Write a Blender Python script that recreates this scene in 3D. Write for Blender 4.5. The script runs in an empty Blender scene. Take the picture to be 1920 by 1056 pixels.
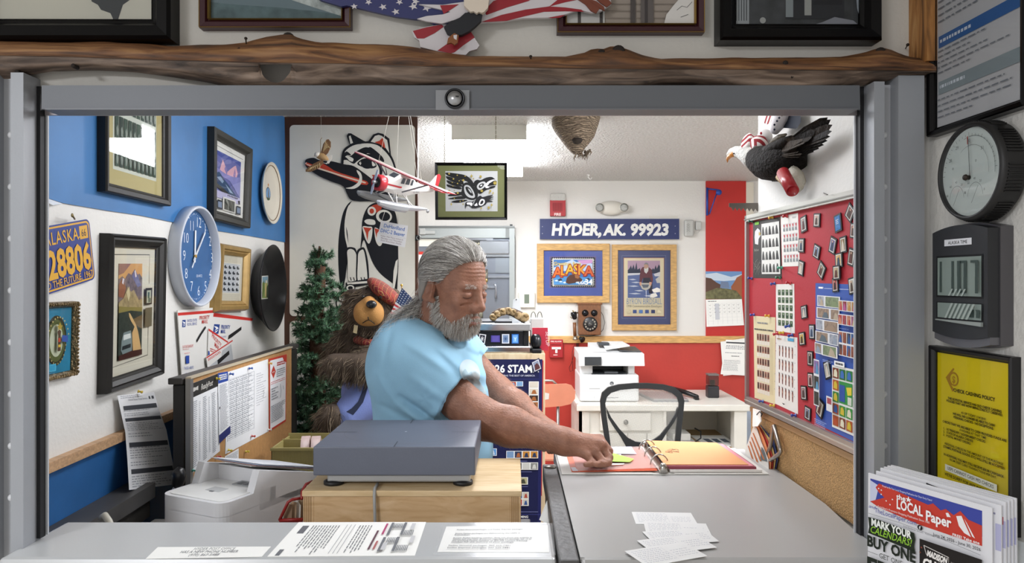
import bpy, math, random
import numpy as np
from mathutils import Vector as V, Matrix, noise as mnoise
from mathutils.geometry import tessellate_polygon

random.seed(7); np.random.seed(7)
sc = bpy.context.scene
COL = sc.collection

# ---------------------------------------------------------------- camera
F, CX, CY, EYE = 1333.0,960.0,525.0,1.62       # focal length and vanishing row in pixels of the 1920 x 1056 frame; eye height
CAM = V((0,0, EYE))
cam = bpy.data.cameras.new('camera'); camo = bpy.data.objects.new('camera', cam); COL.objects.link(camo)
camo.location = CAM; camo.rotation_euler = (math.pi/2,0,0)
cam.sensor_width = 36; cam.lens = F/1920*36; cam.shift_y = -3/1920; cam.clip_start = .02
sc.camera = camo

# ---------------------------------------------------------------- light and exposure
world = bpy.data.worlds.new('lobby_ambient'); sc.world = world; world.use_nodes = True
bg = world.node_tree.nodes['Background']; bg.inputs[0].default_value = (1.0,.985,.965,1); bg.inputs[1].default_value = .72
sc.view_settings.view_transform = 'Standard'; sc.view_settings.look = 'None'
sc.view_settings.gamma = 1; sc.view_settings.use_curve_mapping = False
sc.view_settings.exposure = 0.07
REAR_TUBE, FRONT_FILL, LOBBY_FILL = 32.0,12.0,56.0   # radiance of the seen rear fixture and the added front and lobby fills

# ---------------------------------------------------------------- materials
def lin(c): return c/12.92 if c <= .04045 else ((c+.055)/1.055)**2.4
def rgb(h):
    if isinstance(h, str):
        h = h.lstrip('#'); return tuple(lin(int(h[i:i+2],16)/255) for i in (0,2,4))
    return h
_mats = {}
def mat(h, rough=.6, metal=0.0, bump=0.0, bscale=60, var=0.0, vscale=8, coat=0.0, emit=0.0, stretch=None, name=None, sub=0.0, spec=.5, dark=.55):
    """principled material with optional noise colour variation and noise bump"""
    key = (h, rough, metal, bump, bscale, var, vscale, coat, emit, stretch, sub, spec, dark)
    if key in _mats: return _mats[key]
    m = bpy.data.materials.new(name or ('mat_%s' % (h if isinstance(h, str) else len(_mats)))); m.use_nodes = True
    nt = m.node_tree; b = nt.nodes['Principled BSDF']; c = rgb(h)
    b.inputs['Base Color'].default_value = (*c,1); b.inputs['Roughness'].default_value = rough
    b.inputs['Metallic'].default_value = metal; b.inputs['Specular IOR Level'].default_value = spec
    if coat: b.inputs['Coat Weight'].default_value = coat; b.inputs['Coat Roughness'].default_value = .05
    if sub: b.inputs['Subsurface Weight'].default_value = sub; b.inputs['Subsurface Radius'].default_value = (.012,.004,.002); b.inputs['Subsurface Scale'].default_value = .6
    if emit: b.inputs['Emission Color'].default_value = (*c,1); b.inputs['Emission Strength'].default_value = emit
    if bump or var:
        tc = nt.nodes.new('ShaderNodeTexCoord'); mp = nt.nodes.new('ShaderNodeMapping'); nt.links.new(tc.outputs['Object'], mp.inputs[0])
        if stretch: mp.inputs['Scale'].default_value = stretch
    if var:
        n = nt.nodes.new('ShaderNodeTexNoise'); n.inputs['Scale'].default_value = vscale; n.inputs['Detail'].default_value = 6
        nt.links.new(mp.outputs[0], n.inputs['Vector'])
        r = nt.nodes.new('ShaderNodeValToRGB'); r.color_ramp.elements[0].position = .3; r.color_ramp.elements[1].position = .7
        k = 1-var*(1-dark)*2
        r.color_ramp.elements[0].color = (c[0]*k, c[1]*k, c[2]*k,1); k2 = 1+var*.3
        r.color_ramp.elements[1].color = (min(1, c[0]*k2), min(1, c[1]*k2), min(1, c[2]*k2),1)
        nt.links.new(n.outputs['Fac'], r.inputs[0]); nt.links.new(r.outputs[0], b.inputs['Base Color'])
    if bump:
        n2 = nt.nodes.new('ShaderNodeTexNoise'); n2.inputs['Scale'].default_value = bscale; n2.inputs['Detail'].default_value = 4
        nt.links.new(mp.outputs[0], n2.inputs['Vector'])
        bp = nt.nodes.new('ShaderNodeBump'); bp.inputs['Strength'].default_value = bump; bp.inputs['Distance'].default_value = .05 if bump >= 1 else .01
        nt.links.new(n2.outputs['Fac'], bp.inputs['Height']); nt.links.new(bp.outputs[0], b.inputs['Normal'])
    _mats[key] = m
    return m
def ink(h): return mat(h,.55, spec=.3)
_glass = None
def glass_mat():
    global _glass
    if _glass: return _glass
    m = bpy.data.materials.new('clear_glass'); m.use_nodes = True; nt = m.node_tree; nt.nodes.clear()
    o = nt.nodes.new('ShaderNodeOutputMaterial'); mx = nt.nodes.new('ShaderNodeMixShader'); t = nt.nodes.new('ShaderNodeBsdfTransparent')
    g = nt.nodes.new('ShaderNodeBsdfGlossy'); g.inputs['Roughness'].default_value = .02; fr = nt.nodes.new('ShaderNodeFresnel'); fr.inputs[0].default_value = 1.32
    t.inputs[0].default_value = (.97,.98,.97,1)
    nt.links.new(fr.outputs[0], mx.inputs[0]); nt.links.new(t.outputs[0], mx.inputs[1]); nt.links.new(g.outputs[0], mx.inputs[2]); nt.links.new(mx.outputs[0], o.inputs[0])
    _glass = m; return m
_film = {}
def film_mat(h, alpha, rough=.15):
    k = (h, alpha, rough)
    if k in _film: return _film[k]
    m = bpy.data.materials.new('plastic_film'); m.use_nodes = True; b = m.node_tree.nodes['Principled BSDF']
    b.inputs['Base Color'].default_value = (*rgb(h),1); b.inputs['Alpha'].default_value = alpha; b.inputs['Roughness'].default_value = rough
    _film[k] = m; return m

# ---------------------------------------------------------------- rays and planes
def ray(px, py): return V(((px-CX)/F,1,(CY-py)/F))
def at(px, py, y): return CAM + ray(px, py)*y
def up(x, y, z): return V((x, y, EYE+z))           # z given relative to eye height
class Pl:
    def __init__(s, p, n): s.p = V(p); s.n = V(n).normalized()
    def px(s, px, py, off=0.0):
        r = ray(px, py); t = (s.p + s.n*off - CAM).dot(s.n)/r.dot(s.n); return CAM + r*t
    def shift(s, off): return Pl(s.p + s.n*off, s.n)
LW = Pl((-1.01,0,0),(1,.03,0))                 # left inside wall
RW = Pl((.794,0,0),(-1,-.041,0))               # right inside wall
BWY = 5.75; BW = Pl((0, BWY,0),(0,-1,0))        # back wall
MWY = 3.48; MW = Pl((0, MWY,0),(0,-1,0))        # mural panel
FW = Pl((0,1.40,0),(.019,-1,0))                # front wall round the service window
SW = Pl((.86,0,0),(-1,-.03,0))                 # lobby side wall
CTZ = EYE-.504; LOWZ = EYE-.655; CEIL = EYE+.80
def lw(y, z, off=0.0): return V((-1.01-.03*y+off, y, EYE+z))
def rw(y, z, off=0.0): return V((.794-.041*y-off, y, EYE+z))

# ---------------------------------------------------------------- objects
ORG = {}
def org(o): return ORG.get(o.name, V((0,0,0))) if o else V((0,0,0))
def tag(o, label=None, cat=None, group=None, kind=None):
    if label: o['label'] = label
    if cat: o['category'] = cat
    if group: o['group'] = group
    if kind: o['kind'] = kind
    return o
def thing(name, label, cat, loc, group=None):
    o = bpy.data.objects.new(name, None); COL.objects.link(o); o.location = V(loc); o.empty_display_size = .05
    ORG[o.name] = V(loc); return tag(o, label, cat, group)
class MB:
    """collects faces in world space; build() links them as one mesh object"""
    def __init__(s): s.v = []; s.f = []; s.m = []; s.mats = []; s.sm = []
    def mi(s, m):
        if m not in s.mats: s.mats.append(m)
        return s.mats.index(m)
    def add(s, vs, fs, m, smooth=False):
        b = len(s.v); i = s.mi(m)
        s.v.extend([tuple(x) for x in vs])
        for f in fs: s.f.append(tuple(b+k for k in f)); s.m.append(i); s.sm.append(smooth)
        return s
    def poly(s, pts, m):
        if len(pts) <= 4: return s.add(pts,[tuple(range(len(pts)))], m)
        tr = tessellate_polygon([[V(p) for p in pts]])
        return s.add(pts,[tuple(t) for t in tr], m)
    def prism(s, pts, d, m, mside=None):
        """pts polygon pushed along vector d, closed"""
        d = V(d); n = len(pts); a = [V(p) for p in pts]; b = [p+d for p in a]
        tr = [tuple(t) for t in tessellate_polygon([a])] if n > 4 else [tuple(range(n))]
        s.add(a,[t[::-1] for t in tr], m); s.add(b, tr, m)
        s.add(a+b,[(i,(i+1) % n, n+(i+1) % n, n+i) for i in range(n)], mside or m); return s
    def box(s, lo, hi, m, bev=0.0, rot=None, piv=None):
        lo, hi = V(lo), V(hi)
        x0, y0, z0 = lo; x1, y1, z1 = hi
        if bev <= 0:
            vs = [V((x, y, z)) for z in (z0, z1) for y in (y0, y1) for x in (x0, x1)]
            fs = [(0,2,3,1),(4,5,7,6),(0,1,5,4),(2,6,7,3),(0,4,6,2),(1,3,7,5)]; smf = False
        else:
            bev = min(bev,(x1-x0)*.49,(y1-y0)*.49,(z1-z0)*.49)
            import bmesh
            bm = bmesh.new(); bmesh.ops.create_cube(bm, size=1)
            for vv in bm.verts: vv.co = V((x0 if vv.co.x < 0 else x1, y0 if vv.co.y < 0 else y1, z0 if vv.co.z < 0 else z1))
            bmesh.ops.bevel(bm, geom=bm.edges[:], offset=bev, segments=2, profile=.5, affect='EDGES')
            bm.verts.index_update(); vs = [vv.co.copy() for vv in bm.verts]; fs = [[vv.index for vv in f.verts] for f in bm.faces]; bm.free(); smf = False
        if rot:
            pv = V(piv) if piv else (lo+hi)/2
            vs = [pv + rot @ (p-pv) for p in vs]
        return s.add(vs, fs, m, smf)
    def tube(s, path, r, m, n=8, cap=True, flat=1.0):
        path = [V(p) for p in path]; k = len(path)
        rs = r if isinstance(r,(list, tuple)) else [r]*k
        vs = []; prev = None
        for i, p in enumerate(path):
            t = (path[min(i+1, k-1)]-path[max(i-1,0)])
            t = t.normalized() if t.length > 1e-9 else V((0,0,1))
            if prev is None:
                a = V((0,0,1)) if abs(t.z) < .9 else V((1,0,0)); u = t.cross(a).normalized()
            else:
                u = prev - t*prev.dot(t); u = u.normalized() if u.length > 1e-6 else t.orthogonal().normalized()
            prev = u; w = t.cross(u)
            for j in range(n):
                an = 2*math.pi*j/n; vs.append(p + (u*math.cos(an) + w*math.sin(an)*flat)*rs[i])
        fs = [(i*n+j, i*n+(j+1) % n,(i+1)*n+(j+1) % n,(i+1)*n+j) for i in range(k-1) for j in range(n)]
        if cap: fs += [tuple(range(n))[::-1], tuple((k-1)*n+j for j in range(n))]
        return s.add(vs, fs, m, True)
    def lathe(s, prof, c, ax, m, n=40, u0=None, sx=1.0, smooth=True, capend=True, capstart=True):
        """prof: list of (radius, height along ax)"""
        ax = V(ax).normalized(); u = V(u0).normalized() if u0 else ax.orthogonal().normalized(); w = ax.cross(u); c = V(c)
        vs = []
        for r, h in prof:
            for j in range(n):
                an = 2*math.pi*j/n; vs.append(c + ax*h + u*(math.cos(an)*r*sx) + w*(math.sin(an)*r))
        k = len(prof)
        fs = [(i*n+j, i*n+(j+1) % n,(i+1)*n+(j+1) % n,(i+1)*n+j) for i in range(k-1) for j in range(n)]
        if prof[0][0] > 1e-6 and capstart: fs.append(tuple(range(n))[::-1])
        if prof[-1][0] > 1e-6 and capend: fs.append(tuple((k-1)*n+j for j in range(n)))
        return s.add(vs, fs, m, smooth)
    def ell(s, c, r, m, rot=None, nu=24, nv=14):
        c = V(c); r = (r, r, r) if not isinstance(r,(tuple, list)) else r; vs = []
        for i in range(nv+1):
            th = math.pi*i/nv
            for j in range(nu):
                ph = 2*math.pi*j/nu; p = V((r[0]*math.sin(th)*math.cos(ph), r[1]*math.sin(th)*math.sin(ph), r[2]*math.cos(th)))
                vs.append(c + (rot @ p if rot else p))
        fs = [(i*nu+j,(i+1)*nu+j,(i+1)*nu+(j+1) % nu, i*nu+(j+1) % nu) for i in range(nv) for j in range(nu)]
        return s.add(vs, fs, m, True)
    def disc(s, c, n, r, m, k=32, sx=1.0):
        n = V(n).normalized(); u = V((0,0,1)).cross(n) if abs(n.z) < .95 else V((1,0,0)); u.normalize(); w = n.cross(u)
        pts = [V(c) + u*(math.cos(2*math.pi*i/k)*r*sx) + w*(math.sin(2*math.pi*i/k)*r) for i in range(k)]
        return s.add(pts,[tuple(range(k))], m)
    def build(s, name, parent=None, label=None, cat=None, group=None, kind=None, origin=None):
        if origin is None:
            if parent is not None: o3 = org(parent)
            else:
                a = np.array(s.v, dtype=float).reshape(-1,3); lo = a.min(0); hi = a.max(0)
                o3 = V(((lo[0]+hi[0])/2,(lo[1]+hi[1])/2, lo[2]))
        else: o3 = V(origin)
        a = np.array(s.v, dtype=float).reshape(-1,3) - np.array(o3)
        me = bpy.data.meshes.new(name); me.from_pydata(a.tolist(),[], s.f)
        for m in s.mats: me.materials.append(m)
        if s.m: me.polygons.foreach_set('material_index', s.m); me.polygons.foreach_set('use_smooth', s.sm)
        me.update()
        o = bpy.data.objects.new(name, me); COL.objects.link(o)
        if parent is not None:
            o.parent = parent; o.location = o3 - org(parent)
        else: o.location = o3
        ORG[o.name] = V(o3)
        return tag(o, label, cat, group, kind)
def recalc(o):
    import bmesh
    bm = bmesh.new(); bm.from_mesh(o.data); bmesh.ops.recalc_face_normals(bm, faces=bm.faces[:]); bm.to_mesh(o.data); bm.free()

# ---------------------------------------------------------------- writing
_txt = {}
def text2d(s, bold=0.0, shear=0.0, space=1.0, res=2):
    """2-D mesh of a line of text: capital height 1, starting at x = 0"""
    k = (s, bold, shear, space, res)
    if k in _txt: return _txt[k]
    cu = bpy.data.curves.new('lettering', 'FONT'); cu.body = s; cu.size = 1; cu.offset = bold; cu.shear = shear; cu.space_character = space
    cu.resolution_u = res; cu.fill_mode = 'BOTH'
    o = bpy.data.objects.new('lettering', cu); COL.objects.link(o)
    dg = bpy.context.evaluated_depsgraph_get(); dg.update()
    me = bpy.data.meshes.new_from_object(o.evaluated_get(dg))
    vs = [(p.co.x/.73, p.co.y/.73) for p in me.vertices]; fs = [tuple(p.vertices) for p in me.polygons]
    bpy.data.objects.remove(o); bpy.data.curves.remove(cu); bpy.data.meshes.remove(me)
    xs = [p[0] for p in vs] or [0]
    r = (vs, fs, min(xs), max(xs)); _txt[k] = r; return r

LAY = .00025
class Quad:
    """a flat rectangle given by four world corners; s runs right, t runs down (0..1)"""
    def __init__(s, TL, TR, BR, BL):
        s.c = [V(p) for p in (TL, TR, BR, BL)]
        n = (s.c[1]-s.c[0]).cross(s.c[3]-s.c[0]); n.normalize(); s.n = -n
        mid = sum(s.c, V((0,0,0)))/4
        if s.n.dot(CAM-mid) < 0: s.n = -s.n
        s.W = ((s.c[1]-s.c[0]).length + (s.c[2]-s.c[3]).length)/2; s.H = ((s.c[3]-s.c[0]).length + (s.c[2]-s.c[1]).length)/2
        s.lay = 0; s.mid = mid
    def p(s, a, b, off=0.0):
        q = (s.c[0]*(1-a)+s.c[1]*a)*(1-b) + (s.c[3]*(1-a)+s.c[2]*a)*b
        return q + s.n*(off)
    def bump(s): s.lay += 1; return s.lay*LAY
    def rect(s, mb, a0, b0, a1, b1, m, off=None):
        o = s.bump() if off is None else off
        mb.add([s.p(a0, b0, o), s.p(a1, b0, o), s.p(a1, b1, o), s.p(a0, b1, o)],[(0,1,2,3)], m)
    def poly(s, mb, pts, m, off=None):
        o = s.bump() if off is None else off
        mb.poly([s.p(a, b, o) for a, b in pts], m)
    def rects(s, mb, lst, m):
        o = s.bump()
        for r in lst: s.rect(mb, *r, m, off=o)
    def polys(s, mb, lst, m):
        o = s.bump()
        for r in lst: s.poly(mb, r, m, off=o)
    def circ(s, mb, a, b, r, m, k=20, sy=1.0):
        s.poly(mb,[(a+math.cos(2*math.pi*i/k)*r/s.W, b+math.sin(2*math.pi*i/k)*r*sy/s.H) for i in range(k)], m)
    def stroke(s, mb, pts, w, m, off=None):
        """polyline of width w (metres)"""
        o = s.bump() if off is None else off
        P = [(a*s.W, b*s.H) for a, b in pts]; L = []; R = []
        for i, p in enumerate(P):
            q0 = P[max(0, i-1)]; q1 = P[min(len(P)-1, i+1)]; dx, dy = q1[0]-q0[0], q1[1]-q0[1]; l = math.hypot(dx, dy) or 1
            nx, ny = -dy/l*w/2, dx/l*w/2
            L.append(((p[0]+nx)/s.W,(p[1]+ny)/s.H)); R.append(((p[0]-nx)/s.W,(p[1]-ny)/s.H))
        vs = [s.p(*q, o) for q in L+R]; k = len(P)
        mb.add(vs,[(i, i+1, k+i+1, k+i) for i in range(k-1)], m)
    def text(s, mb, txt, a, b, h, m, al='c', bold=0.0, shear=0.0, rot=0.0, wmax=None, space=1.0, off=None, res=2, xs=1.0):
        """baseline-left (l), centre (c) or right (r) at (a, b); h capital height in metres"""
        o = s.bump() if off is None else off
        vs, fs, x0, x1 = text2d(txt, bold, shear, space, res); w = (x1-x0)*h*xs
        sx = xs
        if wmax and w > wmax*s.W: sx *= wmax*s.W/w; w = wmax*s.W
        ox = {'l': 0, 'c': -w/2, 'r': -w}[al]; ca, sa = math.cos(rot), math.sin(rot); out = []
        for x, y in vs:
            X = (x-x0)*h*sx+ox; Y = y*h
            out.append(s.p(a+(X*ca-Y*sa)/s.W, b-(X*sa+Y*ca)/s.H, o))
        mb.add(out, fs, m)
    def greek(s, mb, a0, b0, a1, b1, n, m, fill=.45, seed=1, ragged=.25, word=.06, left=True):
        """lines of small print too fine to read, as rows of dashes"""
        rn = random.Random(seed); o = s.bump(); st = (b1-b0)/n
        for i in range(n):
            x = a0; end = a1-(a1-a0)*rn.random()*ragged; y = b0+st*i
            if not left: d = (a1-end)/2; x += d; end = a1-d
            while x < end:
                w = min(end-x, word*(.4+rn.random()*1.2)*(a1-a0)); s.rect(mb, x, y, x+w, y+st*fill, m, off=o); x += w+.018*(a1-a0)+.004
    def grid(s, mb, a0, b0, a1, b1, nx, ny, mats, gap=.2, white=None, fn=None):
        """rows of little stamps"""
        if white: s.rect(mb, a0, b0, a1, b1, white)
        o = s.bump(); o2 = s.bump(); dx = (a1-a0)/nx; dy = (b1-b0)/ny
        for j in range(ny):
            for i in range(nx):
                x0 = a0+dx*(i+gap/2); x1 = a0+dx*(i+1-gap/2); y0 = b0+dy*(j+gap/2); y1 = b0+dy*(j+1-gap/2)
                k = i+j*nx; mm = mats[(i) % len(mats)] if fn is None else mats[fn(i, j) % len(mats)]
                s.rect(mb, x0, y0, x1, y1, mm, off=o)
                yield_(s, mb, x0, y0, x1, y1, o2, k)
    def sheet(s, th=.0006, m=None, mb=None):
        mb = mb or MB(); mb.prism([s.p(0,0), s.p(1,0), s.p(1,1), s.p(0,1)],-s.n*th, m); return mb
    def sub(s, a0, b0, a1, b1, off=0.0):
        q = Quad(s.p(a0, b0, off), s.p(a1, b0, off), s.p(a1, b1, off), s.p(a0, b1, off)); return q
def yield_(q, mb, x0, y0, x1, y1, o, k): pass
def qpx(pl, TL, TR, BR, BL, off=0.0): return Quad(*[pl.px(*p, off) for p in (TL, TR, BR, BL)])

def moulding(q, w, d, m, prof=((0,0),(.15,1),(.7,.8),(1,.45)), mb=None):
    """mitred picture frame: outer corners q (front plane), width w, depth d back to the wall; prof = (fraction inward, fraction of depth)"""
    mb = mb or MB(); cs = q.c; us = (cs[1]-cs[0]).normalized(); vs_ = (cs[3]-cs[0]).normalized()
    def ring(win, h):
        o = q.n*(h-d)
        return [cs[0]+us*win+vs_*win+o, cs[1]-us*win+vs_*win+o, cs[2]-us*win-vs_*win+o, cs[3]+us*win-vs_*win+o]
    rings = [ring(w*a, d*b) for a, b in prof] + [ring(w,.003)]
    V_ = [p for r in rings for p in r]
    fs = [(i*4+j, i*4+(j+1) % 4,(i+1)*4+(j+1) % 4,(i+1)*4+j) for i in range(len(rings)-1) for j in range(4)]
    mb.add(V_, fs, m); return mb
def framed(name, label, q, w, d, mf, art, group=None, prof=None, glass=True, cat='picture', inner_mat=None, glass_off=None, label_frame=None):
    """framed picture: Empty > frame, print, glass"""
    base = (q.c[2]+q.c[3])/2 - q.n*d
    r = thing(name, label, cat, base, group)
    fo = moulding(q, w, d, mf, prof or ((0,0),(0,.85),(.12,1),(.6,.9),(.8,.62),(1,.55))).build('frame', r); recalc(fo)
    us = (q.c[1]-q.c[0]).normalized(); vs_ = (q.c[3]-q.c[0]).normalized(); o = -q.n*(d*.62)
    iq = Quad(q.c[0]+us*w*.95+vs_*w*.95+o, q.c[1]-us*w*.95+vs_*w*.95+o, q.c[2]-us*w*.95-vs_*w*.95+o, q.c[3]+us*w*.95-vs_*w*.95+o)
    iq.n = q.n
    mb = MB(); art(iq, mb); mb.build('print', r)
    if glass:
        g = MB(); go = d*.62*.35
        g.add([iq.p(0,0, go), iq.p(1,0, go), iq.p(1,1, go), iq.p(0,1, go)],[(3,2,1,0)], glass_mat()); g.build('glass_pane', r)
    return r
WHITE = mat('#f2f2ee',.7); BLACK = mat('#0b0b0d',.45)
# ---------------------------------------------------------------- the room
def wall(name, mb): o = mb.build(name, kind='structure'); return o
m_white = mat('#dfddd8',.75, bump=.10, bscale=90, name='white_wall_paint')
m_lobby = mat('#c8c5be',.8, bump=.12, bscale=120, name='lobby_wall_paint')
m_red = mat('#bd3a30',.55, bump=.08, bscale=40, var=.12, vscale=3, name='red_wall_paint')
m_blue = mat('#3874ae',.5, var=.25, vscale=4, bump=.06, bscale=8, name='blue_wall_paint')
m_pine = mat('#c9a27c',.5, var=.35, vscale=14, stretch=(1,8,12), name='pine_rail')
m_pineX = mat('#dcae6c',.5, var=.4, vscale=10, stretch=(1.5,8,14), name='pine_board')
m_gray = mat('#9b9ea3',.45, metal=.15, bump=.02, bscale=200, var=.06, vscale=3, name='gray_painted_steel')
m_grayl = mat('#b6b8bc',.42, metal=.15, var=.06, vscale=4, name='light_gray_painted_steel')
m_grayd = mat('#6d6f74',.45, metal=.2, name='dark_gray_painted_steel')
# inside shell
L0, L1 = lw(1.50,0).x, lw(MWY,0).x
w = MB(); w.add([lw(1.5,-1.62), lw(MWY+.02,-1.62), lw(MWY+.02,.80), lw(1.5,.80)],[(0,1,2,3)], m_white)
w.add([lw(1.5,-1.62,-.08), lw(MWY+.02,-1.62,-.08), lw(MWY+.02,.80,-.08), lw(1.5,.80,-.08)],[(0,1,2,3)], m_white); wall('wall_left', w)
w = MB(); w.prism([rw(1.50,-1.62), rw(2.05,-1.62), rw(2.05,.80), rw(1.50,.80)],(.10,0,0), m_white); wall('wall_right', w)
w = MB(); w.box((-1.3, BWY,0),(2.4, BWY+.06, CEIL), m_white); wall('wall_back', w)
w = MB(); w.box((2.3,2.0,0),(2.36, BWY, CEIL), m_white); wall('wall_east', w)
w = MB(); w.box((.80,1.98,0),(2.36,2.04, CEIL), m_white); wall('wall_south', w)
w = MB(); w.box((-1.22, MWY+.04,0),(-1.16, BWY, CEIL), m_white); wall('wall_west', w)
w = MB(); w.box((-1.3,.0,-.06),(2.4, BWY+.1,0), mat('#b5aea2',.6, var=.2)); wall('floor', w)
m_pop = mat('#fffcf5',.45, bump=1.0, bscale=70, var=.22, vscale=75, name='popcorn_ceiling')
w = MB(); w.box((-1.3,1.50, CEIL),(2.4, BWY+.1, CEIL+.05), m_pop); wall('ceiling', w)
# red wainscot, red strip, pine rail, blue-gray jamb on the back wall
def bq(x0, y0, x1, y1, m, d, name, **k):
    a = BW.px(x0, y1); b = BW.px(x1, y0)
    return MB().box((a.x, BWY-d, a.z),(b.x, BWY, b.z), m).build(name, **k)
a = BW.px(930,642); b = BW.px(1398,642)
MB().box((-.5, BWY-.006,0),(b.x, BWY, a.z), m_red).build('trim_1', kind='structure')
bq(1323,340,1398,640, mat('#bf2620',.5, var=.1, vscale=3),.012, 'trim_2', kind='structure')
a = BW.px(1010,643); b = BW.px(1400,630)
MB().box((-.3, BWY-.024, a.z),(b.x, BWY, b.z), m_pineX,.003).build('trim_3', kind='structure')
bq(1398,428,1412,980, mat('#a9b6c8',.5),.014, 'trim_4', kind='structure')
bq(1398,342,1412,428, mat('#e2dccd',.6),.012, 'trim_5', kind='structure')
bq(1080,643,1085,900, mat('#5a1512',.6, bump=.5, bscale=300),.012, 'trim_6', kind='structure')
# left wall rail and wainscot
MB().prism([lw(1.5,-.434), lw(MWY,-.434), lw(MWY,-.410), lw(1.5,-.410)],(.022,0,0), m_pine).build('trim_7', kind='structure')
MB().prism([lw(1.5,-1.62), lw(MWY,-1.62), lw(MWY,-.434), lw(1.5,-.434)],(.006,0,0), mat('#2a64a0',.45, var=.3, vscale=5, bump=.1, bscale=20)).build('trim_8', kind='structure')
# blue paper covering on the upper left wall
edge = [(60,366),(86,371),(117,381),(200,395),(262,404),(320,416),(413,434),(470,443),(537,455)]
low = [LW.px(*p,.002) for p in edge]
pts = low + [lw(MWY-.01,.795,.002), lw(1.5,.795,.002)]
mb = MB(); mb.prism(pts,(.002,0,0), m_blue)
c0, c1, c2 = LW.px(80,369,.004), LW.px(118,382,.004), LW.px(84,378,.014)   # curled lower corner
mb.add([c0, c1, LW.px(100,385,.02), c2],[(0,1,2,3)], mat('#dfe3e8',.6))
mb.build('wall_covering', label='blue paper covering over the upper half of the left wall, lower edge curling', cat='wall covering')

# ---------------------------------------------------------------- front wall and service window
def fwb(x0, y0, x1, y1, d0, d1, m, mb=None, tr=0):
    """box on the front wall from pixel rectangle; d0..d1 = distance in front (+) of wall face"""
    mb = mb or MB(); pa = [FW.px(x0, y0, tr), FW.px(x1, y0, tr), FW.px(x1, y1, tr), FW.px(x0, y1, tr)]
    mb.prism([p+FW.n*(d0-tr) for p in pa], FW.n*(d1-d0), m); return mb
mb = MB()
fwb(-900,-500,2400,164,0,-.10, m_lobby, mb); fwb(-900,164,4,1052,0,-.10, m_lobby, mb)
fwb(1702,164,2400,1052,0,-.10, m_lobby, mb); fwb(-900,1052,2400,2080,0,-.10, m_lobby, mb)
wall('wall_front', mb)
p0 = SW.px(1752,500); mb = MB()
mb.prism([V((.86-.03*-.6,-.6,0)), V((.86-.03*1.42,1.42,0)), V((.86-.03*1.42,1.42, EYE+1.2)), V((.86+.018,-.6, EYE+1.2))],(.08,0,0), mat('#d2d0cb',.8, bump=.35, bscale=70)); wall('wall_side', mb)
# white corner post on the right of the window
fwb(1705,148,1745,1075,0,.022, mat('#dcdad6',.6)).build('trim_9', kind='structure')
fwb(1745,148,1757,1075,0,.012, mat('#cfcdc8',.6)).build('trim_10', kind='structure')  # narrow strip colored darker to stand for the shade in the corner
# steel roller-shutter frame: header and two posts
r = thing('shutter_frame', 'gray steel roller shutter frame around the service window, riveted side channels', 'shutter frame', FW.px(846,1010))
h = MB(); fwb(78,160,1612,204.5,.0,.052, mat('#62656a',.45, metal=.15), h,.052); fwb(84,203,1608,205.5,.052,.056, m_grayd, h,.056); fwb(84,206,1608,216,-.006,.0, mat('#8a8486',.35, metal=.3), h)  # shade under the log is painted into the header's darker gray
h.build('header', r)
def post(cols, rx, nm):
    mb = MB()
    for x0, x1, d0, d1, m, yt, yb in cols: fwb(x0, yt, x1, yb, d0, d1, m, mb)
    o = mb.build('side_channel', r)
    for i in range(9):
        y = 258+95.5*i
        if y < 1000:
            s = MB(); s.lathe([(0,.006),(.004,.0052),(.0068,.003),(.0075,0)], FW.px(rx, y)+FW.n*nm, FW.n, mat('#e2e3e5',.45),14); s.build('rivet', o)
post([(-140,22,0,.05, m_gray,150,1038),(22,53,0,.022, m_grayl,150,1036),(53,76,0,.05, m_gray,150,1020),(76,83,-.004,.012, mat('#101014',.6),165,1006),(83,87,-.008,-.004, mat('#b5b7bb',.4),205,1004)],37,.022)
post([(1658,1705,0,.05, m_gray,155,1036),(1633,1658,0,.022, m_grayl,165,1030),(1614,1633,0,.05, m_gray,166,1005),(1607,1614,-.004,.012, mat('#101014',.6),166,1006),(1604,1607,-.008,-.004, mat('#b5b7bb',.4),205,1004)],1645,.022)
lk = MB(); fwb(817,169,880,206,.0562,.058, mat('#8b8d91',.35, metal=.3), lk,.058); lk.build('lock_plate', r)
cl = FW.px(853,186,.058)
b = MB(); b.lathe([(.019,0),(.019,.006),(.016,.008),(.016,.004),(0,.004)], cl, FW.n, mat('#3a3b3e',.3, metal=.8),28); bo = b.build('lock_cylinder', r)
b = MB(); b.lathe([(.0135,.004),(.0135,.009),(0,.0095)], cl, FW.n, mat('#a9aaac',.3, metal=.9),24); b.box(cl+FW.n*.0095+V((.002,-.001,.002)), cl+FW.n*.0095+V((.008,.001,.004)), BLACK); b.build('keyway', bo)

# ---------------------------------------------------------------- counters
m_lam = mat('#a6a5a3',.32, var=.03, vscale=3, name='gray_laminate')
m_lam2 = mat('#b8babb',.28, name='light_gray_laminate')
mb = MB(); mb.box((-.93,1.285, CTZ-.035),(.080,1.485, CTZ), m_lam2,.008)
mb.build('service_ledge', label='light gray laminate ledge under the service window, notices taped flat on it', cat='counter')
mb = MB(); mb.prism([(.124,1.292, CTZ-.04),(.690,1.292, CTZ-.04),(.690,1.45, CTZ-.04),(.705,1.6, CTZ-.04),(.703,2.03, CTZ-.04),(.69,2.12, CTZ-.04),(.124,2.12, CTZ-.04)],(0,0,.04), m_lam); mb.box((.124,1.283, CTZ-.04),(.690,1.30, CTZ), m_lam,.008)
mb.box((.16,1.52,0),(.69,2.06, CTZ-.04), mat('#77787a',.5))
mb.build('counter', label='wide gray counter running back from the window along the cork strip', cat='counter')
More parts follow.
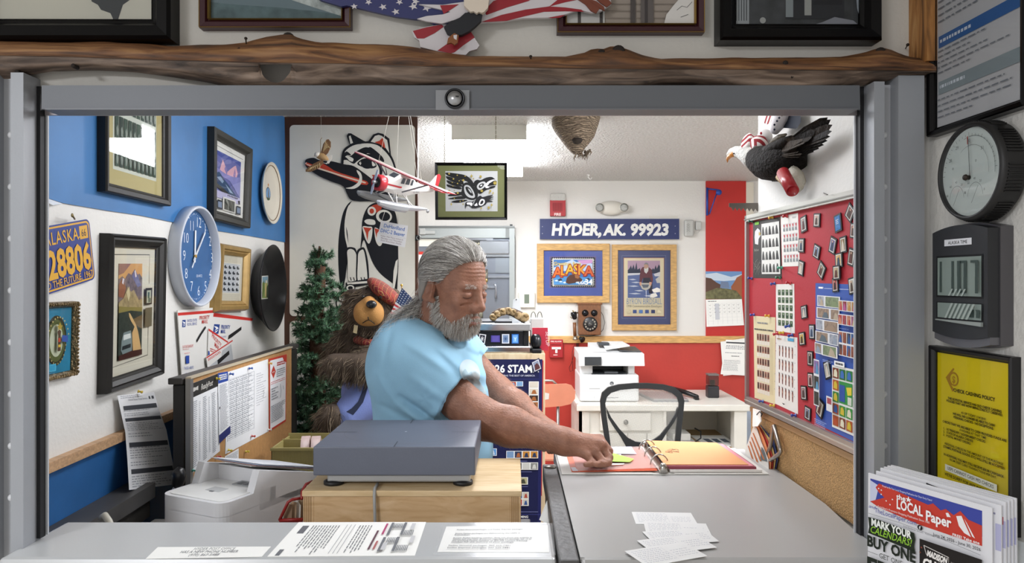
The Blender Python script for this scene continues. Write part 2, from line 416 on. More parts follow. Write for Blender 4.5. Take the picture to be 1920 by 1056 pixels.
mb = MB(); mb.box((.084,1.28, CTZ-.05),(.122,1.95, CTZ-.001), mat('#4c4b4a',.5, bump=.2, bscale=60, var=.3),.004); mb.box((.09,1.5,0),(.12,1.93, CTZ-.05), mat('#5a5a5a',.5))
ro = mb.build('edge_strip', label='dark worn metal strip along the left edge of the wide counter', cat='strip')
mb = MB(); mb.lathe([(.0,.004),(.014,.003),(.017,0)],(.103,1.915, CTZ-.001),(0,0,1), mat('#77736c',.3, metal=.7),20); mb.build('cap_screw', ro)
mb = MB(); mb.box((-.98,1.53, LOWZ-.03),(.05,1.95, LOWZ), mat('#86837f',.5),.003); mb.box((-.88,1.95, LOWZ-.03),(-.47,2.56, LOWZ), mat('#86837f',.5),.003)
mb.box((-.86,1.56,0),(.04,1.9, LOWZ-.03), mat('#4a4846',.6)); mb.box((-.84,1.9,0),(-.5,2.5, LOWZ-.03), mat('#4a4846',.6))
mb.build('work_counter', label='lower work counter behind the ledge carrying the printer and the wooden box', cat='counter')
# dark ledge along the left wall
mb = MB(); mb.prism([lw(1.53,-.60,.008), lw(1.965,-.60,.008), lw(1.965,-.56,.008), lw(1.53,-.56,.008)],(.075,0,0), mat('#4b4a49',.5, var=.2))
mb.prism([lw(1.53,-.654,.008), lw(1.965,-.654,.008), lw(1.965,-.60,.008), lw(1.53,-.60,.008)],(.06,0,0), mat('#26231f',.6))
mb.build('wall_ledge', label='dark gray ledge along the left wall under the blue wainscot', cat='ledge')

# ---------------------------------------------------------------- ceiling fixtures: one seen, three added unseen for fill
def fixture(name, label, x0, x1, y0, y1, power, zt, zb, col='#f8faff'):
    r = thing(name, label, 'light',((x0+x1)/2,(y0+y1)/2, zb))
    mb = MB(); e = .02
    mb.box((x0, y0, zt-.003),(x1, y1, zt), mat('#e8e6de',.5)); mb.box((x0, y0-.012, zb-.002),(x1, y0, zt), mat('#d4d2c8',.5)); mb.box((x0, y1, zb-.002),(x1, y1+.012, zt), mat('#d4d2c8',.5)); mb.build('housing', r)
    m = mat(col,.5, emit=power, name='fluorescent_diffuser')
    ln = MB(); pr = [(x0, zt-.004),(x0+.004, zb+.02),(x0+.03, zb),(x1-.03, zb),(x1-.004, zb+.02),(x1, zt-.004)]
    vs = [V((x, y, z)) for y in (y0, y1) for x, z in pr]; n = len(pr)
    ln.add(vs,[(i, i+1, n+i+1, n+i) for i in range(n-1)], m); ln.build('diffuser', r)
    return r
fixture('ceiling_light', 'glowing fluorescent wrap fixture on the ceiling behind the raven picture',-.312,.075,3.68,5.0, REAR_TUBE, CEIL, EYE+.727)
fixture('ceiling_light', 'added unseen fill light on the ceiling above the service counter',-.10,.25,1.75,2.95, FRONT_FILL, CEIL, EYE+.73)  # added out of view as fill from above the counter
fixture('ceiling_light', 'added unseen fill light on the lobby ceiling in front of the window',-2.5,-1.9,-2.6,-1.2, LOBBY_FILL, EYE+1.05, EYE+.98)  # unseen lamp added to brighten the lobby walls
fixture('ceiling_light', 'added unseen fill light on the ceiling right of the pin board wall',1.0,1.4,2.1,3.1,32.0, CEIL, EYE+.73)  # hidden lamp added to fill the back right of the room
w = MB(); w.box((-2.8,-4.2, EYE+1.06),(1.2,1.38, EYE+1.10), m_white); wall('ceiling_lobby', w)
# ---------------------------------------------------------------- live-edge log over the window
def interp(pts, x): return float(np.interp(x,[p[0] for p in pts],[p[1] for p in pts]))
TOP = [(-140,80),(0,77),(120,80),(200,78),(320,86),(400,84),(460,80),(500,69),(530,64),(548,65),(560,72),(600,80),(640,81),(740,84),(800,93),(880,105),(1000,106),(1060,106),(1100,98),(1112,90),(1130,92),(1150,85),(1170,91),(1200,102),(1240,110),(1330,109),(1460,108),(1580,107),(1620,98),(1645,90),(1665,91),(1690,102),(1712,108),(1762,110)]
CRE = [(-140,103),(0,104),(120,106),(200,109),(320,113),(470,117),(540,118),(640,119),(800,124),(950,125),(1060,128),(1280,130),(1450,130),(1600,132),(1762,133)]
BOT = [(-140,150),(0,148),(20,148),(45,143),(100,134),(180,132),(260,136),(330,146),(400,157),(450,170),(490,181),(530,184),(570,181),(620,170),(690,166),(740,170),(800,171),(900,172),(1000,173),(1080,180),(1130,183),(1180,180),(1215,172),(1240,163),(1300,160),(1360,165),(1400,175),(1440,188),(1470,192),(1500,191),(1540,184),(1590,168),(1640,155),(1690,148),(1730,146),(1762,143)]
def wood(name, c1, c2, c3, sx, bump=.6):
    m = bpy.data.materials.new(name); m.use_nodes = True; nt = m.node_tree; b = nt.nodes['Principled BSDF']
    tc = nt.nodes.new('ShaderNodeTexCoord'); mp = nt.nodes.new('ShaderNodeMapping'); mp.inputs['Scale'].default_value = sx
    n = nt.nodes.new('ShaderNodeTexNoise'); n.inputs['Scale'].default_value = 5; n.inputs['Detail'].default_value = 9; n.inputs['Distortion'].default_value = 1.2
    r = nt.nodes.new('ShaderNodeValToRGB'); e = r.color_ramp.elements; e[0].position = .3; e[0].color = (*rgb(c1),1); e[1].position = .72; e[1].color = (*rgb(c3),1)
    k = e.new(.5); k.color = (*rgb(c2),1)
    bp = nt.nodes.new('ShaderNodeBump'); bp.inputs['Strength'].default_value = bump; bp.inputs['Distance'].default_value = .004
    L = nt.links.new
    L(tc.outputs['Object'], mp.inputs[0]); L(mp.outputs[0], n.inputs['Vector']); L(n.outputs['Fac'], r.inputs[0]); L(r.outputs[0], b.inputs['Base Color']); L(n.outputs['Fac'], bp.inputs['Height']); L(bp.outputs[0], b.inputs['Normal'])
    b.inputs['Roughness'].default_value = .6; return m
m_logA = wood('varnished_log', '#2e1c0f', '#70492a', '#a0764a',(1.2,9,9))
m_logB = wood('gray_brown_log', '#342a24', '#6b594c', '#907c6c',(1.4,9,9))  # grayer wood tone for the lower band of the log
xs = list(range(-140,1763,12)); xs = sorted(set(xs + [487,492,500,510,518,526,535,543,547]))
def hole(x):
    if 487 <= x <= 547:
        t = (x-517)/30; return 121 + 0*t,121 + 34*math.sqrt(max(0,1-t*t))*(1 if x < 535 else .95)
    return None
rn = random.Random(3); rows = []
for x in xs:
    t, c, b = interp(TOP, x), interp(CRE, x), interp(BOT, x); j = lambda s=1.0: (mnoise.noise(V((x*.02, s*7,0))))*1.6
    h = hole(x); hy0, hy1 = (h if h else (c+(b-c)*.3, c+(b-c)*.3)); hy1 = min(hy1, b-6)
    wv = mnoise.noise(V((x*.008,3,0)))*.012
    def P(y, off): return FW.px(x, y, off)
    def lowoff(y): u = (y-c)/max(1, b-c); return .064+wv - .040*u*u - .004
    ring = [P(t+2,.0), P(t+j(1),.036), P(t+(c-t)*.35+j(2),.054+wv), P(c-2,.067+wv), P(c,.059+wv), P(c+2,.064+wv),
            P(hy0, lowoff(hy0)), P(hy1, lowoff(hy1)), P(hy1+(b-hy1)*.5, lowoff(hy1+(b-hy1)*.5)), P(b+j(4),.022), P(b-2,.0)]
    rows.append((ring, h is not None, P(hy0,0.001), P(hy1,.001)))
mb = MB(); vs = [p for r_ in rows for p in r_[0]]; n = 11; fa = []; fb = []
for i in range(len(rows)-1):
    for k in range(n-1):
        f = (i*n+k, i*n+k+1,(i+1)*n+k+1,(i+1)*n+k)
        if k == 6 and rows[i][1] and rows[i+1][1]: continue
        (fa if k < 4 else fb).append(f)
fa += [tuple(range(n)), tuple((len(rows)-1)*n+k for k in range(n))[::-1]]
mb.add(vs, fa, m_logA, True); base = 0
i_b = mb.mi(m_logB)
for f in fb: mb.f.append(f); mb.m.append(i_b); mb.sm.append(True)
for i in range(len(rows)-1):
    if rows[i][1] and rows[i+1][1]:
        a, b = rows[i], rows[i+1]
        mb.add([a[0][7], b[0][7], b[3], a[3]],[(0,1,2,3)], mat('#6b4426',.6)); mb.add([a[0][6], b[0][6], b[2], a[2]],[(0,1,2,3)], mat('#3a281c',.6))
mb.build('log_mantel', label='live-edge driftwood log with a knothole mounted across the wall above the service window', cat='log')
mb = MB()   # knots
logo = bpy.data.objects['log_mantel']
for kx, ky, off, r_ in ((448,93,.083,.004),(137,123,.09,.004),(32,135,.072,.0045),(453,133,.088,.005),(1473,118,.09,.005),(1485,144,.09,.003),(1507,141,.09,.003),(540,72,.055,.012),(1160,97,.07,.013),(1652,100,.065,.012),(1128,100,.07,.008)):
    q = MB(); q.lathe([(0,.001),(r_*.6,.002),(r_,0),(r_,-.014)], FW.px(kx, ky, off*.62), FW.n, mat('#1c120b',.8),14); q.build('knot', logo)
for kx, ky, dy, sl in ((461,72,16,-1),(995,106,14,-1.5),(1702,84,7,4)):
    q = MB(); a = FW.px(kx, ky,.055); b = FW.px(kx+sl*-1, ky+dy,.03 if kx < 1600 else .0)
    q.tube([a, b],.0012, mat('#2b211a',.5, metal=.6),6); q.lathe([(0,.001),(.003,.0005),(.003,-.0005)], a,(a-b), mat('#2b211a',.5, metal=.6),10)
    q.build('nail', label={461: 'bent nail standing up from the log near its left knot',995: 'short nail in the log below the flag eagle plaque',1702: 'black nail in the wall beside the timber post'}[kx], cat='nail', group='nails around the log')
# timber post, right
mb = MB(); fwb(1704,-320,1763,131,.0,.06, wood('post_wood', '#4a2d16', '#a06d38', '#c1945c',(9,9,1.2),.4), mb)
mb.build('timber_post', label='upright rough timber post at the right end of the log', cat='post')

# ---------------------------------------------------------------- pictures above the log
def fq(x0, y0, x1, y1, d): return qpx(FW,(x0, y0),(x1, y0),(x1, y1),(x0, y1), d)
m_bfr = mat('#050405',.3, spec=.18); m_mar = mat('#35101a',.35); m_gilt = mat('#8d6f35',.4, metal=.6)
def art1(q, mb):
    q.sheet(.002, mat('#cfcabd',.8), mb); q.rect(mb,.0,.0,1,1, mat('#c9c5b9',.8))
    q.poly(mb,[(.55,.62),(.62,.58),(.80,.60),(.86,.72),(.82,.80),(.86,.86),(.80,.90),(.77,.985),(.74,.99),(.72,.95),(.66,.93),(.64,.90),(.60,.88)], ink('#3a3c3f'))
    q.poly(mb,[(.66,.66),(.74,.64),(.76,.8),(.70,.86)], ink('#5c5f61'))
framed('picture_frame', 'wide black framed drawing at the upper left corner over the log', fq(-66,-330,317,71,.045),.043,.045, m_bfr, art1)
def art2(q, mb):
    q.sheet(.002, mat('#6d7d84',.8), mb)
    q.poly(mb,[(0,0),(1,0),(1,.7),(.7,.76),(.4,.84),(.1,.6),(0,.55)], mat('#9fb0b6',.8, var=.4, vscale=30))
    q.poly(mb,[(0,.86),(.2,.88),(.5,.9),(.8,.93),(1,.96),(1,1),(0,1)], mat('#5e7276',.8, var=.4, vscale=40))
    q.poly(mb,[(.25,.6),(.45,.74),(.6,.84),(.78,.9),(1,.97),(1,.86),(.8,.82),(.6,.7),(.45,.6)], mat('#c9cfcd',.8, var=.5, vscale=60, bump=.4, bscale=100))
def maroon(name, label, q, art):
    r = framed(name, label, q,.019,.022, m_mar, art)
    o = moulding(Quad(*[p+q.n*.001 for p in q.c]),.004,.012, m_gilt).build('gilt_edge', r); recalc(o)
    iq = q; us = (q.c[1]-q.c[0]).normalized(); v_ = (q.c[3]-q.c[0]).normalized(); k = .0165
    o = moulding(Quad(q.c[0]+us*k+v_*k, q.c[1]-us*k+v_*k, q.c[2]-us*k-v_*k, q.c[3]+us*k-v_*k),.003,.014, m_gilt).build('inner_gilt', r); recalc(o)
    return r
maroon('picture_frame', 'maroon and gilt framed seascape left of the flag eagle plaque', fq(372,-230,657,51,.022), art2)
def art3(q, mb):
    q.sheet(.002, mat('#a79a90',.8), mb)
    for k in range(14): q.rect(mb,0,.3+.05*k,1,.305+.05*k, ink('#877b73'))
    q.rect(mb,.0,.7,.30,1, ink('#c9c6c4')); q.rect(mb,.09,.5,.115,1, ink('#56504f')); q.rect(mb,.26,.5,.285,1, ink('#4a4545'))
    q.rect(mb,.5,.2,.54,1, ink('#57504e')); q.rect(mb,.58,.2,.68,1, ink('#6c6462')); q.rect(mb,.61,.2,.635,1, ink('#3f3a3a'))
    q.poly(mb,[(.76,1),(.78,.93),(.84,.86),(.9,.8),(.93,.7),(1,.6),(1,1)], ink('#cdcac6')); q.stroke(mb,[(.86,.9),(.9,.87),(.94,.88),(.98,.84)],.001, ink('#555555')); q.stroke(mb,[(.89,.95),(.95,.93)],.001, ink('#555555'))
maroon('picture_frame', 'maroon and gilt framed street drawing right of the flag eagle plaque', fq(1045,-240,1322,60,.022), art3)
def art4(q, mb):
    q.sheet(.002, mat('#54565b',.8), mb); q.rect(mb,0,.0,1,1, mat('#47494d',.8, var=.6, vscale=25))
    q.rect(mb,.0,.55,.12,1, ink('#9fa3a8'))
    for k in range(5): q.rect(mb,.015+.02*k,.6,.021+.02*k,.97, ink('#4a4d52'))
    q.rect(mb,.41,.45,.88,.96, ink('#2c2d33')); q.rect(mb,.41,.85,.47,.95, ink('#8d9498')); q.rect(mb,.56,.84,.615,.94, ink('#a6a7a4')); q.rect(mb,.63,.6,.86,.88, ink('#222329'))
    q.poly(mb,[(.86,.5),(.93,.5),(.98,.9),(1,.95),(1,.4)], ink('#9aa1ab')); q.poly(mb,[(.7,.98),(.8,.95),(.95,.97),(1,1),(.6,1)], ink('#8b8c96')); q.circ(mb,.225,.97,.006, ink('#a9a9a8'))
framed('picture_frame', 'thick black framed photograph of a shop front over the right end of the log', fq(1352,-330,1657,73,.045),.036,.045, m_bfr, art4)

# ---------------------------------------------------------------- flag eagle plaque
r = thing('eagle_plaque', 'painted cut-out wall plaque of an eagle with wings of stars and stripes', 'plaque', FW.px(845,100,.01))
def fpoly(mb, pts, off, m, th=.004): mb.prism([FW.px(*p, off) for p in pts],-FW.n*th, m)
RED, NAVY, WH = mat('#8e1322',.45), mat('#262b5e',.45), mat('#c6c1c4',.45)
mb = MB(); fpoly(mb,[(700,-120),(830,-60),(886,-10),(884,36),(866,42),(830,44),(812,45),(800,36),(778,36),(740,31),(700,22),(663,13),(650,10),(640,12),(600,0),(560,-30),(600,-80)],.030, NAVY,.008); wg = mb.build('wing', r, label='star-spangled left wing')
mb = MB()
for sx_, sy_, sr in ((691,4,7),(718,13,8),(749,4,7),(775,12,9),(742,22,8),(800,15,9),(779,3,8),(664,12,7),(630,-6,7),(660,-18,8)):
    a0 = rn.random(); pts = [(sx_+(sr if k % 2 == 0 else sr*.42)*math.cos(a0+math.pi*k/5), sy_+(sr if k % 2 == 0 else sr*.42)*.8*math.sin(a0+math.pi*k/5)) for k in range(10)]
    fpoly(mb, pts,.0308, WH,.001)
mb.build('stars', wg)
mb = MB(); fpoly(mb,[(785,8),(830,9),(872,3),(880,20),(868,32),(850,38),(828,44),(800,40),(782,35),(800,30),(830,27),(845,22)],.036, WH,.005)
fpoly(mb,[(825,10),(860,8),(842,20),(832,26)],.037, RED,.001); mb.build('fold', wg)
mb = MB(); fpoly(mb,[(900,-60),(1050,-50),(1143,-20),(1146,8),(1128,20),(1110,24),(1085,18),(1060,27),(1030,33),(980,34),(940,40),(915,41),(898,42),(895,20)],.030, WH,.008); wg = mb.build('wing', r, label='striped right wing')
mb = MB()
for pts in ([(912,28),(950,14),(990,2),(1010,-8),(960,-10),(925,2),(908,20)],[(903,41),(940,28),(985,18),(1030,12),(1060,14),(1090,18),(1095,22),(1060,21),(1020,22),(985,30),(950,39),(915,41)],[(1030,12),(1060,4),(1090,-2),(1120,-8),(1130,-20),(1060,-12),(1040,4)],[(1028,33),(1050,29),(1060,28),(1050,33),(1035,34)]):
    fpoly(mb, pts,.0308, RED,.001)
mb.build('stripe', wg)
mb = MB()
for pts in ([(1080,-4),(1100,-2),(1112,6),(1124,16),(1118,25),(1108,20),(1098,8)],[(1098,-4),(1118,2),(1132,12),(1134,20),(1122,14),(1108,4)],[(1115,-5),(1142,0),(1147,6),(1138,13),(1126,5)]): fpoly(mb, pts,.034, mat('#6d3420',.5),.004)
mb.build('feather_tip', wg)
mb = MB(); fpoly(mb,[(772,58),(800,50),(832,45),(870,50),(884,62),(899,85),(894,92),(880,96),(873,103),(850,101),(820,96),(788,88),(786,76),(777,70)],.026, WH,.008); tl = mb.build('tail', r)
mb = MB()
for pts in ([(774,58),(800,51),(828,46),(832,50),(815,62),(795,72),(782,72)],[(820,95),(850,74),(882,58),(890,70),(870,84),(852,98),(845,100)]): fpoly(mb, pts,.0268, RED,.001)
mb.build('stripe', tl)
mb = MB(); fpoly(mb,[(872,24),(905,20),(902,38),(893,47),(880,58),(866,65),(850,67),(838,62),(832,50),(846,40),(862,33)],.044, mat('#060913',.6),.012); mb.build('body', r)
mb = MB(); fpoly(mb,[(869,-30),(910,-35),(918,-10),(915,14),(908,22),(903,24),(898,22),(894,25),(888,21),(882,22),(876,16),(870,10)],.052, mat('#d2c5b5',.6),.012); mb.build('head', r)
mb = MB(); fpoly(mb,[(846,66),(852,62),(860,66),(858,80),(852,84),(846,80),(838,82),(840,72)],.048, mat('#7a4518',.5),.006); fpoly(mb,[(850,66),(857,65),(856,75),(851,72)],.0485, WH,.001); mb.build('talons', r)

# ---------------------------------------------------------------- lobby side wall: notice, dial, clock, policy
def swp(y, z, off=0.0): return V((.86-.03*y-off, y, EYE+z))
def swq(y0, y1, z0, z1, off): return Quad(swp(y0, z1, off), swp(y1, z1, off), swp(y1, z0, off), swp(y0, z0, off))
def artn(q, mb):
    q.sheet(.002, mat('#c3c2c6',.7), mb)
    for a, hh, c in ((.22,.045, '#3f6aa6'),(.52,.05, '#3f6aa6'),(.725,.05, '#3d68a4'),(.862,.055, '#8f9aa0')):
        q.rect(mb,.03, a,.99, a+hh*.7, ink(c)); q.greek(mb,.05, a+.012,.45, a+.03,1, ink('#dfe4ee'), fill=.5, seed=int(a*100))
    for a0, a1, k in ((.08,.2,5),(.28,.5,9),(.58,.70,6),(.77,.85,5),(.915,.985,4)):
        q.greek(mb,.03, a0,.95, a1, k, ink('#7b7f88'), fill=.2, seed=k, ragged=.6)
framed('framed_notice', 'tall black framed price notice with blue bars high on the lobby side wall', swq(1.369,1.12,.275,.93,.022),.014,.022, m_bfr, artn, cat='notice')
# barometer
c = swp(1.21,.184,.0); nx = SW.n
r = thing('barometer', 'round black-rimmed barometer dial on the lobby side wall', 'barometer', c)
mb = MB(); mb.lathe([(.078,.004),(.084,.01),(.084,.034),(.0835,.044),(.080,.050),(.076,.050),(.075,.043)], c, nx, mat('#141313',.5),72); rim = mb.build('rim', r)
mb = MB()
for k in range(96):
    an = 2*math.pi*k/96
    if k % 12 < 9:
        u = V((0,1,0)); w = V((0,0,1)); d = u*math.cos(an)+w*math.sin(an); t = -u*math.sin(an)+w*math.cos(an); p = c+d*.0835
        mb.prism([p+t*.0013+nx*.012, p-t*.0013+nx*.012, p-t*.0009+d*.0025+nx*.012, p+t*.0009+d*.0025+nx*.012], nx*.026, mat('#0d0c0c',.5))
mb.build('ribbing', rim)
q = Quad(*[c+nx*.0435+V((0,1,0))*a*.076+V((0,0,1))*b*.076 for a, b in ((1,1),(-1,1),(-1,-1),(1,-1))])
mb = MB(); mb.disc(c+nx*.0432, nx,.076, mat('#d5dcda',.5),48)
dk = ink('#3c4442')
for rr, wd in ((.40,.0006),(.30,.0004)):
    q.stroke(mb,[(.5+rr*math.cos(a),.5-rr*math.sin(a)) for a in np.linspace(-.15, math.pi+.15,40)], wd, dk)
for k in range(25):
    an = math.pi*k/24; r0, r1 = .40,.425 if k % 4 else .44
    q.stroke(mb,[(.5+r0*math.cos(an),.5-r0*math.sin(an)),(.5+r1*math.cos(an),.5-r1*math.sin(an))],.0006, dk)
for tx, ang in (('28',150),('29',120),('30',84),('31',40)):
    a = math.radians(ang); q.text(mb, tx,.5+.345*math.cos(a),.52-.345*math.sin(a),.006, dk)
for ca in (.33,.67):
    q.stroke(mb,[(ca+.13*math.cos(a),.80-.16*math.sin(a)) for a in np.linspace(.1, math.pi-.1,20)],.0005, dk)
    q.stroke(mb,[(ca-.06,.86),(ca+.05,.68)],.0007, dk)
    for k in range(5):
        a = math.pi*(k+.5)/5; q.text(mb, '%d' % (20*k), ca+.165*math.cos(a),.81-.2*math.sin(a),.0042, dk)
q.text(mb, 'o',.70,.42,.006, dk); q.text(mb, 'o',.30,.45,.006, dk)
mb.build('dial', r)
mb = MB(); q.stroke(mb,[(.49,.12),(.52,.56)],.0012, ink('#1a1a1a'), off=.004); q.rect(mb,.478,.10,.492,.19, ink('#b43428'), off=.0045); mb.build('needle', r)
mb = MB(); mb.lathe([(.004,0),(.004,.004),(.0055,.006),(.0045,.009),(0,.0095)], q.p(.47,.56,0), nx, mat('#2c2119',.4, metal=.4),16); mb.build('knob', r)
mb = MB(); mb.disc(c+nx*.0485, nx,.0755, glass_mat(),48); mb.build('glass_pane', r)
# digital clock
r = thing('digital_clock', 'black digital wall clock with a gray LCD below the barometer', 'clock', swp(1.245,-.105))
y0, y1 = 1.317,1.171; d = .042
def arch(bul, z_top, z_bot, ya, yb, n=12, botb=0.0):
    pts = []
    for k in range(n+1): t = k/n; pts.append((ya+(yb-ya)*t, z_top+bul*(1-(2*t-1)**2)))
    for k in range(n+1): t = k/n; pts.append((yb+(ya-yb)*t, z_bot-botb*(1-(2*t-1)**2)))
    return pts
mb = MB(); pts = arch(.010,.086,-.095, y0, y1, botb=.008); m_ck = mat('#232427',.45)
mb.prism([swp(a, b,.012) for a, b in pts], SW.n*(d-.012), m_ck); mb.build('case', r)
mb = MB(); pts = arch(.010,.089,-.1085, y0+.003, y1-.002, botb=.010); mb.prism([swp(a, b,.0) for a, b in pts], SW.n*.022, mat('#5a585b',.35, metal=.4)); mb.build('back_shell', r)
mb = MB(); pts = arch(.002,-.093,-.1075, y0, y1, botb=.010); mb.prism([swp(a, b,.02) for a, b in pts], SW.n*.018, mat('#68676b',.35, metal=.4)); mb.build('lower_band', r)
def lcd(z1, z0, nm, fn):
    q = swq(y0-.017, y1+.013, z0, z1, d+.0004); mb = MB(); q.rect(mb,-.03,-.05,1.03,1.05, ink('#0c0d0e')); q.rect(mb,0,0,1,1, mat('#7d8a84',.25)); fn(q, mb); mb.build(nm, r)
sg = ink('#3a4743')
def seg(q, mb, x, y, w, h, on, m, t):
    sm = {'a': (x, y, x+w, y+t), 'd': (x, y+h-t, x+w, y+h), 'g': (x, y+h/2-t/2, x+w, y+h/2+t/2), 'f': (x, y, x+t*1.1, y+h/2), 'b': (x+w-t*1.1, y, x+w, y+h/2), 'e': (x, y+h/2, x+t*1.1, y+h), 'c': (x+w-t*1.1, y+h/2, x+w, y+h)}
    for k in on: q.rect(mb, *sm[k], m)
def l1(q, mb):
    seg(q, mb,.06,.10,.05,.82, 'bc', sg,.05); seg(q, mb,.30,.10,.1,.82, 'bc', sg,.05); seg(q, mb,.50,.10,.2,.82, 'abcdef', sg,.06); seg(q, mb,.80,.10,.17,.82, 'abc', sg,.06)
    for k in range(4): q.poly(mb,[(.3+.1*k,1),(.38+.1*k,.82),(.42+.1*k,.82),(.34+.1*k,1)], ink('#9aa59f'))
def l2(q, mb):
    seg(q, mb,.76,.35,.09,.5, 'abcdef', sg,.07); seg(q, mb,.90,.35,.09,.5, 'abc', sg,.07)
    for k in range(6): q.poly(mb,[(.2+.1*k,1),(.36+.1*k,.0),(.41+.1*k,.0),(.25+.1*k,1)], ink('#9aa59f'))
lcd(.040,-.028, 'lcd_screen', l1); lcd(-.041,-.068, 'lcd_screen', l2)
mb = MB(); mb.prism([swp(y0-.015,-.071, d), swp(y1+.010,-.071, d), swp(y1+.010,-.078, d), swp(y0-.015,-.073, d)], SW.n*.004, mat('#8b918d',.3)); mb.build('sill', r)
q = swq(y0-.036, y1+.038,.0605,.072, d+.0005); mb = MB(); q.sheet(.0004, mat('#d7d8dc',.5), mb); q.text(mb, 'ALASKA TIME',.5,.78,.0062, ink('#222222'), wmax=.8); mb.build('name_label', r)
# yellow policy
yq = swq(1.369,1.152,-.418,-.1255,.018)
def artp(q, mb):
    q.sheet(.002, mat('#f0d916',.4), mb); B = ink('#1e1b06'); tan = ink('#b98a1c')
    q.poly(mb,[(.13,.17),(.24,.095),(.26,.10),(.2,.15),(.22,.22),(.26,.24),(.23,.26)], tan); q.circ(mb,.255,.17,.013, tan,24); q.circ(mb,.255,.17,.010, mat('#e6cf16',.4),24); q.text(mb, '$',.255,.195,.013, tan, bold=.02)
    L = [(.255, 'CHECK CASHING POLICY',.0068,.56,.02),(.315, 'THE US POSTAL SERVICE HAS OLD CHECK CASHING',.0043,.86,.03),(.335, 'POLICIES THAT ARE NOW BEING STRICTLY OBSERVED.',.0043,.90,.03),(.39, 'AS OF TODAY 1/14/2010',.0043,.36,.012),(.412, 'WE WILL NO LONGER BE ABLE TO CASH',.0043,.66,.03),(.434, 'PERSONAL CHECKS - NO EXCEPTIONS.',.0043,.64,.03),
         (.485, 'CHECKS THAT WE ARE ABLE TO CASH PROVIDED FUNDS ARE',.0043,.97,.03),(.507, 'AVAILABLE AT THAT TIME',.0043,.42,.012),(.635, 'PERSONAL CHECKS IN THE AMOUNT OF THE PURCHASE',.0043,.88,.012),(.657, '(STAMPS, POSTAGE, GOODS, ETC) WILL STILL BE ACCEPTED.',.0043,.96,.03),(.71, 'IN ADDITION, YOU MAY STILL RECEIVE $50.00 CASH BACK',.0043,.95,.03),(.732, 'FROM DEBIT CARD TRANSACTIONS PER DAY.',.0043,.70,.012),(.845, "WE'RE SORRY FOR ANY INCONVENIENCE",.0058,.86,.016)]
    for b, t, h, wm, bo in L: q.text(mb, t,.53, b, h, B, bold=bo, wmax=wm)
    for k, t in enumerate(('1.   US TREASURY / GOVERNMENT CHECKS', '2.   STATE OF ALASKA CHECKS', '3.   POSTAL MONEY ORDERS')): q.text(mb, t,.13,.53+.022*k,.0043, B, al='l', bold=.03)
    q.rect(mb,.16,.765,.86,.81, mat('#dcdccb',.5)); q.text(mb, 'USPS CANNOT CASH PFD CHECKS',.51,.797,.0062, ink('#333333'), wmax=.62)
framed('framed_notice', 'black framed bright yellow check cashing policy notice on the lobby side wall', yq,.012,.018, mat('#131214',.4), artp, cat='notice')

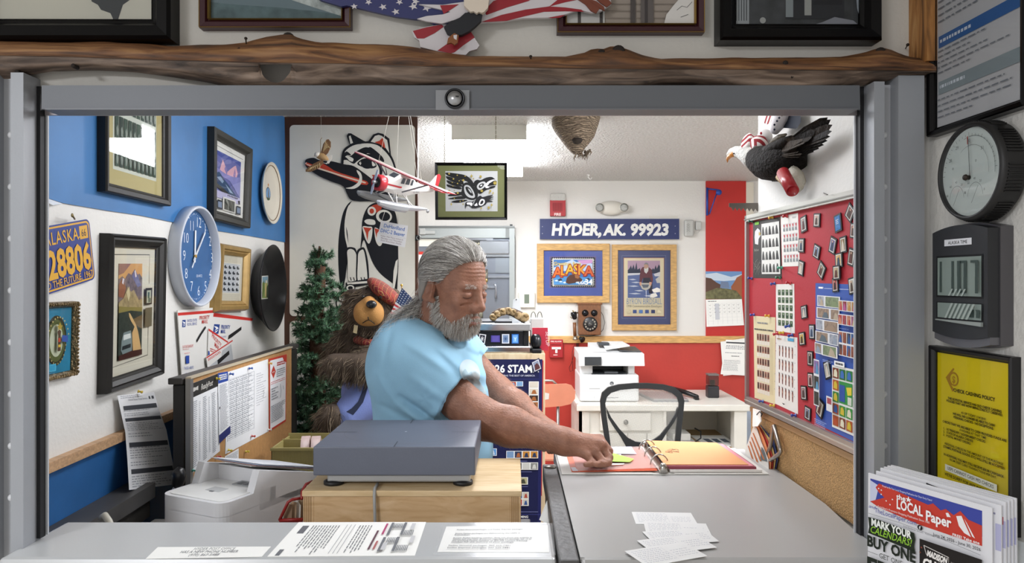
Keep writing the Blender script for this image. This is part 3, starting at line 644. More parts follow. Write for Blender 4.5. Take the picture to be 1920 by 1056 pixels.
# ---------------------------------------------------------------- newspapers in a clear holder
TLn, TRn = at(1628,887,1.262), at(1860,953,1.10)
dn = V((-.03,-.05,-1)).normalized()*.285
fn_ = (TRn-TLn).cross(dn); fn_.normalize()
if fn_.dot(CAM-TLn) < 0: fn_ = -fn_
def paper_quad(k, a=0.0, b=0.0):
    o = -fn_*(.0055*k); u = (TRn-TLn)
    return Quad(TLn+o+u*a-dn*b, TRn+o+u*a*1.0-dn*b, TRn+o+dn+u*a, TLn+o+dn+u*a)
names = ['front newspaper of the stack in the clear holder, red and blue masthead', 'second newspaper behind the front one in the clear holder', 'third newspaper in the clear holder, its masthead edge showing', 'fourth newspaper in the clear holder', 'fifth newspaper in the clear holder', 'rearmost newspaper in the clear holder, against the wall']
for k in range(6):
    q = paper_quad(k*1.7,[0,.035,.045,.05,.055,.06][k]*1.3,[0,.015,.03,.034,.038,.04][k]*1.2)
    mb = MB(); q.sheet(.004, mat('#dcdce0',.75), mb)
    if k == 0:
        N = mat('#dcdce0',.75); q.rect(mb,.02,.03,.93,.17, ink('#39449a')); q.poly(mb,[(.02,.04),(.10,.06),(.07,.15),(.02,.18)], ink('#c4c8df'))
        q.poly(mb,[(.07,.075),(.10,.045),(.16,.05),(.52,.085),(.56,.068),(.62,.095),(.66,.078),(.72,.10),(.77,.065),(.83,.10),(.93,.11),(.93,.22),(.45,.215),(.10,.19),(.02,.17),(.10,.14),(.15,.12),(.10,.10)], ink('#c23b2c'))
        q.poly(mb,[(.74,.10),(.78,.09),(.80,.12),(.85,.19),(.80,.18),(.76,.15)], ink('#e8e6e6')); q.poly(mb,[(.80,.10),(.82,.12),(.88,.19),(.86,.185)], ink('#e8e6e6')); q.poly(mb,[(.66,.10),(.68,.095),(.70,.115),(.67,.12)], ink('#e8e6e6'))
        for a_, b_ in ((.10,.075),(.125,.08),(.125,.105),(.17,.135),(.225,.115),(.205,.15)): q.circ(mb, a_, b_,.0012, ink('#e8e6e6'),10)
        q.text(mb, 'the',.30,.102,.0085, ink('#f0efef'), bold=.03); q.text(mb, '\u2605',.365,.102,.009, ink('#f0efef'))
        q.text(mb, 'LOCAL',.265,.158,.0165, ink('#f0efef'), al='l', bold=.03, wmax=.22, xs=.75); q.text(mb, 'Paper',.51,.172,.0165, ink('#f0efef'), al='l', bold=.03, wmax=.2, xs=.8)
        q.text(mb, "Ketchikan's Premiere Shopping Publication Since 1985",.10,.187,.0035, ink('#f0e4e4'), al='l', wmax=.44); q.text(mb, 'Proud to Be Your Local Shopping Publication for Over Forty Years!',.14,.055,.0034, ink('#dfe2f4'), al='l', wmax=.42)
        q.text(mb, 'FREE! Take one',.92,.212,.0045, ink('#f0efef'), al='r', bold=.02)
        q.text(mb, 'and',.02,.205,.006, ink('#39449a'), al='l', shear=.3); q.text(mb, 'TheLocalPaper.com',.075,.222,.0085, ink('#39449a'), al='l', wmax=.36); q.circ(mb,.465,.225,.0042, ink('#16161c')); q.text(mb, 'f',.465,.236,.0058, N, bold=.03)
        q.text(mb, 'June 24, 2026 - June 30, 2026',.93,.245,.0052, ink('#33343c'), al='r', wmax=.36, bold=.01)
        q.stroke(mb,[(.02,.24),(.30,.235),(.6,.245),(.93,.265)],.0006, ink('#77787f'))
        q.text(mb, '516 Stedman Street - Ketchikan, AK 99901',.33,.252,.003, ink('#77787f'), al='l', wmax=.35)
        q.poly(mb,[(.02,.262),(.12,.258),(.28,.262),(.42,.266),(.43,.30),(.42,.345),(.43,.375),(.30,.37),(.10,.362),(.02,.36),(.03,.32)], ink('#14200f'))
        q.text(mb, 'MARK YOUR',.225,.305,.0125, ink('#e9ece6'), bold=.04, wmax=.35); q.text(mb, 'CALENDARS!',.225,.35,.0125, ink('#8fc23a'), shear=.3, wmax=.36, bold=.01)
        q.text(mb, 'BUY ONE',.225,.435,.0185, ink('#161f15'), bold=.04, wmax=.42); q.text(mb, 'GET ONE',.225,.482,.0088, ink('#2d332d'), wmax=.2); q.rect(mb,.02,.468,.11,.470, ink('#2d332d')); q.rect(mb,.34,.468,.43,.470, ink('#2d332d'))
        q.text(mb, 'FREE',.225,.60,.029, ink('#161f15'), bold=.04, wmax=.42)
        q.rect(mb,.47,.285,.945,.98, ink('#18120f')); q.stroke(mb,[(.505,.315),(.70,.335),(.70,.385),(.525,.36),(.505,.315)],.0012, ink('#cfcac6'))
        q.text(mb, 'MADISON',.61,.37,.0095, ink('#ece8e4'), bold=.05, shear=.15, wmax=.16, rot=-.06); q.text(mb, 'LUMBER & HARDWARE',.82,.367,.004, ink('#cfcac6'), wmax=.2)
        q.text(mb, 'CUSTOMER',.70,.435,.0145, ink('#ece8e4'), bold=.05, wmax=.40); q.text(mb, 'APPRECIATION',.70,.495,.0145, ink('#ece8e4'), bold=.05, wmax=.44); q.text(mb, 'TOOL SALE',.68,.565,.0165, ink('#e09a1e'), bold=.05, shear=.2, wmax=.38)
        for a_, b_, c_ in ((.49,.33, '#7a3a2a'),(.48,.36, '#6b3a24'),(.92,.42, '#7a3020'),(.93,.5, '#8a4a2a')): q.circ(mb, a_, b_,.0015, ink(c_),8)
    else:
        q.rect(mb,.78,.045,.96,.055, ink('#8d8da6')); q.rect(mb,.96,.10,1.0,.24, ink('#b0b0d0'))
        if k == 2: q.poly(mb,[(.40,.012),(.60,.03),(.60,.045),(.40,.028)], ink('#232328')); q.rect(mb,.945,.08,.985,.12, ink('#b0303a'))
    # folded far edge, a slightly opened page
    mb.build('newspaper', label=names[k], cat='newspaper', group='newspapers in the clear holder')
mb = MB(); hq = paper_quad(-1.2); a_, b_ = hq.p(-.06,.60), hq.p(1.02,.60)
pts = [hq.p(-.06,.63), hq.p(-.05,.605), hq.p(-.02,.598), hq.p(1.05,.598), hq.p(1.05,1.04), hq.p(-.06,1.04)]
mb.prism(pts,-fn_*.003, film_mat('#dfe6ea',.22,.05)); o2 = -fn_*.075
mb.prism([p+o2 for p in (hq.p(-.06,.2), hq.p(1.2,.2), hq.p(1.2,1.04), hq.p(-.06,1.04))],-fn_*.003, film_mat('#dfe6ea',.22,.05))
mb.prism([hq.p(-.06,1.04), hq.p(1.05,1.04), hq.p(1.05,1.05), hq.p(-.06,1.05)], o2, film_mat('#dfe6ea',.3,.05))
mb.build('brochure_holder', label='clear acrylic holder with rounded corner carrying the newspapers', cat='holder')
# ---------------------------------------------------------------- left wall
m_dfr = mat('#1b1815',.5, var=.4, vscale=20, name='dark_wood_frame')
# framed stamp sheet, high
bl, br = LW.px(201,359,.03), LW.px(322,387,.03); dz = V((0,0,.50))
def art_st(q, mb):
    q.sheet(.002, mat('#b5a878',.7), mb); q.rect(mb,.12,.05,.885,.905, mat('#c9cdc4',.6))
    gs = [ink('#33473f'), ink('#2c3d38'), ink('#3b5046')]
    for j in range(5): q.grid(mb,.135,.06+.168*j,.87,.06+.168*(j+1),10,1, gs, gap=.2)
    o = q.bump()
    for j in range(5):
        for i in range(10):
            x = .135+.0735*(i+.3); y = .06+.168*(j+.55); q.poly(mb,[(x, y),(x+.02, y-.02),(x+.034, y+.01),(x+.025, y+.045),(x+.005, y+.04)], ink('#8d968e'), off=o)
framed('picture_frame', 'black framed sheet of green stamps on tan mat high on the left wall', Quad(bl+dz, br+dz, br, bl),.026,.03, mat('#14110f',.5), art_st)
# mountain poster
def art_mt(q, mb):
    q.sheet(.002, mat('#d8d6d2',.7), mb); q.stroke(mb,[(.04,.075),(.93,.085)],.002, ink('#2a2a2e')); q.rect(mb,.08,.14,.86,.80, mat('#6a6ea8',.6, var=.35, vscale=14))
    q.poly(mb,[(.08,.14),(.86,.14),(.86,.22),(.6,.18),(.3,.22),(.08,.2)], ink('#4a559a'))
    q.poly(mb,[(.18,.40),(.27,.23),(.34,.30),(.42,.38),(.5,.33),(.62,.26),(.69,.23),(.76,.34),(.72,.42),(.5,.44),(.35,.42)], ink('#d7aab4')); q.poly(mb,[(.32,.36),(.36,.30),(.42,.38),(.40,.43)], ink('#8a7fb0')); q.poly(mb,[(.60,.40),(.66,.28),(.69,.36),(.66,.43)], ink('#9a86b2'))
    q.poly(mb,[(.08,.38),(.3,.42),(.6,.42),(.86,.38),(.86,.7),(.5,.5),(.08,.46)], mat('#8d8ec6',.6, var=.3, vscale=20))
    q.poly(mb,[(.08,.46),(.16,.43),(.30,.50),(.45,.56),(.60,.63),(.84,.73),(.84,.78),(.5,.72),(.08,.62)], ink('#39506f')); q.poly(mb,[(.08,.52),(.2,.49),(.3,.54),(.26,.58)], ink('#8fa4bb')); q.poly(mb,[(.35,.57),(.5,.62),(.62,.67),(.5,.67)], ink('#9fb0c6'))
    q.poly(mb,[(.08,.60),(.35,.66),(.84,.77),(.84,.79),(.5,.75),(.08,.66)], ink('#3d3b38'))
    q.rect(mb,.08,.70,.86,.80, ink('#b9b5d2'))
    for k in range(7): q.poly(mb,[(.42+.05*k,.715),(.44+.05*k,.705),(.45+.05*k,.73),(.43+.05*k,.735)], ink('#28262c'))
    q.poly(mb,[(.77,.75),(.83,.74),(.84,.80),(.79,.79)], ink('#232228'))
    q.rect(mb,.26,.765,.68,.955, ink('#d8d6d2')); q.rect(mb,.30,.785,.645,.94, ink('#4a4b46')); q.stroke(mb,[(.36,.79),(.42,.84),(.44,.93)],.012, ink('#8a8c84')); q.stroke(mb,[(.50,.79),(.56,.85),(.56,.93)],.006, ink('#74766f'))
    for x in (.08,.70): q.rect(mb, x,.83, x+.155,.96, ink('#2f3440')); q.rect(mb, x+.02,.855, x+.135,.935, ink('#7c8ba4'))
    q.rect(mb,-.02,.90,.02,.905, ink('#2a2a2e')); q.rect(mb,.9,.92,.94,.925, ink('#2a2a2e'))
framed('picture_frame', 'charcoal framed mountain and stamps poster on the blue part of the left wall', qpx(LW,(405,237),(475,279),(470.5,428.5),(404,411),.035),.036,.035, mat('#26251f',.5), art_mt)
# oval-looking white souvenir plate
c = lw(3.2,.391); n = LW.n
r = thing('souvenir_plate', 'white souvenir plate with a small crest hung on the blue part of the left wall', 'plate', c)
mb = MB(); mb.lathe([(.0,.012),(.095,.013),(.105,.016),(.128,.028),(.137,.032),(.139,.030),(.135,.024),(.1,.004),(.05,0)], c, n, mat('#d9d2c2',.25, coat=.4),64); mb.build('dish', r)
mb = MB(); q = Quad(*[c+n*.0135+V((0,1,0))*a*.05+V((0,0,1))*b*.05 for a, b in ((-1,1),(1,1),(1,-1),(-1,-1))])
q.circ(mb,.35,.55,.030, ink('#35384a')); q.circ(mb,.35,.55,.026, ink('#6f9ac4')); q.poly(mb,[(.31,.8),(.32,.4),(.38,.3),(.42,.5),(.43,.8)], ink('#6c5a44')); q.poly(mb,[(.15,.7),(.3,.75),(.5,.72),(.56,.62),(.55,.8),(.35,.85),(.18,.8)], ink('#4a5a40'))
q.poly(mb,[(.35,.05),(.38,.12),(.44,.13),(.39,.17),(.40,.24),(.35,.2),(.30,.24),(.31,.17),(.26,.13),(.32,.12)], ink('#c07a34')); mb.build('crest', r)
mb = MB(); mb.lathe([(.121,.0262),(.124,.0275),(.1245,.0268)], c, n, mat('#7b5a33',.4),64, capend=False, capstart=False); mb.build('gilt_ring', r)
# licence plate (tilted)
tr = lw(1.767,.152,.012); ang = math.radians(10.5); ud = V((0, math.cos(ang), math.sin(ang))); vd = V((0, math.sin(ang),-math.cos(ang))); ud.x = -.03*ud.y; vd.x = -.03*vd.y
q = Quad(tr-ud*.305, tr, tr+vd*.152, tr-ud*.305+vd*.152); q.n = LW.n
r = thing('licence_plate', 'blue and yellow licence plate nailed at a tilt on the left wall', 'licence plate', q.p(.5,1))
def rr(a0, b0, a1, b1, rx, ry, k=5):
    pts = []
    for cx_, cy_, s0 in ((a1-rx, b0+ry,-90),(a1-rx, b1-ry,0),(a0+rx, b1-ry,90),(a0+rx, b0+ry,180)):
        for i in range(k+1): a = math.radians(s0+90*i/k); pts.append((cx_+rx*math.cos(a), cy_+ry*math.sin(a)))
    return pts
m_pb, m_py = mat('#223a86',.35, coat=.3, var=.15, vscale=20), mat('#d9a432',.35, coat=.3)
mb = MB(); mb.prism([q.p(a, b) for a, b in rr(0,0,1,1,.05,.1)],-q.n*.0012, m_pb); mb.build('plate', r)
mb = MB(); q.poly(mb, rr(.012,.024,.988,.976,.045,.09), m_py); q.poly(mb, rr(.026,.052,.974,.948,.04,.08), m_pb)
q.rect(mb,.84,.09,.955,.30, m_py); q.text(mb, '66',.897,.26,.019, ink('#2b3350'), bold=.0, xs=.8)
q.text(mb, 'ALASKA',.38,.29,.030, m_py, al='l', space=1.1, wmax=.44, bold=.01); q.stroke(mb,[(.80,.27),(.835,.255)],.003, m_py)
q.text(mb, '28806',.385,.79,.066, m_py, al='l', bold=.035, wmax=.575, xs=.9); q.text(mb, 'NORTH TO THE FUTURE, 1967',.96,.93,.0165, m_py, al='r', bold=.01, wmax=.90)
mb.build('lettering', r)
mb = MB(); mb.tube([LW.px(140,411,.014), LW.px(136,404,.03)],.002, mat('#8a7a50',.4, metal=.6)); mb.lathe([(0,.001),(.005,0),(.005,-.001)], LW.px(136,404,.03), LW.n, mat('#8a7a50',.4, metal=.6),12); mb.build('nail', r)
# crest in ornate frame
def art_cr(q, mb):
    q.sheet(.002, mat('#1f86ab',.6, var=.2, vscale=12), mb)
    q.circ(mb,.48,.50,.040, ink('#3e3a26'),32,1.45); q.circ(mb,.48,.50,.034, ink('#5f6638'),32,1.45); q.circ(mb,.48,.50,.025, ink('#c9cdb4'),32,1.5)
    for k in range(26):
        a = 2*math.pi*k/26; q.circ(mb,.48+.0372*math.cos(a)/q.W,.5+.0372*1.45*math.sin(a)/q.H,.0022, ink('#b9a766'),6)
    q.poly(mb,[(.42,.66),(.44,.42),(.41,.36),(.48,.33),(.54,.36),(.52,.42),(.53,.66)], ink('#4a3320')); q.rect(mb,.44,.46,.52,.52, ink('#a33b22')); q.rect(mb,.44,.56,.52,.6, ink('#c3a034')); q.poly(mb,[(.56,.42),(.76,.44),(.76,.54),(.56,.52)], ink('#2f4c94'))
    q.poly(mb,[(.48,.22),(.52,.27),(.58,.275),(.53,.30),(.54,.34),(.48,.32),(.42,.34),(.43,.30),(.38,.275),(.44,.27)], ink('#a48a2c')); q.rect(mb,.14,.84,.36,.95, ink('#46a0bd')); q.rect(mb,.17,.855,.33,.935, ink('#2b8cb0'))
m_orn = mat('#8a7654',.3, metal=.75, bump=.9, bscale=160, var=.5, vscale=60)
cf = framed('picture_frame', 'small ornate bronze frame with a totem crest on turquoise, low on the left wall', qpx(LW,(80,568),(150,564.5),(147,704),(79,719.5),.018),.0145,.018, m_orn, art_cr, prof=((0,0),(.05,.6),(.3,1),(.7,1),(1,.5)))
mb = MB(); tl, tr_, br, bl = qpx(LW,(80,568),(150,564.5),(147,704),(79,719.5),.018).c
rn = random.Random(5)
for a, b in ((tl, tr_),(tr_, br),(br, bl),(bl, tl)):
    k = int((b-a).length/.009)
    for i in range(k): mb.ell(a.lerp(b,(i+.5)/k)+(sum((tl, tr_, br, bl), V())/4-a.lerp(b,(i+.5)/k)).normalized()*.006,.0034+rn.random()*.0014, m_orn, nu=8, nv=5)
mb.build('ornament', cf)
# painting with road
def art_rd(q, mb):
    q.sheet(.002, mat('#cfc9b9',.7), mb)
    for st in ([(.06,.06),(.86,.055),(.86,.30)],[(.06,.06),(.06,.92),(.86,.9),(.86,.63)]): q.stroke(mb, st,.0022, ink('#35302a'))
    x0, x1, y0, y1 = .15,.68,.13,.88
    def R(a, b): return (x0+(x1-x0)*a, y0+(y1-y0)*b)
    def pl(pts, c): q.poly(mb,[R(*p) for p in pts], c if not isinstance(c, str) else ink(c))
    pl([(0,0),(1,0),(1,1),(0,1)], '#3c4238'); pl([(0,0),(1,0),(1,.2),(0,.2)], '#c99a62'); pl([(0,0),(.5,0),(.2,.1),(0,.12)], '#8f6b62')
    pl([(0,.16),(.15,.13),(.25,.16),(.4,.1),(.52,.12),(.66,.06),(.78,.12),(.88,.11),(1,.16),(1,.5),(0,.5)], mat('#7a6a6c',.6, var=.6, vscale=70))
    pl([(.55,.14),(.66,.06),(.78,.12),(.95,.24),(.8,.26),(.68,.2)], '#6f6f96'); pl([(.0,.22),(.15,.15),(.3,.26),(.2,.36),(0,.34)], '#8e5a44'); pl([(.64,.08),(.68,.07),(.74,.14),(.68,.15)], '#d9d4d8'); pl([(.15,.15),(.22,.16),(.18,.22),(.12,.2)], '#cfcbd6')
    pl([(.2,.36),(.35,.24),(.5,.3),(.62,.28),(.85,.4),(1,.38),(1,.5),(0,.5),(0,.4)], mat('#a8946a',.6, var=.5, vscale=60)); pl([(.3,.3),(.42,.24),(.46,.34),(.4,.4)], '#cdbf98')
    pl([(0,.44),(.4,.46),(1,.48),(1,.55),(0,.55)], '#8a7d45'); pl([(0,.51),(.5,.5),(1,.53),(1,1),(0,1)], mat('#2f382e',.6, var=.6, vscale=50))
    pl([(.55,.6),(1,.56),(1,.72),(.7,.66)], '#6f5a3a'); pl([(.4,.52),(.46,.53),(.5,.55),(.56,.58),(.72,.66),(.82,.74),(.98,.95),(1,.96),(.62,.96),(.58,.84),(.56,.74),(.66,.68),(.5,.61),(.42,.56)], '#cda974')
    pl([(.12,.80),(.2,.72),(.5,.71),(.55,.78),(.56,.92),(.5,.96),(.2,.96),(.1,.9)], '#7d8a8a'); pl([(.2,.745),(.48,.74),(.5,.79),(.19,.8)], '#d6d8d4'); pl([(.15,.86),(.5,.85),(.5,.89),(.14,.9)], '#262c30'); pl([(0,.95),(.5,.93),(1,.94),(1,1),(0,1)], '#43201a')
    q.rect(mb,.735,.335,.90,.475, ink('#2f2b26')); q.rect(mb,.765,.355,.87,.46, ink('#b3b4a0')); q.rect(mb,.79,.37,.83,.42, ink('#3f5a50')); q.rect(mb,.80,.42,.86,.455, ink('#5d6a5e')); q.rect(mb,.73,.50,.90,.66, ink('#6a624c'))
framed('picture_frame', 'tall dark carved frame with a mountain road painting on the left wall', qpx(LW,(212,437),(315,445.5),(310,703),(207,740),.035),.036,.035, m_dfr, art_rd, prof=((0,0),(.02,.75),(.16,1),(.3,.82),(.45,.9),(.75,.7),(.85,.55),(1,.5)))
# wall clock
cc = lw(2.386,(525-481)/F*2.386); r = thing('wall_clock', 'large round blue-faced clock with a white rim on the left wall', 'clock', cc)
mb = MB(); mb.lathe([(.150,0),(.168,.002),(.169,.037),(.167,.041),(.163,.0415),(.160,.040),(.157,.014)], cc, LW.n, mat('#c3c8d2',.45),80, capend=False); mb.build('rim', r)
U = V((-.03,1,0)).normalized(); Z = V((0,0,1)); q = Quad(*[cc+LW.n*.0135+U*a*.157+Z*b*.157 for a, b in ((-1,1),(1,1),(1,-1),(-1,-1))])
mb = MB(); mb.disc(cc+LW.n*.0134, LW.n,.158, mat('#2c5d92',.45),64)
W_ = ink('#e8ebef')
for k in range(60):
    a = math.pi/2-2*math.pi*k/60
    if k % 5: q.circ(mb,.5+.455*math.cos(a),.5-.455*math.sin(a),.0014, W_,8)
    else: q.circ(mb,.5+.455*math.cos(a),.5-.455*math.sin(a),.0024, W_,8)
for k in range(1,13):
    a = math.pi/2-2*math.pi*k/12; q.text(mb, str(k),.5+.365*math.cos(a),.5-.365*math.sin(a)+.055,.036, W_, bold=-.018, xs=.9)
q.text(mb, 'QUARTZ',.5,.72,.0085, W_, bold=-.01); mb.build('dial', r)
def hand(name, ang, l0, l1, w0, w1, off, m):
    a = math.radians(90-ang); d = U*math.cos(a)+Z*math.sin(a); t = U*-math.sin(a)+Z*math.cos(a); b = cc+LW.n*off; mb = MB()
    mb.prism([b-d*l0+t*w0, b-d*l0-t*w0, b+d*l1-t*w1, b+d*l1+t*w1], LW.n*.001, m); mb.build(name, r)
hand('hour_hand',3.5,.02,.088,.0048,.0048,.017, W_); hand('minute_hand',43,.022,.118,.0042,.0036,.019, W_); hand('second_hand',40,.05,.125,.0008,.0008,.021, W_); hand('second_hand_tail',220,0,.05,.002,.003,.021, W_)
mb = MB(); mb.lathe([(.006,.014),(.006,.022),(0,.023)], cc, LW.n, mat('#b48a3a',.3, metal=.7),16); mb.build('hub', r)
# gold frame of stamps
def art_g(q, mb):
    q.sheet(.002, mat('#cfc8b8',.7), mb); q.rect(mb,.10,.17,.90,.83, ink('#ded9cc')); q.rect(mb,.12,.185,.88,.815, ink('#c4c6ca'))
    q.grid(mb,.14,.2,.86,.80,4,5,[ink('#c9cbd0')], gap=.12); o = q.bump()
    for j in range(5):
        for i in range(4):
            x = .14+.18*(i+.2); y = .2+.12*(j+.55); q.poly(mb,[(x, y-.02),(x+.05, y-.045),(x+.09, y),(x+.11, y-.01),(x+.12, y+.03),(x+.03, y+.035),(x, y+.02)], ink('#3c4048'), off=o)
m_gold = mat('#a98a52',.4, metal=.35, var=.2, vscale=30)
framed('picture_frame', 'gold wooden frame with rows of gray stamps between clock and pan', qpx(LW,(418,454.5),(473,464.5),(468,583.5),(410.5,586),.035),.042,.035, m_gold, art_g, prof=((0,0),(.04,.5),(.2,.98),(.5,1),(.62,.8),(.7,.85),(1,.5)))
# gold pan
c = lw(3.11,(525-540)/F*3.11); r = thing('gold_pan', 'black metal gold pan with a small photo stuck in its middle on the left wall', 'pan', c)
mb = MB(); mb.lathe([(0,.004),(.115,.004),(.122,.006),(.183,.060),(.187,.064),(.190,.062),(.187,.057),(.124,0),(.0,0)], c, LW.n, mat('#17171a',.38, metal=.3, bump=.05, bscale=30),72); mb.build('basin', r)
q = Quad(*[c+LW.n*.006+U*a+Z*b for a, b in ((.01,.052),(.098,.055),(.093,-.05),(.005,-.05))]); mb = MB(); q.sheet(.001, mat('#dcd9d0',.5), mb)
q.rect(mb,.06,.04,.94,.96, ink('#8a9a58')); q.rect(mb,.06,.04,.94,.3, ink('#7fa0b0')); q.poly(mb,[(.1,.3),(.3,.2),(.4,.6),(.2,.9),(.06,.9)], ink('#5b6a34')); q.poly(mb,[(.5,.35),(.7,.3),(.7,.9),(.5,.9)], ink('#c9b27a')); q.rect(mb,.55,.2,.8,.32, ink('#e0dcc8')); q.poly(mb,[(.75,.5),(.94,.4),(.94,.96),(.7,.9)], ink('#3b4a2c')); mb.build('photo', r)
# envelopes pinned to the wall
def eagle_logo(q, mb, a0, b0, a1, b1, navy=None):
    def R(a, b): return (a0+(a1-a0)*a, b0+(b1-b0)*b)
    q.poly(mb,[R(*p) for p in ((.12,0),(1,0),(.88,1),(0,1))], navy or ink('#1d3f86')); q.poly(mb,[R(*p) for p in ((.1,.2),(.55,.25),(.85,.42),(.6,.52),(.25,.72),(.45,.45))], WHITE); q.poly(mb,[R(*p) for p in ((.2,.85),(.8,.55),(.75,.62),(.5,.85))], WHITE)
Rd, Bl, Bk = ink('#c4302a'), ink('#27479a'), ink('#1a1a1c')
EN = mat('#dcdad5',.6)
q = qpx(LW,(333,582),(402,577),(384,712),(342,716),.012); mb = MB(); q.sheet(.003, EN, mb)
q.rect(mb,0,.035,1,.075, Rd); eagle_logo(q, mb,.09,.14,.19,.24); q.text(mb, 'UNITED STATES',.22,.175,.010, Bl, al='l', wmax=.28); q.text(mb, 'POSTAL SERVICE',.22,.225,.010, Bl, al='l', wmax=.28)
q.text(mb, 'PRIORITY',.72,.155,.014, Rd, wmax=.30, bold=.01); q.text(mb, 'MAIL',.74,.215,.014, Rd, wmax=.18, bold=.01, space=1.2)
q.poly(mb,[(.53,.47),(.50,.44),(.60,.36),(.76,.25),(.79,.28),(.66,.37)], Bk); q.text(mb, 'FLAT RATE ENVELOPE',.06,.53,.010, Rd, al='l', wmax=.34); q.greek(mb,.06,.545,.26,.56,1, Rd)
q.rect(mb,.14,.64,.26,.75, Bl); q.greek(mb,.1,.60,.28,.62,1, Rd); q.text(mb, 'TRACKED + INSURED',.06,.83,.010, Bl, al='l', wmax=.36); o = q.bump()
for k in range(8): q.rect(mb,.1+.025*k,.88,.115+.025*k,.95, Bl, off=o)
q.greek(mb,.78,.86,.9,.92,2, Rd)
mb.build('mail_envelope', label='flat white priority mail envelope hanging directly below the clock', cat='envelope')
q = qpx(LW,(394.5,586),(474,597),(458,690),(388,722),.008); mb = MB(); q.sheet(.003, EN, mb); q.rect(mb,0,0,1,.055, Rd); eagle_logo(q, mb,.07,.16,.21,.30)
q.text(mb, 'PRIORITY',.24,.225,.015, Bl, al='l', wmax=.24, bold=.01); q.text(mb, 'MAIL',.24,.295,.015, Bl, al='l', wmax=.16, bold=.01); q.text(mb, 'UNITED STATES POSTAL SERVICE',.08,.36,.006, Bl, al='l', wmax=.3); q.poly(mb,[(.42,.40),(.43,.33),(.72,.18),(.73,.24),(.50,.37)], Bk)
mb.build('mail_envelope', label='large white envelope with a thick red top band below the gold frame', cat='envelope')
q = qpx(LW,(391,616),(428,641),(424,700),(389,700),.016); mb = MB(); q.sheet(.002, EN, mb); q.rect(mb,0,0,1,.05, Rd); q.text(mb, 'PRIORITY',.40,.22,.016, Rd, wmax=.6, bold=.01, rot=-.2); q.text(mb, 'MAIL',.42,.37,.016, Rd, wmax=.4, bold=.01, rot=-.2); q.greek(mb,.1,.42,.7,.52,2, Rd); q.poly(mb,[(0,.5),(.05,.5),(.2,.85),(.1,.9),(0,.8)], Bl)
mb.build('mail_envelope', label='small slanted priority mail envelope tucked behind the window envelope', cat='envelope')
q = qpx(LW,(387,670),(436,637.5),(442,683),(393,716),.022); mb = MB(); q.sheet(.002, EN, mb); q.rect(mb,0,0,1,.05, Rd); q.greek(mb,.04,.1,.5,.2,2, Rd, fill=.6); q.poly(mb,[(.08,.40),(.5,.34),(.56,.14),(.92,.12),(.92,.92),(.08,.92)], ink('#b5b7b9')); q.poly(mb,[(.34,.38),(.80,.3),(.80,.46),(.34,.56)], Bk)
mb.build('mail_envelope', label='slanted window envelope with a gray pane in front of the other envelopes', cat='envelope')
# rate sheet, curling
rows_ = [((220,742),(289,735),.012),((227,775),(298,768),.016),((235,811),(312,806),.028),((239,865),(322,858),.045),((242,919),(333,908),.06)]
mb = MB(); pv = []
for l, r_, o in rows_: pv += [LW.px(*l, o), LW.px(*r_, o*1.1)]
P_ = mat('#e9e9ea',.7)
mb.add(pv,[(2*i,2*i+1,2*i+3,2*i+2) for i in range(4)], P_, True); K = ink('#4c4e54'); T = ink('#a0a2a8')
for i in range(4):
    q = Quad(pv[2*i], pv[2*i+1], pv[2*i+3], pv[2*i+2])
    if i == 0: q.text(mb, 'United States Postal Service',.5,.36,.007, T, wmax=.6); q.rect(mb,.8,.2,.84,.36, K); q.rect(mb,.88,.2,.94,.36, K); q.rect(mb,.08,.62,.96,.86, K)
    else: q.rect(mb,.06,[.1,.04,.12,.05][i]+.25,.97,[.1,.04,.12,.05][i]+.42, K)
    q.greek(mb,.06,.05,.7,.24,2, T, fill=.3, seed=i); q.greek(mb,.06,.55 if i else .9,.95,.98,5 if i else 1, T, fill=.3, seed=i+9, ragged=.5)
sh = mb.build('rate_sheet', label='long curling printed rate sheet pinned over the wooden rail of the left wall', cat='paper')
def pin(pos, n, col, label, group=None, tilt=0.0):
    mb = MB(); n = V(n).normalized(); m = mat(col,.35, coat=.3)
    mb.lathe([(.0045,0),(.0045,.0015),(.0025,.0025),(.0025,.008),(.004,.0095),(.004,.012),(0,.0125)], pos, n + V((0,0, tilt)), m,12)
    return mb.build('push_pin', label=label, cat='push pin', group=group)
pin(LW.px(259,734,.014), LW.n, '#d9b83a', 'yellow push pin holding the curling rate sheet', tilt=-.2)
# nameplate bits: cabinet with notice board
m_cab = mat('#211f1d',.5, var=.2, bump=.05, bscale=40, name='black_cabinet')
cx0 = -.915
r = thing('partition_panel', 'black upright partition panel behind the notice board', 'partition',(-.93,2.5, LOWZ))
mb = MB(); mb.box((-.948,1.985, LOWZ),(cx0,3.03, EYE-.292), m_cab,.004); mb.build('body', r)
mb = MB(); mb.box((-.952,1.965, EYE-.290),(cx0+.004,3.04, EYE-.272), mat('#3d3a37',.45, var=.3),.003); mb.build('top', r)
NB = Pl((-.895,0,0),(1,0,0))
q = Quad(V((-.895,1.985, EYE-.275)), V((-.895,2.885, EYE-.275)), V((-.895,2.885, EYE-.668)), V((-.895,1.985, EYE-.668)))
q = Quad(V((-.895,1.99, EYE-.275)), V((-.895,2.885, EYE-.275)), V((-.895,2.885, EYE-.668)), V((-.895,1.99, EYE-.668)))
r = thing('notice_board', 'tan notice board with pinned post office charts in front of the black cabinet', 'notice board',(-.9,2.43, EYE-.668))
mb = MB(); q.sheet(.010, mat('#b98a55',.75, var=.15, vscale=60, bump=.1, bscale=200), mb); mb.build('panel', r)
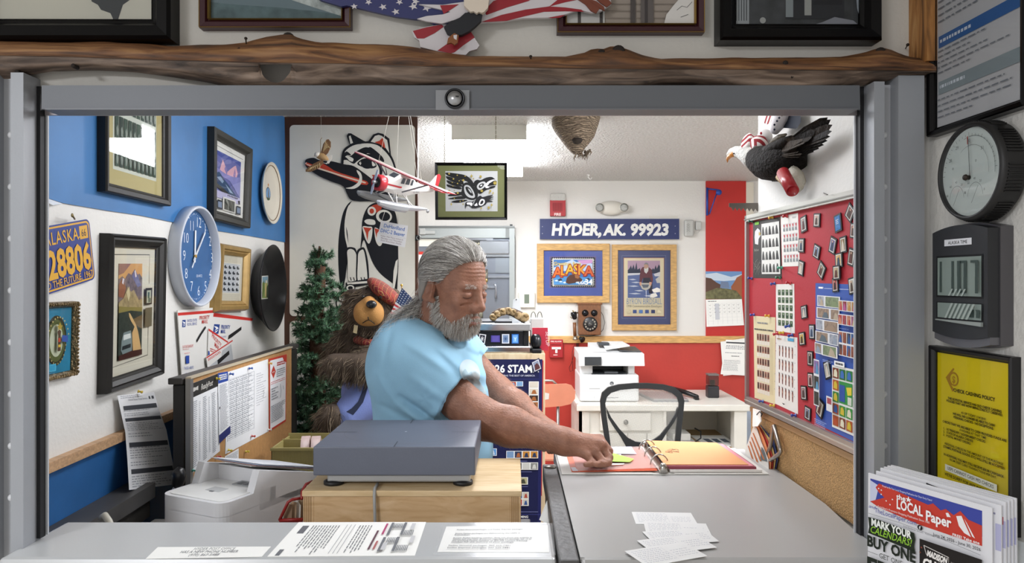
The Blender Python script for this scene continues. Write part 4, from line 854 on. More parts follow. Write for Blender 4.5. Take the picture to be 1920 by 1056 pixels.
mb = MB(); mb.prism([V((-.906,1.972, EYE-.275)), V((-.906,1.99, EYE-.275)), V((-.906,1.99, EYE-.70)), V((-.906,1.972, EYE-.70))],(.014,0,0), mat('#8f8d8a',.35, metal=.5)); mb.prism([V((-.906,1.972, EYE-.275)), V((-.906,2.885, EYE-.275)), V((-.906,2.885, EYE-.270)), V((-.906,1.972, EYE-.270))],(.016,0,0), mat('#c2b49a',.5)); mb.build('edge_trim', r)
Tk = ink('#888b91'); Dk = ink('#3b3d42')
q = qpx(NB,(358.5,720),(409,700.5),(412.5,846),(357.5,890),.002); mb = MB(); q.sheet(.0006, P_, mb); q.rect(mb,0,0,1,.16, ink('#2f2d2b')); q.poly(mb,[(.04,.08),(.08,.05),(.16,.06),(.24,.05),(.24,.10),(.16,.09),(.08,.10)], ink('#c9c6c0')); q.text(mb, 'ReadyPost',.34,.115,.017, ink('#dcd8d0'), al='l', shear=.3, bold=.01, wmax=.44)
for a, s1 in ((.06,3),(.40,5),(.72,8)):
    q.greek(mb, a,.21, a+.14,.96,34, Tk, fill=.35, seed=s1, word=.5); q.greek(mb, a+.2,.24, a+.25,.92,32, Tk, fill=.3, seed=s1+1, word=.9)
mb.build('chart', label='price chart with a dark header pinned at the near end of the notice board', cat='paper', group=None)
q = qpx(NB,(427,698),(502.5,673.5),(503.5,809),(422.5,852),.0015); mb = MB(); q.sheet(.0006, P_, mb)
o = q.bump()
for k in range(16): q.rect(mb,.03,.10+.05*k,.62,.103+.05*k, Tk, off=o)
for a in (.03,.2,.34,.48,.62): q.rect(mb, a,.10, a+.006,.86, Tk, off=o)
q.greek(mb,.05,.11,.6,.85,30, Tk, fill=.3, seed=4, word=.12); q.greek(mb,.68,.15,.95,.6,14, Tk, fill=.2, seed=6, ragged=.7); q.stroke(mb,[(.84,.42),(.88,.40),(.87,.46),(.85,.5)],.002, Dk)
mb.build('chart', label='widest white grid chart in the middle of the notice board', cat='paper')
q = qpx(NB,(408.7,700),(427,696.5),(432,812),(411,832),.004); mb = MB(); q.sheet(.0006, P_, mb); q.rect(mb,0,0,1,.15, ink('#27479a')); q.greek(mb,.1,.03,.9,.12,3, WHITE, fill=.6); q.rect(mb,0,.88,1,1, ink('#27306a')); q.greek(mb,.1,.18,.9,.86,34, Tk, fill=.35, seed=12, ragged=.3, word=.2); q.circ(mb,.08,.5,.004, Dk,8); mb.build('chart', label='narrow strip with blue bands top and bottom on the notice board', cat='paper')
q = qpx(NB,(504.5,673),(537.5,664.5),(536,790),(505,810),.0015); mb = MB(); q.sheet(.0006, ink('#c23a2c'), mb); q.rect(mb,.05,.03,.96,.97, P_); q.poly(mb,[(.7,.0),(1,0),(1,.12),(.86,.10)], ink('#c23a2c')); q.poly(mb,[(.1,.2),(.23,.11),(.36,.2),(.23,.29)], ink('#c23a2c')); q.text(mb, 'HAZMAT',.23,.21,.006, WHITE, wmax=.2); q.greek(mb,.42,.08,.9,.14,2, ink('#c23a2c'), fill=.6); q.greek(mb,.4,.18,.9,.3,4, Tk); q.greek(mb,.08,.33,.9,.38,2, ink('#c23a2c'), fill=.3); q.greek(mb,.1,.42,.5,.6,5, Tk, ragged=.6); q.stroke(mb,[(.6,.4),(.66,.5),(.62,.6)],.003, Tk); q.stroke(mb,[(.76,.44),(.8,.5)],.003, Tk); q.greek(mb,.08,.66,.92,.9,10, Tk); mb.build('chart', label='red bordered hazardous items notice at the far end of the notice board', cat='paper')
q = qpx(NB,(422,856),(447.5,841),(447.5,872),(422,888),.001); mb = MB(); q.sheet(.0006, P_, mb); q.greek(mb,.06,.1,.94,.95,12, Tk, ragged=.1); mb.build('chart', label='small printed slip under the grid chart on the notice board', cat='paper')
PINS = [((405.5,710), '#d9c53a', 'yellow push pin on the blue header of the narrow strip'),((431,701), '#3a63b8', 'blue push pin at the top near corner of the grid chart'),((467,691), '#3a63b8', 'blue push pin at the top middle of the grid chart'),((504,681), '#d9a43a', 'orange push pin between grid chart and red bordered notice'),((503,806), '#e6e2da', 'white push pin under the lower corner of the red bordered notice'),((472,818), '#b9352c', 'red push pin at the bottom of the grid chart'),((428,844), '#d9c53a', 'yellow push pin above the small printed slip'),((460.5,847), '#d9c53a', 'upper of two yellow push pins on bare notice board'),((458.5,867), '#d9c53a', 'lower of two yellow push pins on bare notice board'),((407,857), '#b9352c', 'red push pin at the bottom of the dark-headed price chart'),((361,882), '#2f8f7a', 'green push pin at the lowest corner of the dark-headed price chart')]
for p, c_, l in PINS: pin(NB.px(*p,.005), NB.n, c_, l, 'pins in the notice board', tilt=random.uniform(-.2,.2))
# ---------------------------------------------------------------- right inside wall: red pin board over cork
r = thing('pin_board', 'aluminium framed red pin board covered in stamp sheets on the right inside wall', 'pin board', rw(1.8,-.365))
ya, yb = 1.455,2.10; zt, zb = .189,-.364
alu = mat('#a9a9a6',.35, metal=.7); alul = mat('#c2c2ba',.35, metal=.5)
mb = MB(); mb.prism([rw(ya, zb+.01,.002), rw(yb, zb+.01,.002), rw(yb, zt-.01,.002), rw(ya, zt-.01,.002)], RW.n*.010, mat('#ab2430',.65, bump=.06, bscale=300)); mb.build('panel', r)
mb = MB(); mb.prism([rw(ya, zt-.018,.001), rw(yb, zt-.018,.001), rw(yb, zt,.001), rw(ya, zt,.001)], RW.n*.02, alul); mb.prism([rw(ya, zt-.013,.021), rw(yb, zt-.013,.021), rw(yb, zt-.010,.021), rw(ya, zt-.010,.021)], RW.n*.002, mat('#8b8b86',.3, metal=.6))
mb.prism([rw(ya, zb,.001), rw(yb, zb,.001), rw(yb, zb+.022,.001), rw(ya, zb+.022,.001)], RW.n*.02, alu); mb.prism([rw(ya, zb+.009,.021), rw(yb, zb+.009,.021), rw(yb, zb+.012,.021), rw(ya, zb+.012,.021)], RW.n*.001, alul); mb.prism([rw(yb-.012, zb,.001), rw(yb, zb,.001), rw(yb, zt,.001), rw(yb-.012, zt,.001)], RW.n*.02, alu); mb.build('frame', r)
mb = MB(); mb.prism([rw(1.46,-.52,.0), rw(2.09,-.52,.0), rw(2.09,-.372,.0), rw(1.46,-.372,.0)], RW.n*.006, mat('#bd9460',.85, var=.5, vscale=260, bump=.5, bscale=300)); mb.prism([rw(1.46,-.386,.006), rw(2.09,-.386,.006), rw(2.09,-.372,.006), rw(1.46,-.372,.006)], RW.n*.003, mat('#b58f66',.7))
mb.build('cork_strip', label='strip of cork board on the right wall between pin board and counter', cat='cork board')
PB = Pl(RW.p + RW.n*.0125, RW.n)
def pq(*pts, off=0.0): return Quad(*[PB.px(*p, off) for p in pts])
STP = ['#8a5a46', '#5d6f8a', '#a8866a', '#6d4f5a', '#93a0a8', '#7a6a4a', '#b08a7a']
q = pq((1412,415.5),(1463,406.5),(1466,522),(1412,521.5)); mb = MB(); q.sheet(.0005, mat('#26241f',.5, var=.6, vscale=60), mb)
q.poly(mb,[(.08,.18),(.18,.13),(.27,.17),(.3,.26),(.22,.32),(.2,.42),(.08,.4),(.06,.28)], ink('#d3d3d2')); q.poly(mb,[(.23,.2),(.3,.22),(.29,.26),(.23,.26)], ink('#b9a354')); q.rect(mb,.08,.02,.24,.07, ink('#7fc04a')); q.text(mb, 'Baldwin',.15,.53,.008, ink('#9a968c'), wmax=.24)
for k in range(16): q.stroke(mb,[(.02+.03*(k % 8),.7+.25*random.random()),(.1+.03*(k % 8),.65+.3*random.random())],.0008, ink('#8f8a82'), off=.0009)
q.rect(mb,.34,.07,.97,.93, ink('#dcdcd6')); o9 = q.bump()
for j in range(4):
    for i in range(5):
        x = .36+.12*i; y = .1+.21*j; q.poly(mb,[(x, y+.17),(x+.01, y+.08),(x+.03, y+.02+.02*(i % 2)),(x+.06, y+.03),(x+.08, y+.09),(x+.10, y+.17)], ink(['#4a4a48', '#5a5a58', '#1e1e1e', '#4c4b48', '#333332'][i]), off=o9)
mb.build('stamp_sheet', label='black stamp sheet with a white-headed eagle and rows of silhouettes', cat='stamp sheet', group='stamp sheets on the pin board')
def fig_sheet(q, nx, ny, a0, b0, a1, b1, fig, label, paper='#e2e0da', extra=None):
    mb = MB(); q.sheet(.0005, mat(paper,.6), mb); o = q.bump(); o2 = q.bump(); o3 = q.bump(); dx = (a1-a0)/nx; dy = (b1-b0)/ny
    for j in range(ny):
        for i in range(nx): fig(q, mb, a0+dx*i, b0+dy*j, dx, dy, o, o2, o3, i, j)
    if extra: extra(q, mb)
    return mb.build('stamp_sheet', label=label, cat='stamp sheet', group='stamp sheets on the pin board')
def f_heart(q, mb, x, y, dx, dy, o, o2, o3, i, j):
    q.rect(mb, x+dx*.12, y+dy*.1, x+dx*.88, y+dy*.9, ink('#d3d2d0'), off=o); q.poly(mb,[(x+dx*.2, y+dy*.15),(x+dx*.5, y+dy*.25),(x+dx*.8, y+dy*.15),(x+dx*.75, y+dy*.4),(x+dx*.5, y+dy*.55)], ink('#b9454a'), off=o2); q.poly(mb,[(x+dx*.3, y+dy*.55),(x+dx*.7, y+dy*.55),(x+dx*.8, y+dy*.85),(x+dx*.2, y+dy*.85)], ink('#7e8688'), off=o3)
fig_sheet(pq((1463.7,405.5),(1496,399.5),(1499.5,499),(1466.8,500.3)),5,4,.1,.14,.96,.94, f_heart, 'white sheet of red heart stamps beside the black eagle sheet', extra=lambda q, mb: q.greek(mb,.68,.05,.95,.09,2, Tk))
def f_green(q, mb, x, y, dx, dy, o, o2, o3, i, j):
    q.rect(mb, x+dx*.1, y+dy*.1, x+dx*.85, y+dy*.85, ink('#51694a' if (i+j) % 2 else '#5d7350'), off=o); q.poly(mb,[(x+dx*.2, y+dy*.5),(x+dx*.5, y+dy*.2),(x+dx*.8, y+dy*.4),(x+dx*.6, y+dy*.8)], ink('#2e4436'), off=o2); q.rect(mb, x+dx*.45, y+dy*.25, x+dx*.65, y+dy*.45, ink('#97a58a'), off=o3)
fig_sheet(pq((1454.7,533.2),(1489,532.4),(1490,625.5),(1455.3,620.7)),4,5,.1,.1,.94,.9, f_green, 'white sheet of small green stamps in the middle of the pin board')
def f_port(q, mb, x, y, dx, dy, o, o2, o3, i, j):
    q.rect(mb, x+dx*.04, y+dy*.04, x+dx*.96, y+dy*.96, ink('#d9d4c6'), off=o); q.rect(mb, x+dx*.12, y+dy*.08, x+dx*.88, y+dy*.62, ink(['#8f5a48', '#7a4c3e', '#9a6a58', '#6a4a40', '#a5705c'][(i+2*j) % 5]), off=o2); q.poly(mb,[(x+dx*.3, y+dy*.5),(x+dx*.4, y+dy*.2),(x+dx*.6, y+dy*.15),(x+dx*.7, y+dy*.5)], ink('#3a2c2a'), off=o3)
fig_sheet(pq((1412.8,592.3),(1453.7,595.3),(1453.2,758.5),(1414.8,746)),5,5,.15,.20,.76,.93, f_port, 'cream sheet of reddish portrait stamps, lower far corner of the pin board', '#d8cda6', extra=lambda q, mb: (q.greek(mb,.2,.07,.7,.11,1, Tk, seed=3), q.greek(mb,.06,.15,.95,.17,1, Dk, fill=.8),[q.stroke(mb,[(.8+.06*k,.24),(.8+.06*k,.9)],.0012, ink('#a59a78')) for k in range(3)]))
def f_bott(q, mb, x, y, dx, dy, o, o2, o3, i, j):
    q.poly(mb,[(x+dx*.35, y+dy*.12),(x+dx*.65, y+dy*.12),(x+dx*.72, y+dy*.3),(x+dx*.62, y+dy*.85),(x+dx*.38, y+dy*.85),(x+dx*.28, y+dy*.3)], ink('#7f4c44'), off=o); q.rect(mb, x+dx*.38, y+dy*.3, x+dx*.62, y+dy*.5, ink('#b98a78'), off=o2); q.rect(mb, x+dx*.3, y+dy*.05, x+dx*.42, y+dy*.14, ink('#333b40'), off=o3); q.rect(mb, x+dx*.58, y+dy*.05, x+dx*.7, y+dy*.14, ink('#333b40'), off=o3)
def bott_x(q, mb):
    q.rect(mb,.58,.02,.86,.06, ink('#4fa3cc')); q.greek(mb,.08,.04,.3,.08,1, ink('#a8763a'))
    for k in range(7): q.circ(mb,.93,.12+.11*k,.0015, Tk,6); q.circ(mb,.05,.12+.11*k,.0015, Tk,6)
    q.poly(mb,[(.40,.93),(.55,.93),(.47,.95)], Dk)
fig_sheet(pq((1454.7,628),(1494.8,633.2),(1496,777),(1453.2,757)),5,4,.12,.13,.86,.9, f_bott, 'white sheet of dark red figure stamps, bottom of the pin board', extra=bott_x)
# blue poster
BQ = pq((1529,531),(1612,534),(1612,834),(1529.7,794)); mb = MB(); BQ.sheet(.0005, mat('#2f55a8',.45), mb)
q = BQ; q.greek(mb,.08,.025,.2,.04,1, WHITE, fill=.8, word=.6); q.rect(mb,.22,.032,.95,.036, ink('#b9c4e2'))
def strip(a0, b0, a1, b1, nx, ny, cols, sd):
    q.rect(mb, a0, b0, a1, b1, ink('#dfe0e2')); rnn = random.Random(sd); o = q.bump(); o2 = q.bump(); dx = (a1-a0)/nx; dy = (b1-b0)/ny
    for j in range(ny):
        for i in range(nx):
            x0, y0, x1, y1 = a0+dx*(i+.08), b0+dy*(j+.08), a0+dx*(i+.92), b0+dy*(j+.92); c = cols[rnn.randrange(len(cols))]; q.rect(mb, x0, y0, x1, y1, mat(c,.55, var=.5, vscale=120), off=o)
            c2 = cols[rnn.randrange(len(cols))]; xm = x0+(x1-x0)*rnn.random()*.5; q.poly(mb,[(xm, y1),(xm+(x1-xm)*.3, y0+(y1-y0)*rnn.random()*.5),(xm+(x1-xm)*.7, y0+(y1-y0)*.4),(x1, y1)], ink(c2), off=o2)
cl = ['#6f7f92', '#9a8470', '#8f9aa8', '#b3a48f', '#5d6a72', '#7f8e6a', '#a3a8b2']
for j in range(5):
    b0 = .085+.083*j; d = j*.002
    if j % 2 == 0: strip(.05, b0,.225, b0+.076,1,1, cl, j); strip(.235, b0,.60, b0+.078,1,1, cl, j+20)
    else: strip(.05, b0,.38, b0+.076,1,1, cl, j); strip(.39, b0,.60, b0+.078,1,1, cl, j+20)
strip(.63,.105,1.0,.175,4,1,['#b98a4a', '#b0568a', '#96353a', '#c9a06a', '#c23a4a'],40); strip(.63,.195,1.0,.265,4,1,['#a05a7a', '#b9b27a', '#c98a6a', '#b03a3a', '#8a4a5a'],41)
strip(.65,.305,1.0,.465,4,2,['#2f5a94', '#8a4a34', '#22242c', '#a8553a', '#3a3a44', '#b0684a'],42); strip(.06,.535,.2,.86,1,3,['#8a6aa0', '#b98a4a', '#5a94b8', '#3a3a34'],43)
q.rect(mb,.38,.76,.52,.86, ink('#dcdcdc')); q.poly(mb,[(.4,.77),(.5,.77),(.5,.81),(.4,.81)], ink('#a04a54')); q.greek(mb,.3,.52,.55,.54,2, ink('#9fb0d8')); q.greek(mb,.66,.285,.9,.292,1, ink('#9fb0d8')); q.greek(mb,.1,.95,.4,1.0,4, ink('#9fb0d8'))
mb.build('stamp_poster', label='blue poster with printed stamps at the near end of the pin board', cat='poster')
gq = pq((1560,684.5),(1612,695.5),(1612,823),(1560,800.3), off=.0022); mb = MB(); gq.sheet(.0005, mat('#dfe0da',.5), mb); q = gq; GC = ['#2f7a3c', '#a8542c', '#2c6a34', '#7a3a22', '#3a8a3e']
dx, dy = .25,.19
for j in range(5):
    for i in range(4):
        if i in (1,2) and j in (1,2): continue
        x0, y0 = .02+dx*i,.02+dy*j; rnn = random.Random(i*7+j); q.rect(mb, x0+.02, y0+.015, x0+dx-.01, y0+dy-.01, ink(GC[rnn.randrange(5)]), off=.0008)
        q.poly(mb,[(x0+.06, y0+.15),(x0+.08, y0+.05),(x0+.15, y0+.03),(x0+.2, y0+.08),(x0+.2, y0+.16)], ink(['#c9b23a', '#3a6ab0', '#b04a2a', '#d8d2b8'][rnn.randrange(4)]), off=.0012)
q.rect(mb,.28,.225,.76,.57, ink('#2f8a42'), off=.0008); q.rect(mb,.30,.28,.50,.54, ink('#2b4f9a'), off=.0012); q.poly(mb,[(.55,.3),(.74,.28),(.74,.4),(.6,.42)], ink('#d8c23a'), off=.0012); q.rect(mb,.60,.44,.74,.56, ink('#c9cfc0'), off=.0012)
mb.build('stamp_sheet', label='green and orange picture-book stamp sheet over the lower part of the blue poster', cat='stamp sheet', group='stamp sheets on the pin board')
q = pq((1564,676),(1583,680),(1583,690),(1564,685), off=.004); mb = MB(); q.sheet(.0004, WHITE, mb); q.greek(mb,.15,.3,.9,.8,1, Dk, fill=.8); mb.build('paper_tag', label='tiny white tag above the green stamp sheet', cat='tag')
# stamp magnets
def Q7(x, y): return (1400+x/4.062,360+y/4.062)
def Q8(x, y): return (1400+x/4.062,580+y/4.062)
MAG = [(Q7(432,245),48,135,-6, '#8f9496', 'black-edged magnet with a gray figure, first to the right of the heart stamps'),(Q7(532,215),54,110,3, '#c9b2a6', 'square-looking magnet alone near the top middle of the pin board'),(Q7(693,237),52,150,-6, '#2f7fc4', 'bright blue magnet near the top of the pin board'),(Q7(785,160),60,130,24, '#6a4a42', 'diamond-tilted magnet in the top near corner'),(Q7(812,295),50,110,4, '#8a4a3a', 'brown magnet at the near edge under the diamond-tilted one'),
       (Q7(415,407),42,120,2, '#a9a49c', 'pale magnet touching the edge of the heart stamp sheet'),(Q7(653,407),48,140,12, '#6f6a9a', 'tilted magnet with a violet figure'),(Q7(733,402),50,140,-4, '#7a6a3a', 'green and red festive magnet'),(Q7(530,455),52,115,12, '#5f7fa8', 'tilted magnet with a blue landscape'),(Q7(795,497),48,150,8, '#5a4432', 'dark brown tilted magnet at the near edge'),
       (Q7(700,520),56,110,-3, '#c9a45a', 'upper magnet of the overlapping stack of three'),(Q7(682,615),60,115,-2, '#b0a47a', 'middle magnet of the overlapping stack of three'),(Q7(567,597),56,125,22, '#7a7a6a', 'diamond-tilted magnet left of the stack of three'),(Q7(412,580),40,125,8, '#a59f94', 'gray tilted magnet below the heart stamp sheet'),(Q7(673,708),44,90,-3, '#b03a3c', 'red magnet at the bottom of the overlapping stack of three'),(Q7(800,715),50,140,-6, '#b9b4a4', 'pale magnet at the near edge above the flower stamps'),
       (Q7(435,915),50,110,-6, '#5a6a7a', 'magnet with a small portrait beside the green stamp sheet'),(Q8(495,172),42,125,-2, '#8f9fb8', 'blue-gray magnet close to the blue poster'),(Q8(420,225),48,110,-6, '#c9a93a', 'yellow magnet beside the figure stamp sheet'),(Q8(482,375),42,125,-2, '#5a5552', 'dark gray magnet with a standing figure'),(Q8(485,540),42,125,-3, '#a0707a', 'pinkish magnet left of the blue poster'),(Q8(433,637),42,120,-4, '#7a5a68', 'plum magnet under the pinkish one'),(Q8(462,793),48,95,3, '#5a6f94', 'lowest magnet on the red board, near the aluminium rail'),(Q8(612,463),46,150,-12, '#94a09c', 'tilted magnet on the blue poster'),(Q8(557,755),54,150,14, '#b9b29a', 'diamond-tilted magnet on the blue poster')]
yv = V((0.041,-1,0)).normalized()
for k,(p, w_, h_, rot, c_, lab) in enumerate(MAG):
    off = .0055 if k in (11,) else (.004 if k in (10,23,24) else .0025); ctr = PB.px(*p, off); yy = ctr.y
    wm = w_/4.062*yy*yy/F/.72*.95; hm = h_/4.062*yy/F/1.1; wm = max(.020, min(.032, wm)); hm = max(.032, min(.042, hm))
    a = math.radians(-rot*1.6); ux = yv*math.cos(a)+Z*math.sin(a); vz = Z*math.cos(a)-yv*math.sin(a)
    q = Quad(ctr-ux*wm/2+vz*hm/2, ctr+ux*wm/2+vz*hm/2, ctr+ux*wm/2-vz*hm/2, ctr-ux*wm/2-vz*hm/2); q.n = RW.n
    mb = MB(); q.sheet(.0018, mat('#141315',.5), mb); root = mb.build('stamp_magnet', label=lab, cat='magnet', group='stamp magnets on the pin board')
    mb = MB(); q.rect(mb,.14,.1,.86,.9, ink('#d9d6cf' if k != 2 else '#2f7fc4')); q.rect(mb,.22,.16,.78,.84, mat(c_,.5, var=.5, vscale=150)); rnn = random.Random(k)
    if k == 2: q.greek(mb,.3,.3,.7,.6,3, WHITE)
    else:
        q.poly(mb,[(.3,.84),(.35,.5+.1*rnn.random()),(.42,.3),(.58,.28),(.66,.5),(.7,.84)], ink(random.Random(k).choice(['#2f2a2a', '#4a3a32', '#d0c4b4', '#5a2f2a', '#33445a']))); q.circ(mb,.5,.27,.0025, ink('#c9a48c'),8)
    mb.build('stamp_picture', root)
PN = [(Q7(45,225), '#2a6a5a', 'green push pin at the top far corner of the eagle sheet'),(Q7(200,193), '#c99a2a', 'yellow push pin at the top of the eagle sheet'),(Q7(310,185), '#b3202c', 'red push pin at the top of the heart stamp sheet'),(Q7(270,577), '#3a9a7a', 'teal push pin between eagle and heart sheets'),(Q7(40,660), '#2a3f9a', 'blue push pin at the lower far corner of the eagle sheet'),(Q7(255,655), '#2a6a4a', 'dark green push pin at the lower near corner of the eagle sheet'),(Q7(215,697), '#2a3f9a', 'blue push pin at the top far corner of the green stamp sheet'),(Q7(335,697), '#b3202c', 'red push pin at the top of the green stamp sheet'),(Q7(325,1020), '#2a4fa8', 'blue push pin on the lowest row of green stamps'),(Q7(58,935), '#3a3a9a', 'blue push pin on the cream sheet'),(Q7(172,945), '#d9a42a', 'yellow push pin with violet tab on the cream sheet'),(Q8(235,185), '#b3202c', 'red push pin at the top of the figure sheet'),(Q8(280,178), '#d9b42a', 'yellow push pin at the top of the figure sheet'),(Q8(350,195), '#2a3f9a', 'blue push pin at the top near corner of the figure sheet'),(Q8(125,702), '#2a4fa8', 'blue push pin at the foot of the cream sheet'),(Q8(210,735), '#d9b42a', 'yellow push pin at the foot between cream and figure sheets'),(Q8(375,808), '#2a3f9a', 'blue push pin at the foot of the figure sheet')]
for p, c_, l in PN: pin(PB.px(*p,.002), RW.n, c_, l, 'pins in the red pin board', tilt=random.uniform(-.3,.2))
# nail and paper clip bits on the wall
mb = MB(); mb.tube([PB.px(1544,362,-.012), PB.px(1552,365,.015)],.0008, BLACK,6); mb.build('nail', label='thin nail in the white wall above the pin board', cat='nail')
# mail stack and bent metal handle behind the counter end
rl = lambda x, y, o: RW.px(x, y, o)
r = thing('bent_handle', 'bent brushed steel tube handle standing at the far end of the cork strip', 'handle',(.66,1.98, CTZ))
mb = MB(); mb.tube([rl(1437,862,.028), rl(1444,838,.024), rl(1448,812,.02), rl(1450,800,.02), rl(1452,799,.022), rl(1455,812,.026), rl(1462,838,.03), rl(1464,846,.03), rl(1461,851,.03), rl(1452,858,.03), rl(1445,863,.03)],.0055, mat('#a39d96',.3, metal=.9),10); mb.build('tube', r)
cols_ = [('#d9d4cc', 'white striped mail leaflet, front of the bunch hung by the cork strip'),('#d98a5a', 'orange edged leaflet in the hanging bunch'),('#a8322c', 'red leaflet in the hanging bunch'),('#d9b878', 'tan leaflet in the hanging bunch'),('#3f4a7a', 'navy leaflet at the back of the hanging bunch')]
for k,(c_, l) in enumerate(cols_):
    y = .034-.005*k; d = 6.5*k
    pts = [rl(1418+d*.3,795, y), rl(1425+d*.25,793, y), rl(1428+d*1.35-k*1.2,842 if k == 0 else 856-k*2, y), rl(1440+d*.55,862-k*3, y), rl(1436+d*.3,862-k*2, y), rl(1396+d*1.5,862, y)]
    if k == 0: pts = [rl(1413,798, y), rl(1418,803, y), rl(1427,830, y), rl(1440,862, y), rl(1441,880, y), rl(1396,880, y), rl(1398,842, y)]
    else: pts = [rl(1414+d*.25,797, y), rl(1419+d*.25,797, y), rl(1427+d*.9,826, y), rl(1441+d*.65,862, y), rl(1441+d*.5,880, y), rl(1436+d*.3,880, y)]
    mb = MB(); mb.prism(pts, RW.n*-.0015, mat(c_,.6))
    if k == 0:
        for j in range(4):
            a = j*.17; mb.prism([rl(1411-j*3,812+j*8, y+.0009), rl(1413-j*3,812+j*8, y+.0009), rl(1434-j*6,862+j*3, y+.0009), rl(1431-j*6,862+j*3, y+.0009)], RW.n*.0003, ink('#b86a3a'))
        mb.prism([rl(1428,838, y+.0009), rl(1433,845, y+.0009), rl(1439,866, y+.0009), rl(1425,862, y+.0009)], RW.n*.0003, ink('#5a6468'))
    mb.build('mail_leaflet', label=l, cat='leaflet', group='leaflets hanging beside the cork strip')
mb = MB(); mb.prism([rl(1413,766,.03), rl(1426,770,.03), rl(1428,790,.03), rl(1421,800,.036), rl(1412,800,.036)], RW.n*.002, WHITE); mb.tube([rl(1419,778,.04), rl(1424,772,.04), rl(1429,776,.04), rl(1427,781,.04)],.0016, BLACK,6); mb.build('hang_tag', label='white tag with a black hook above the hanging leaflets', cat='tag')
# eagle wall sculpture
def ep(x, y, d=0.0): return RW.px(x, y,.052-d)
r = thing('eagle_sculpture', 'bald eagle wall sculpture with one raised wing and a red cylinder in its talons', 'sculpture', ep(1480,365))
def eblob(cs, m, name, parent=r, n=14):
    mb = MB(); mb.tube([ep(x, y, d) for x, y, d, _ in cs],[q_ for *_, q_ in cs], m, n); return mb.build(name, parent)
m_feD, m_feL = mat('#15100c',.75, spec=.2, bump=.9, bscale=120, var=.4, vscale=50), mat('#c6c4be',.6, bump=.7, bscale=160, var=.3, vscale=60)
bd = eblob([(1408,292,0,.004),(1412,294,0,.022),(1422,299,.0,.036),(1438,305,.0,.045),(1455,306,.005,.046),(1472,302,.01,.043),(1488,298,.02,.036),(1498,305,.03,.026),(1505,315,.04,.012)], m_feD, 'body')
eblob([(1364,294,-.01,.002),(1367,290,-.01,.008),(1373,286,-.01,.0135),(1380,285,-.01,.0165),(1390,286,-.008,.019),(1400,290,-.005,.024),(1410,296,0,.029),(1418,300,0,.031),(1421,302,0,.006)], m_feL, 'head')
mb = MB()
for k in range(16):
    t = k/15; a = ep(1412+8*math.sin(t*5),276+40*t,-.02+.01*math.sin(k)); mb.prism([a, a+V((.006,-.004,.004)), a+V((.016,-.002,-.004-.004*(k % 3)))],(0,.004,0), m_feL)
mb.build('neck_feathers', r)
mb = MB(); mb.tube([ep(1378,288,-.02), ep(1372,290,-.022), ep(1367,294,-.022), ep(1364,299,-.022), ep(1364,305,-.022)],[.0085,.008,.0065,.004,.0008], mat('#b9782e',.4, coat=.2),10); mb.build('beak', r)
mb = MB(); mb.ell(ep(1376,288,-.028),.0022, BLACK, nu=10, nv=6); mb.build('eye', r)
wg = MB()   # wing: overlapping feathers fanning from shoulder
sh_ = (1440,283)
tips = [(1522,258),(1528,246),(1535,235),(1545,224),(1552,220),(1558,224),(1561,234),(1560,246),(1557,256),(1552,264),(1545,272),(1536,279),(1526,285),(1515,290),(1503,296)]
roots = [(1478,268),(1478,268),(1476,268),(1476,270),(1474,272),(1474,274),(1474,276),(1472,278),(1472,280),(1470,283),(1470,286),(1470,288),(1468,290),(1466,292),(1464,294)]
m_wg = mat('#1c1713',.75, spec=.2, bump=.5, bscale=100, var=.5, vscale=40)
for k,(t, s0) in enumerate(zip(tips, roots)):
    d0, d1 = .0+.0012*k,.010+.001*k; A = ep(*s0, d0); B = ep(*t, d1); ax = (B-A); w = ax.cross(V((0,1,0))).normalized()*(.011 if k < 5 else .0095)
    M_ = A.lerp(B,.6)
    wg.prism([A-w*.5, A+w*.5, M_+w*1.1, A.lerp(B,.9)+w*.8, B, A.lerp(B,.9)-w*.8, M_-w*1.1],(0,.004,0), m_wg if k % 2 else mat('#2b241d',.75, spec=.2, bump=.5, bscale=100, var=.5, vscale=40))
for k in range(9):
    t = k/8; A = ep(1440+2*k,286,-.012); B = ep(1490+26*t*(1-t)*2+10*math.sin(k),258+36*t,-.006+.001*k); ax = B-A; w = ax.cross(V((0,1,0))).normalized()*.010; M_ = A.lerp(B,.6)
    wg.prism([A-w*.6, A+w*.6, M_+w, B+w*.3, B-w*.3, M_-w],(0,.004,0), mat('#3a3128',.75, spec=.2, bump=.5, bscale=100, var=.5, vscale=40))
wg.tube([ep(1432,290,-.01), ep(1448,280,-.012), ep(1468,268,-.008), ep(1485,258,0)],[.018,.017,.013,.006], m_wg,10); wg.build('wing', r)
mb = MB()   # far wing hump
mb.tube([ep(1445,278,.02), ep(1452,266,.025), ep(1462,258,.03), ep(1474,252,.035)],[.012,.011,.009,.003], mat('#5a5244',.6, bump=.5, bscale=100),10); mb.build('far_wing', r)
mb = MB(); mb.tube([ep(1484,318,.01), ep(1496,330,.02), ep(1502,342,.03), ep(1500,352,.03), ep(1495,360,.03)],[.014,.015,.012,.008,.004], mat('#b9b3a4',.6, bump=.5, bscale=120),12); mb.tube([ep(1460,332,-.02), ep(1466,340,-.022), ep(1470,350,-.025)],[.008,.006,.003], mat('#8a6a34',.5),8); mb.build('leg', r)
mb = MB(); a, b = ep(1468,324,-.03), ep(1486,358,-.04); mb.lathe([(0,0),(.0145,0),(.0145,(b-a).length),(.012,(b-a).length),(.012,(b-a).length-.004),(0,(b-a).length-.004)], a, b-a, mat('#9c1b22',.35, coat=.2),24); mb.build('red_cylinder', r)
mb = MB(); mb.prism([rw(1.82,.26,.0), rw(1.88,.26,.0), rw(1.88,.31,0), rw(1.82,.31,0)],(-.03,0,0), m_feD); mb.build('wall_mount', r)
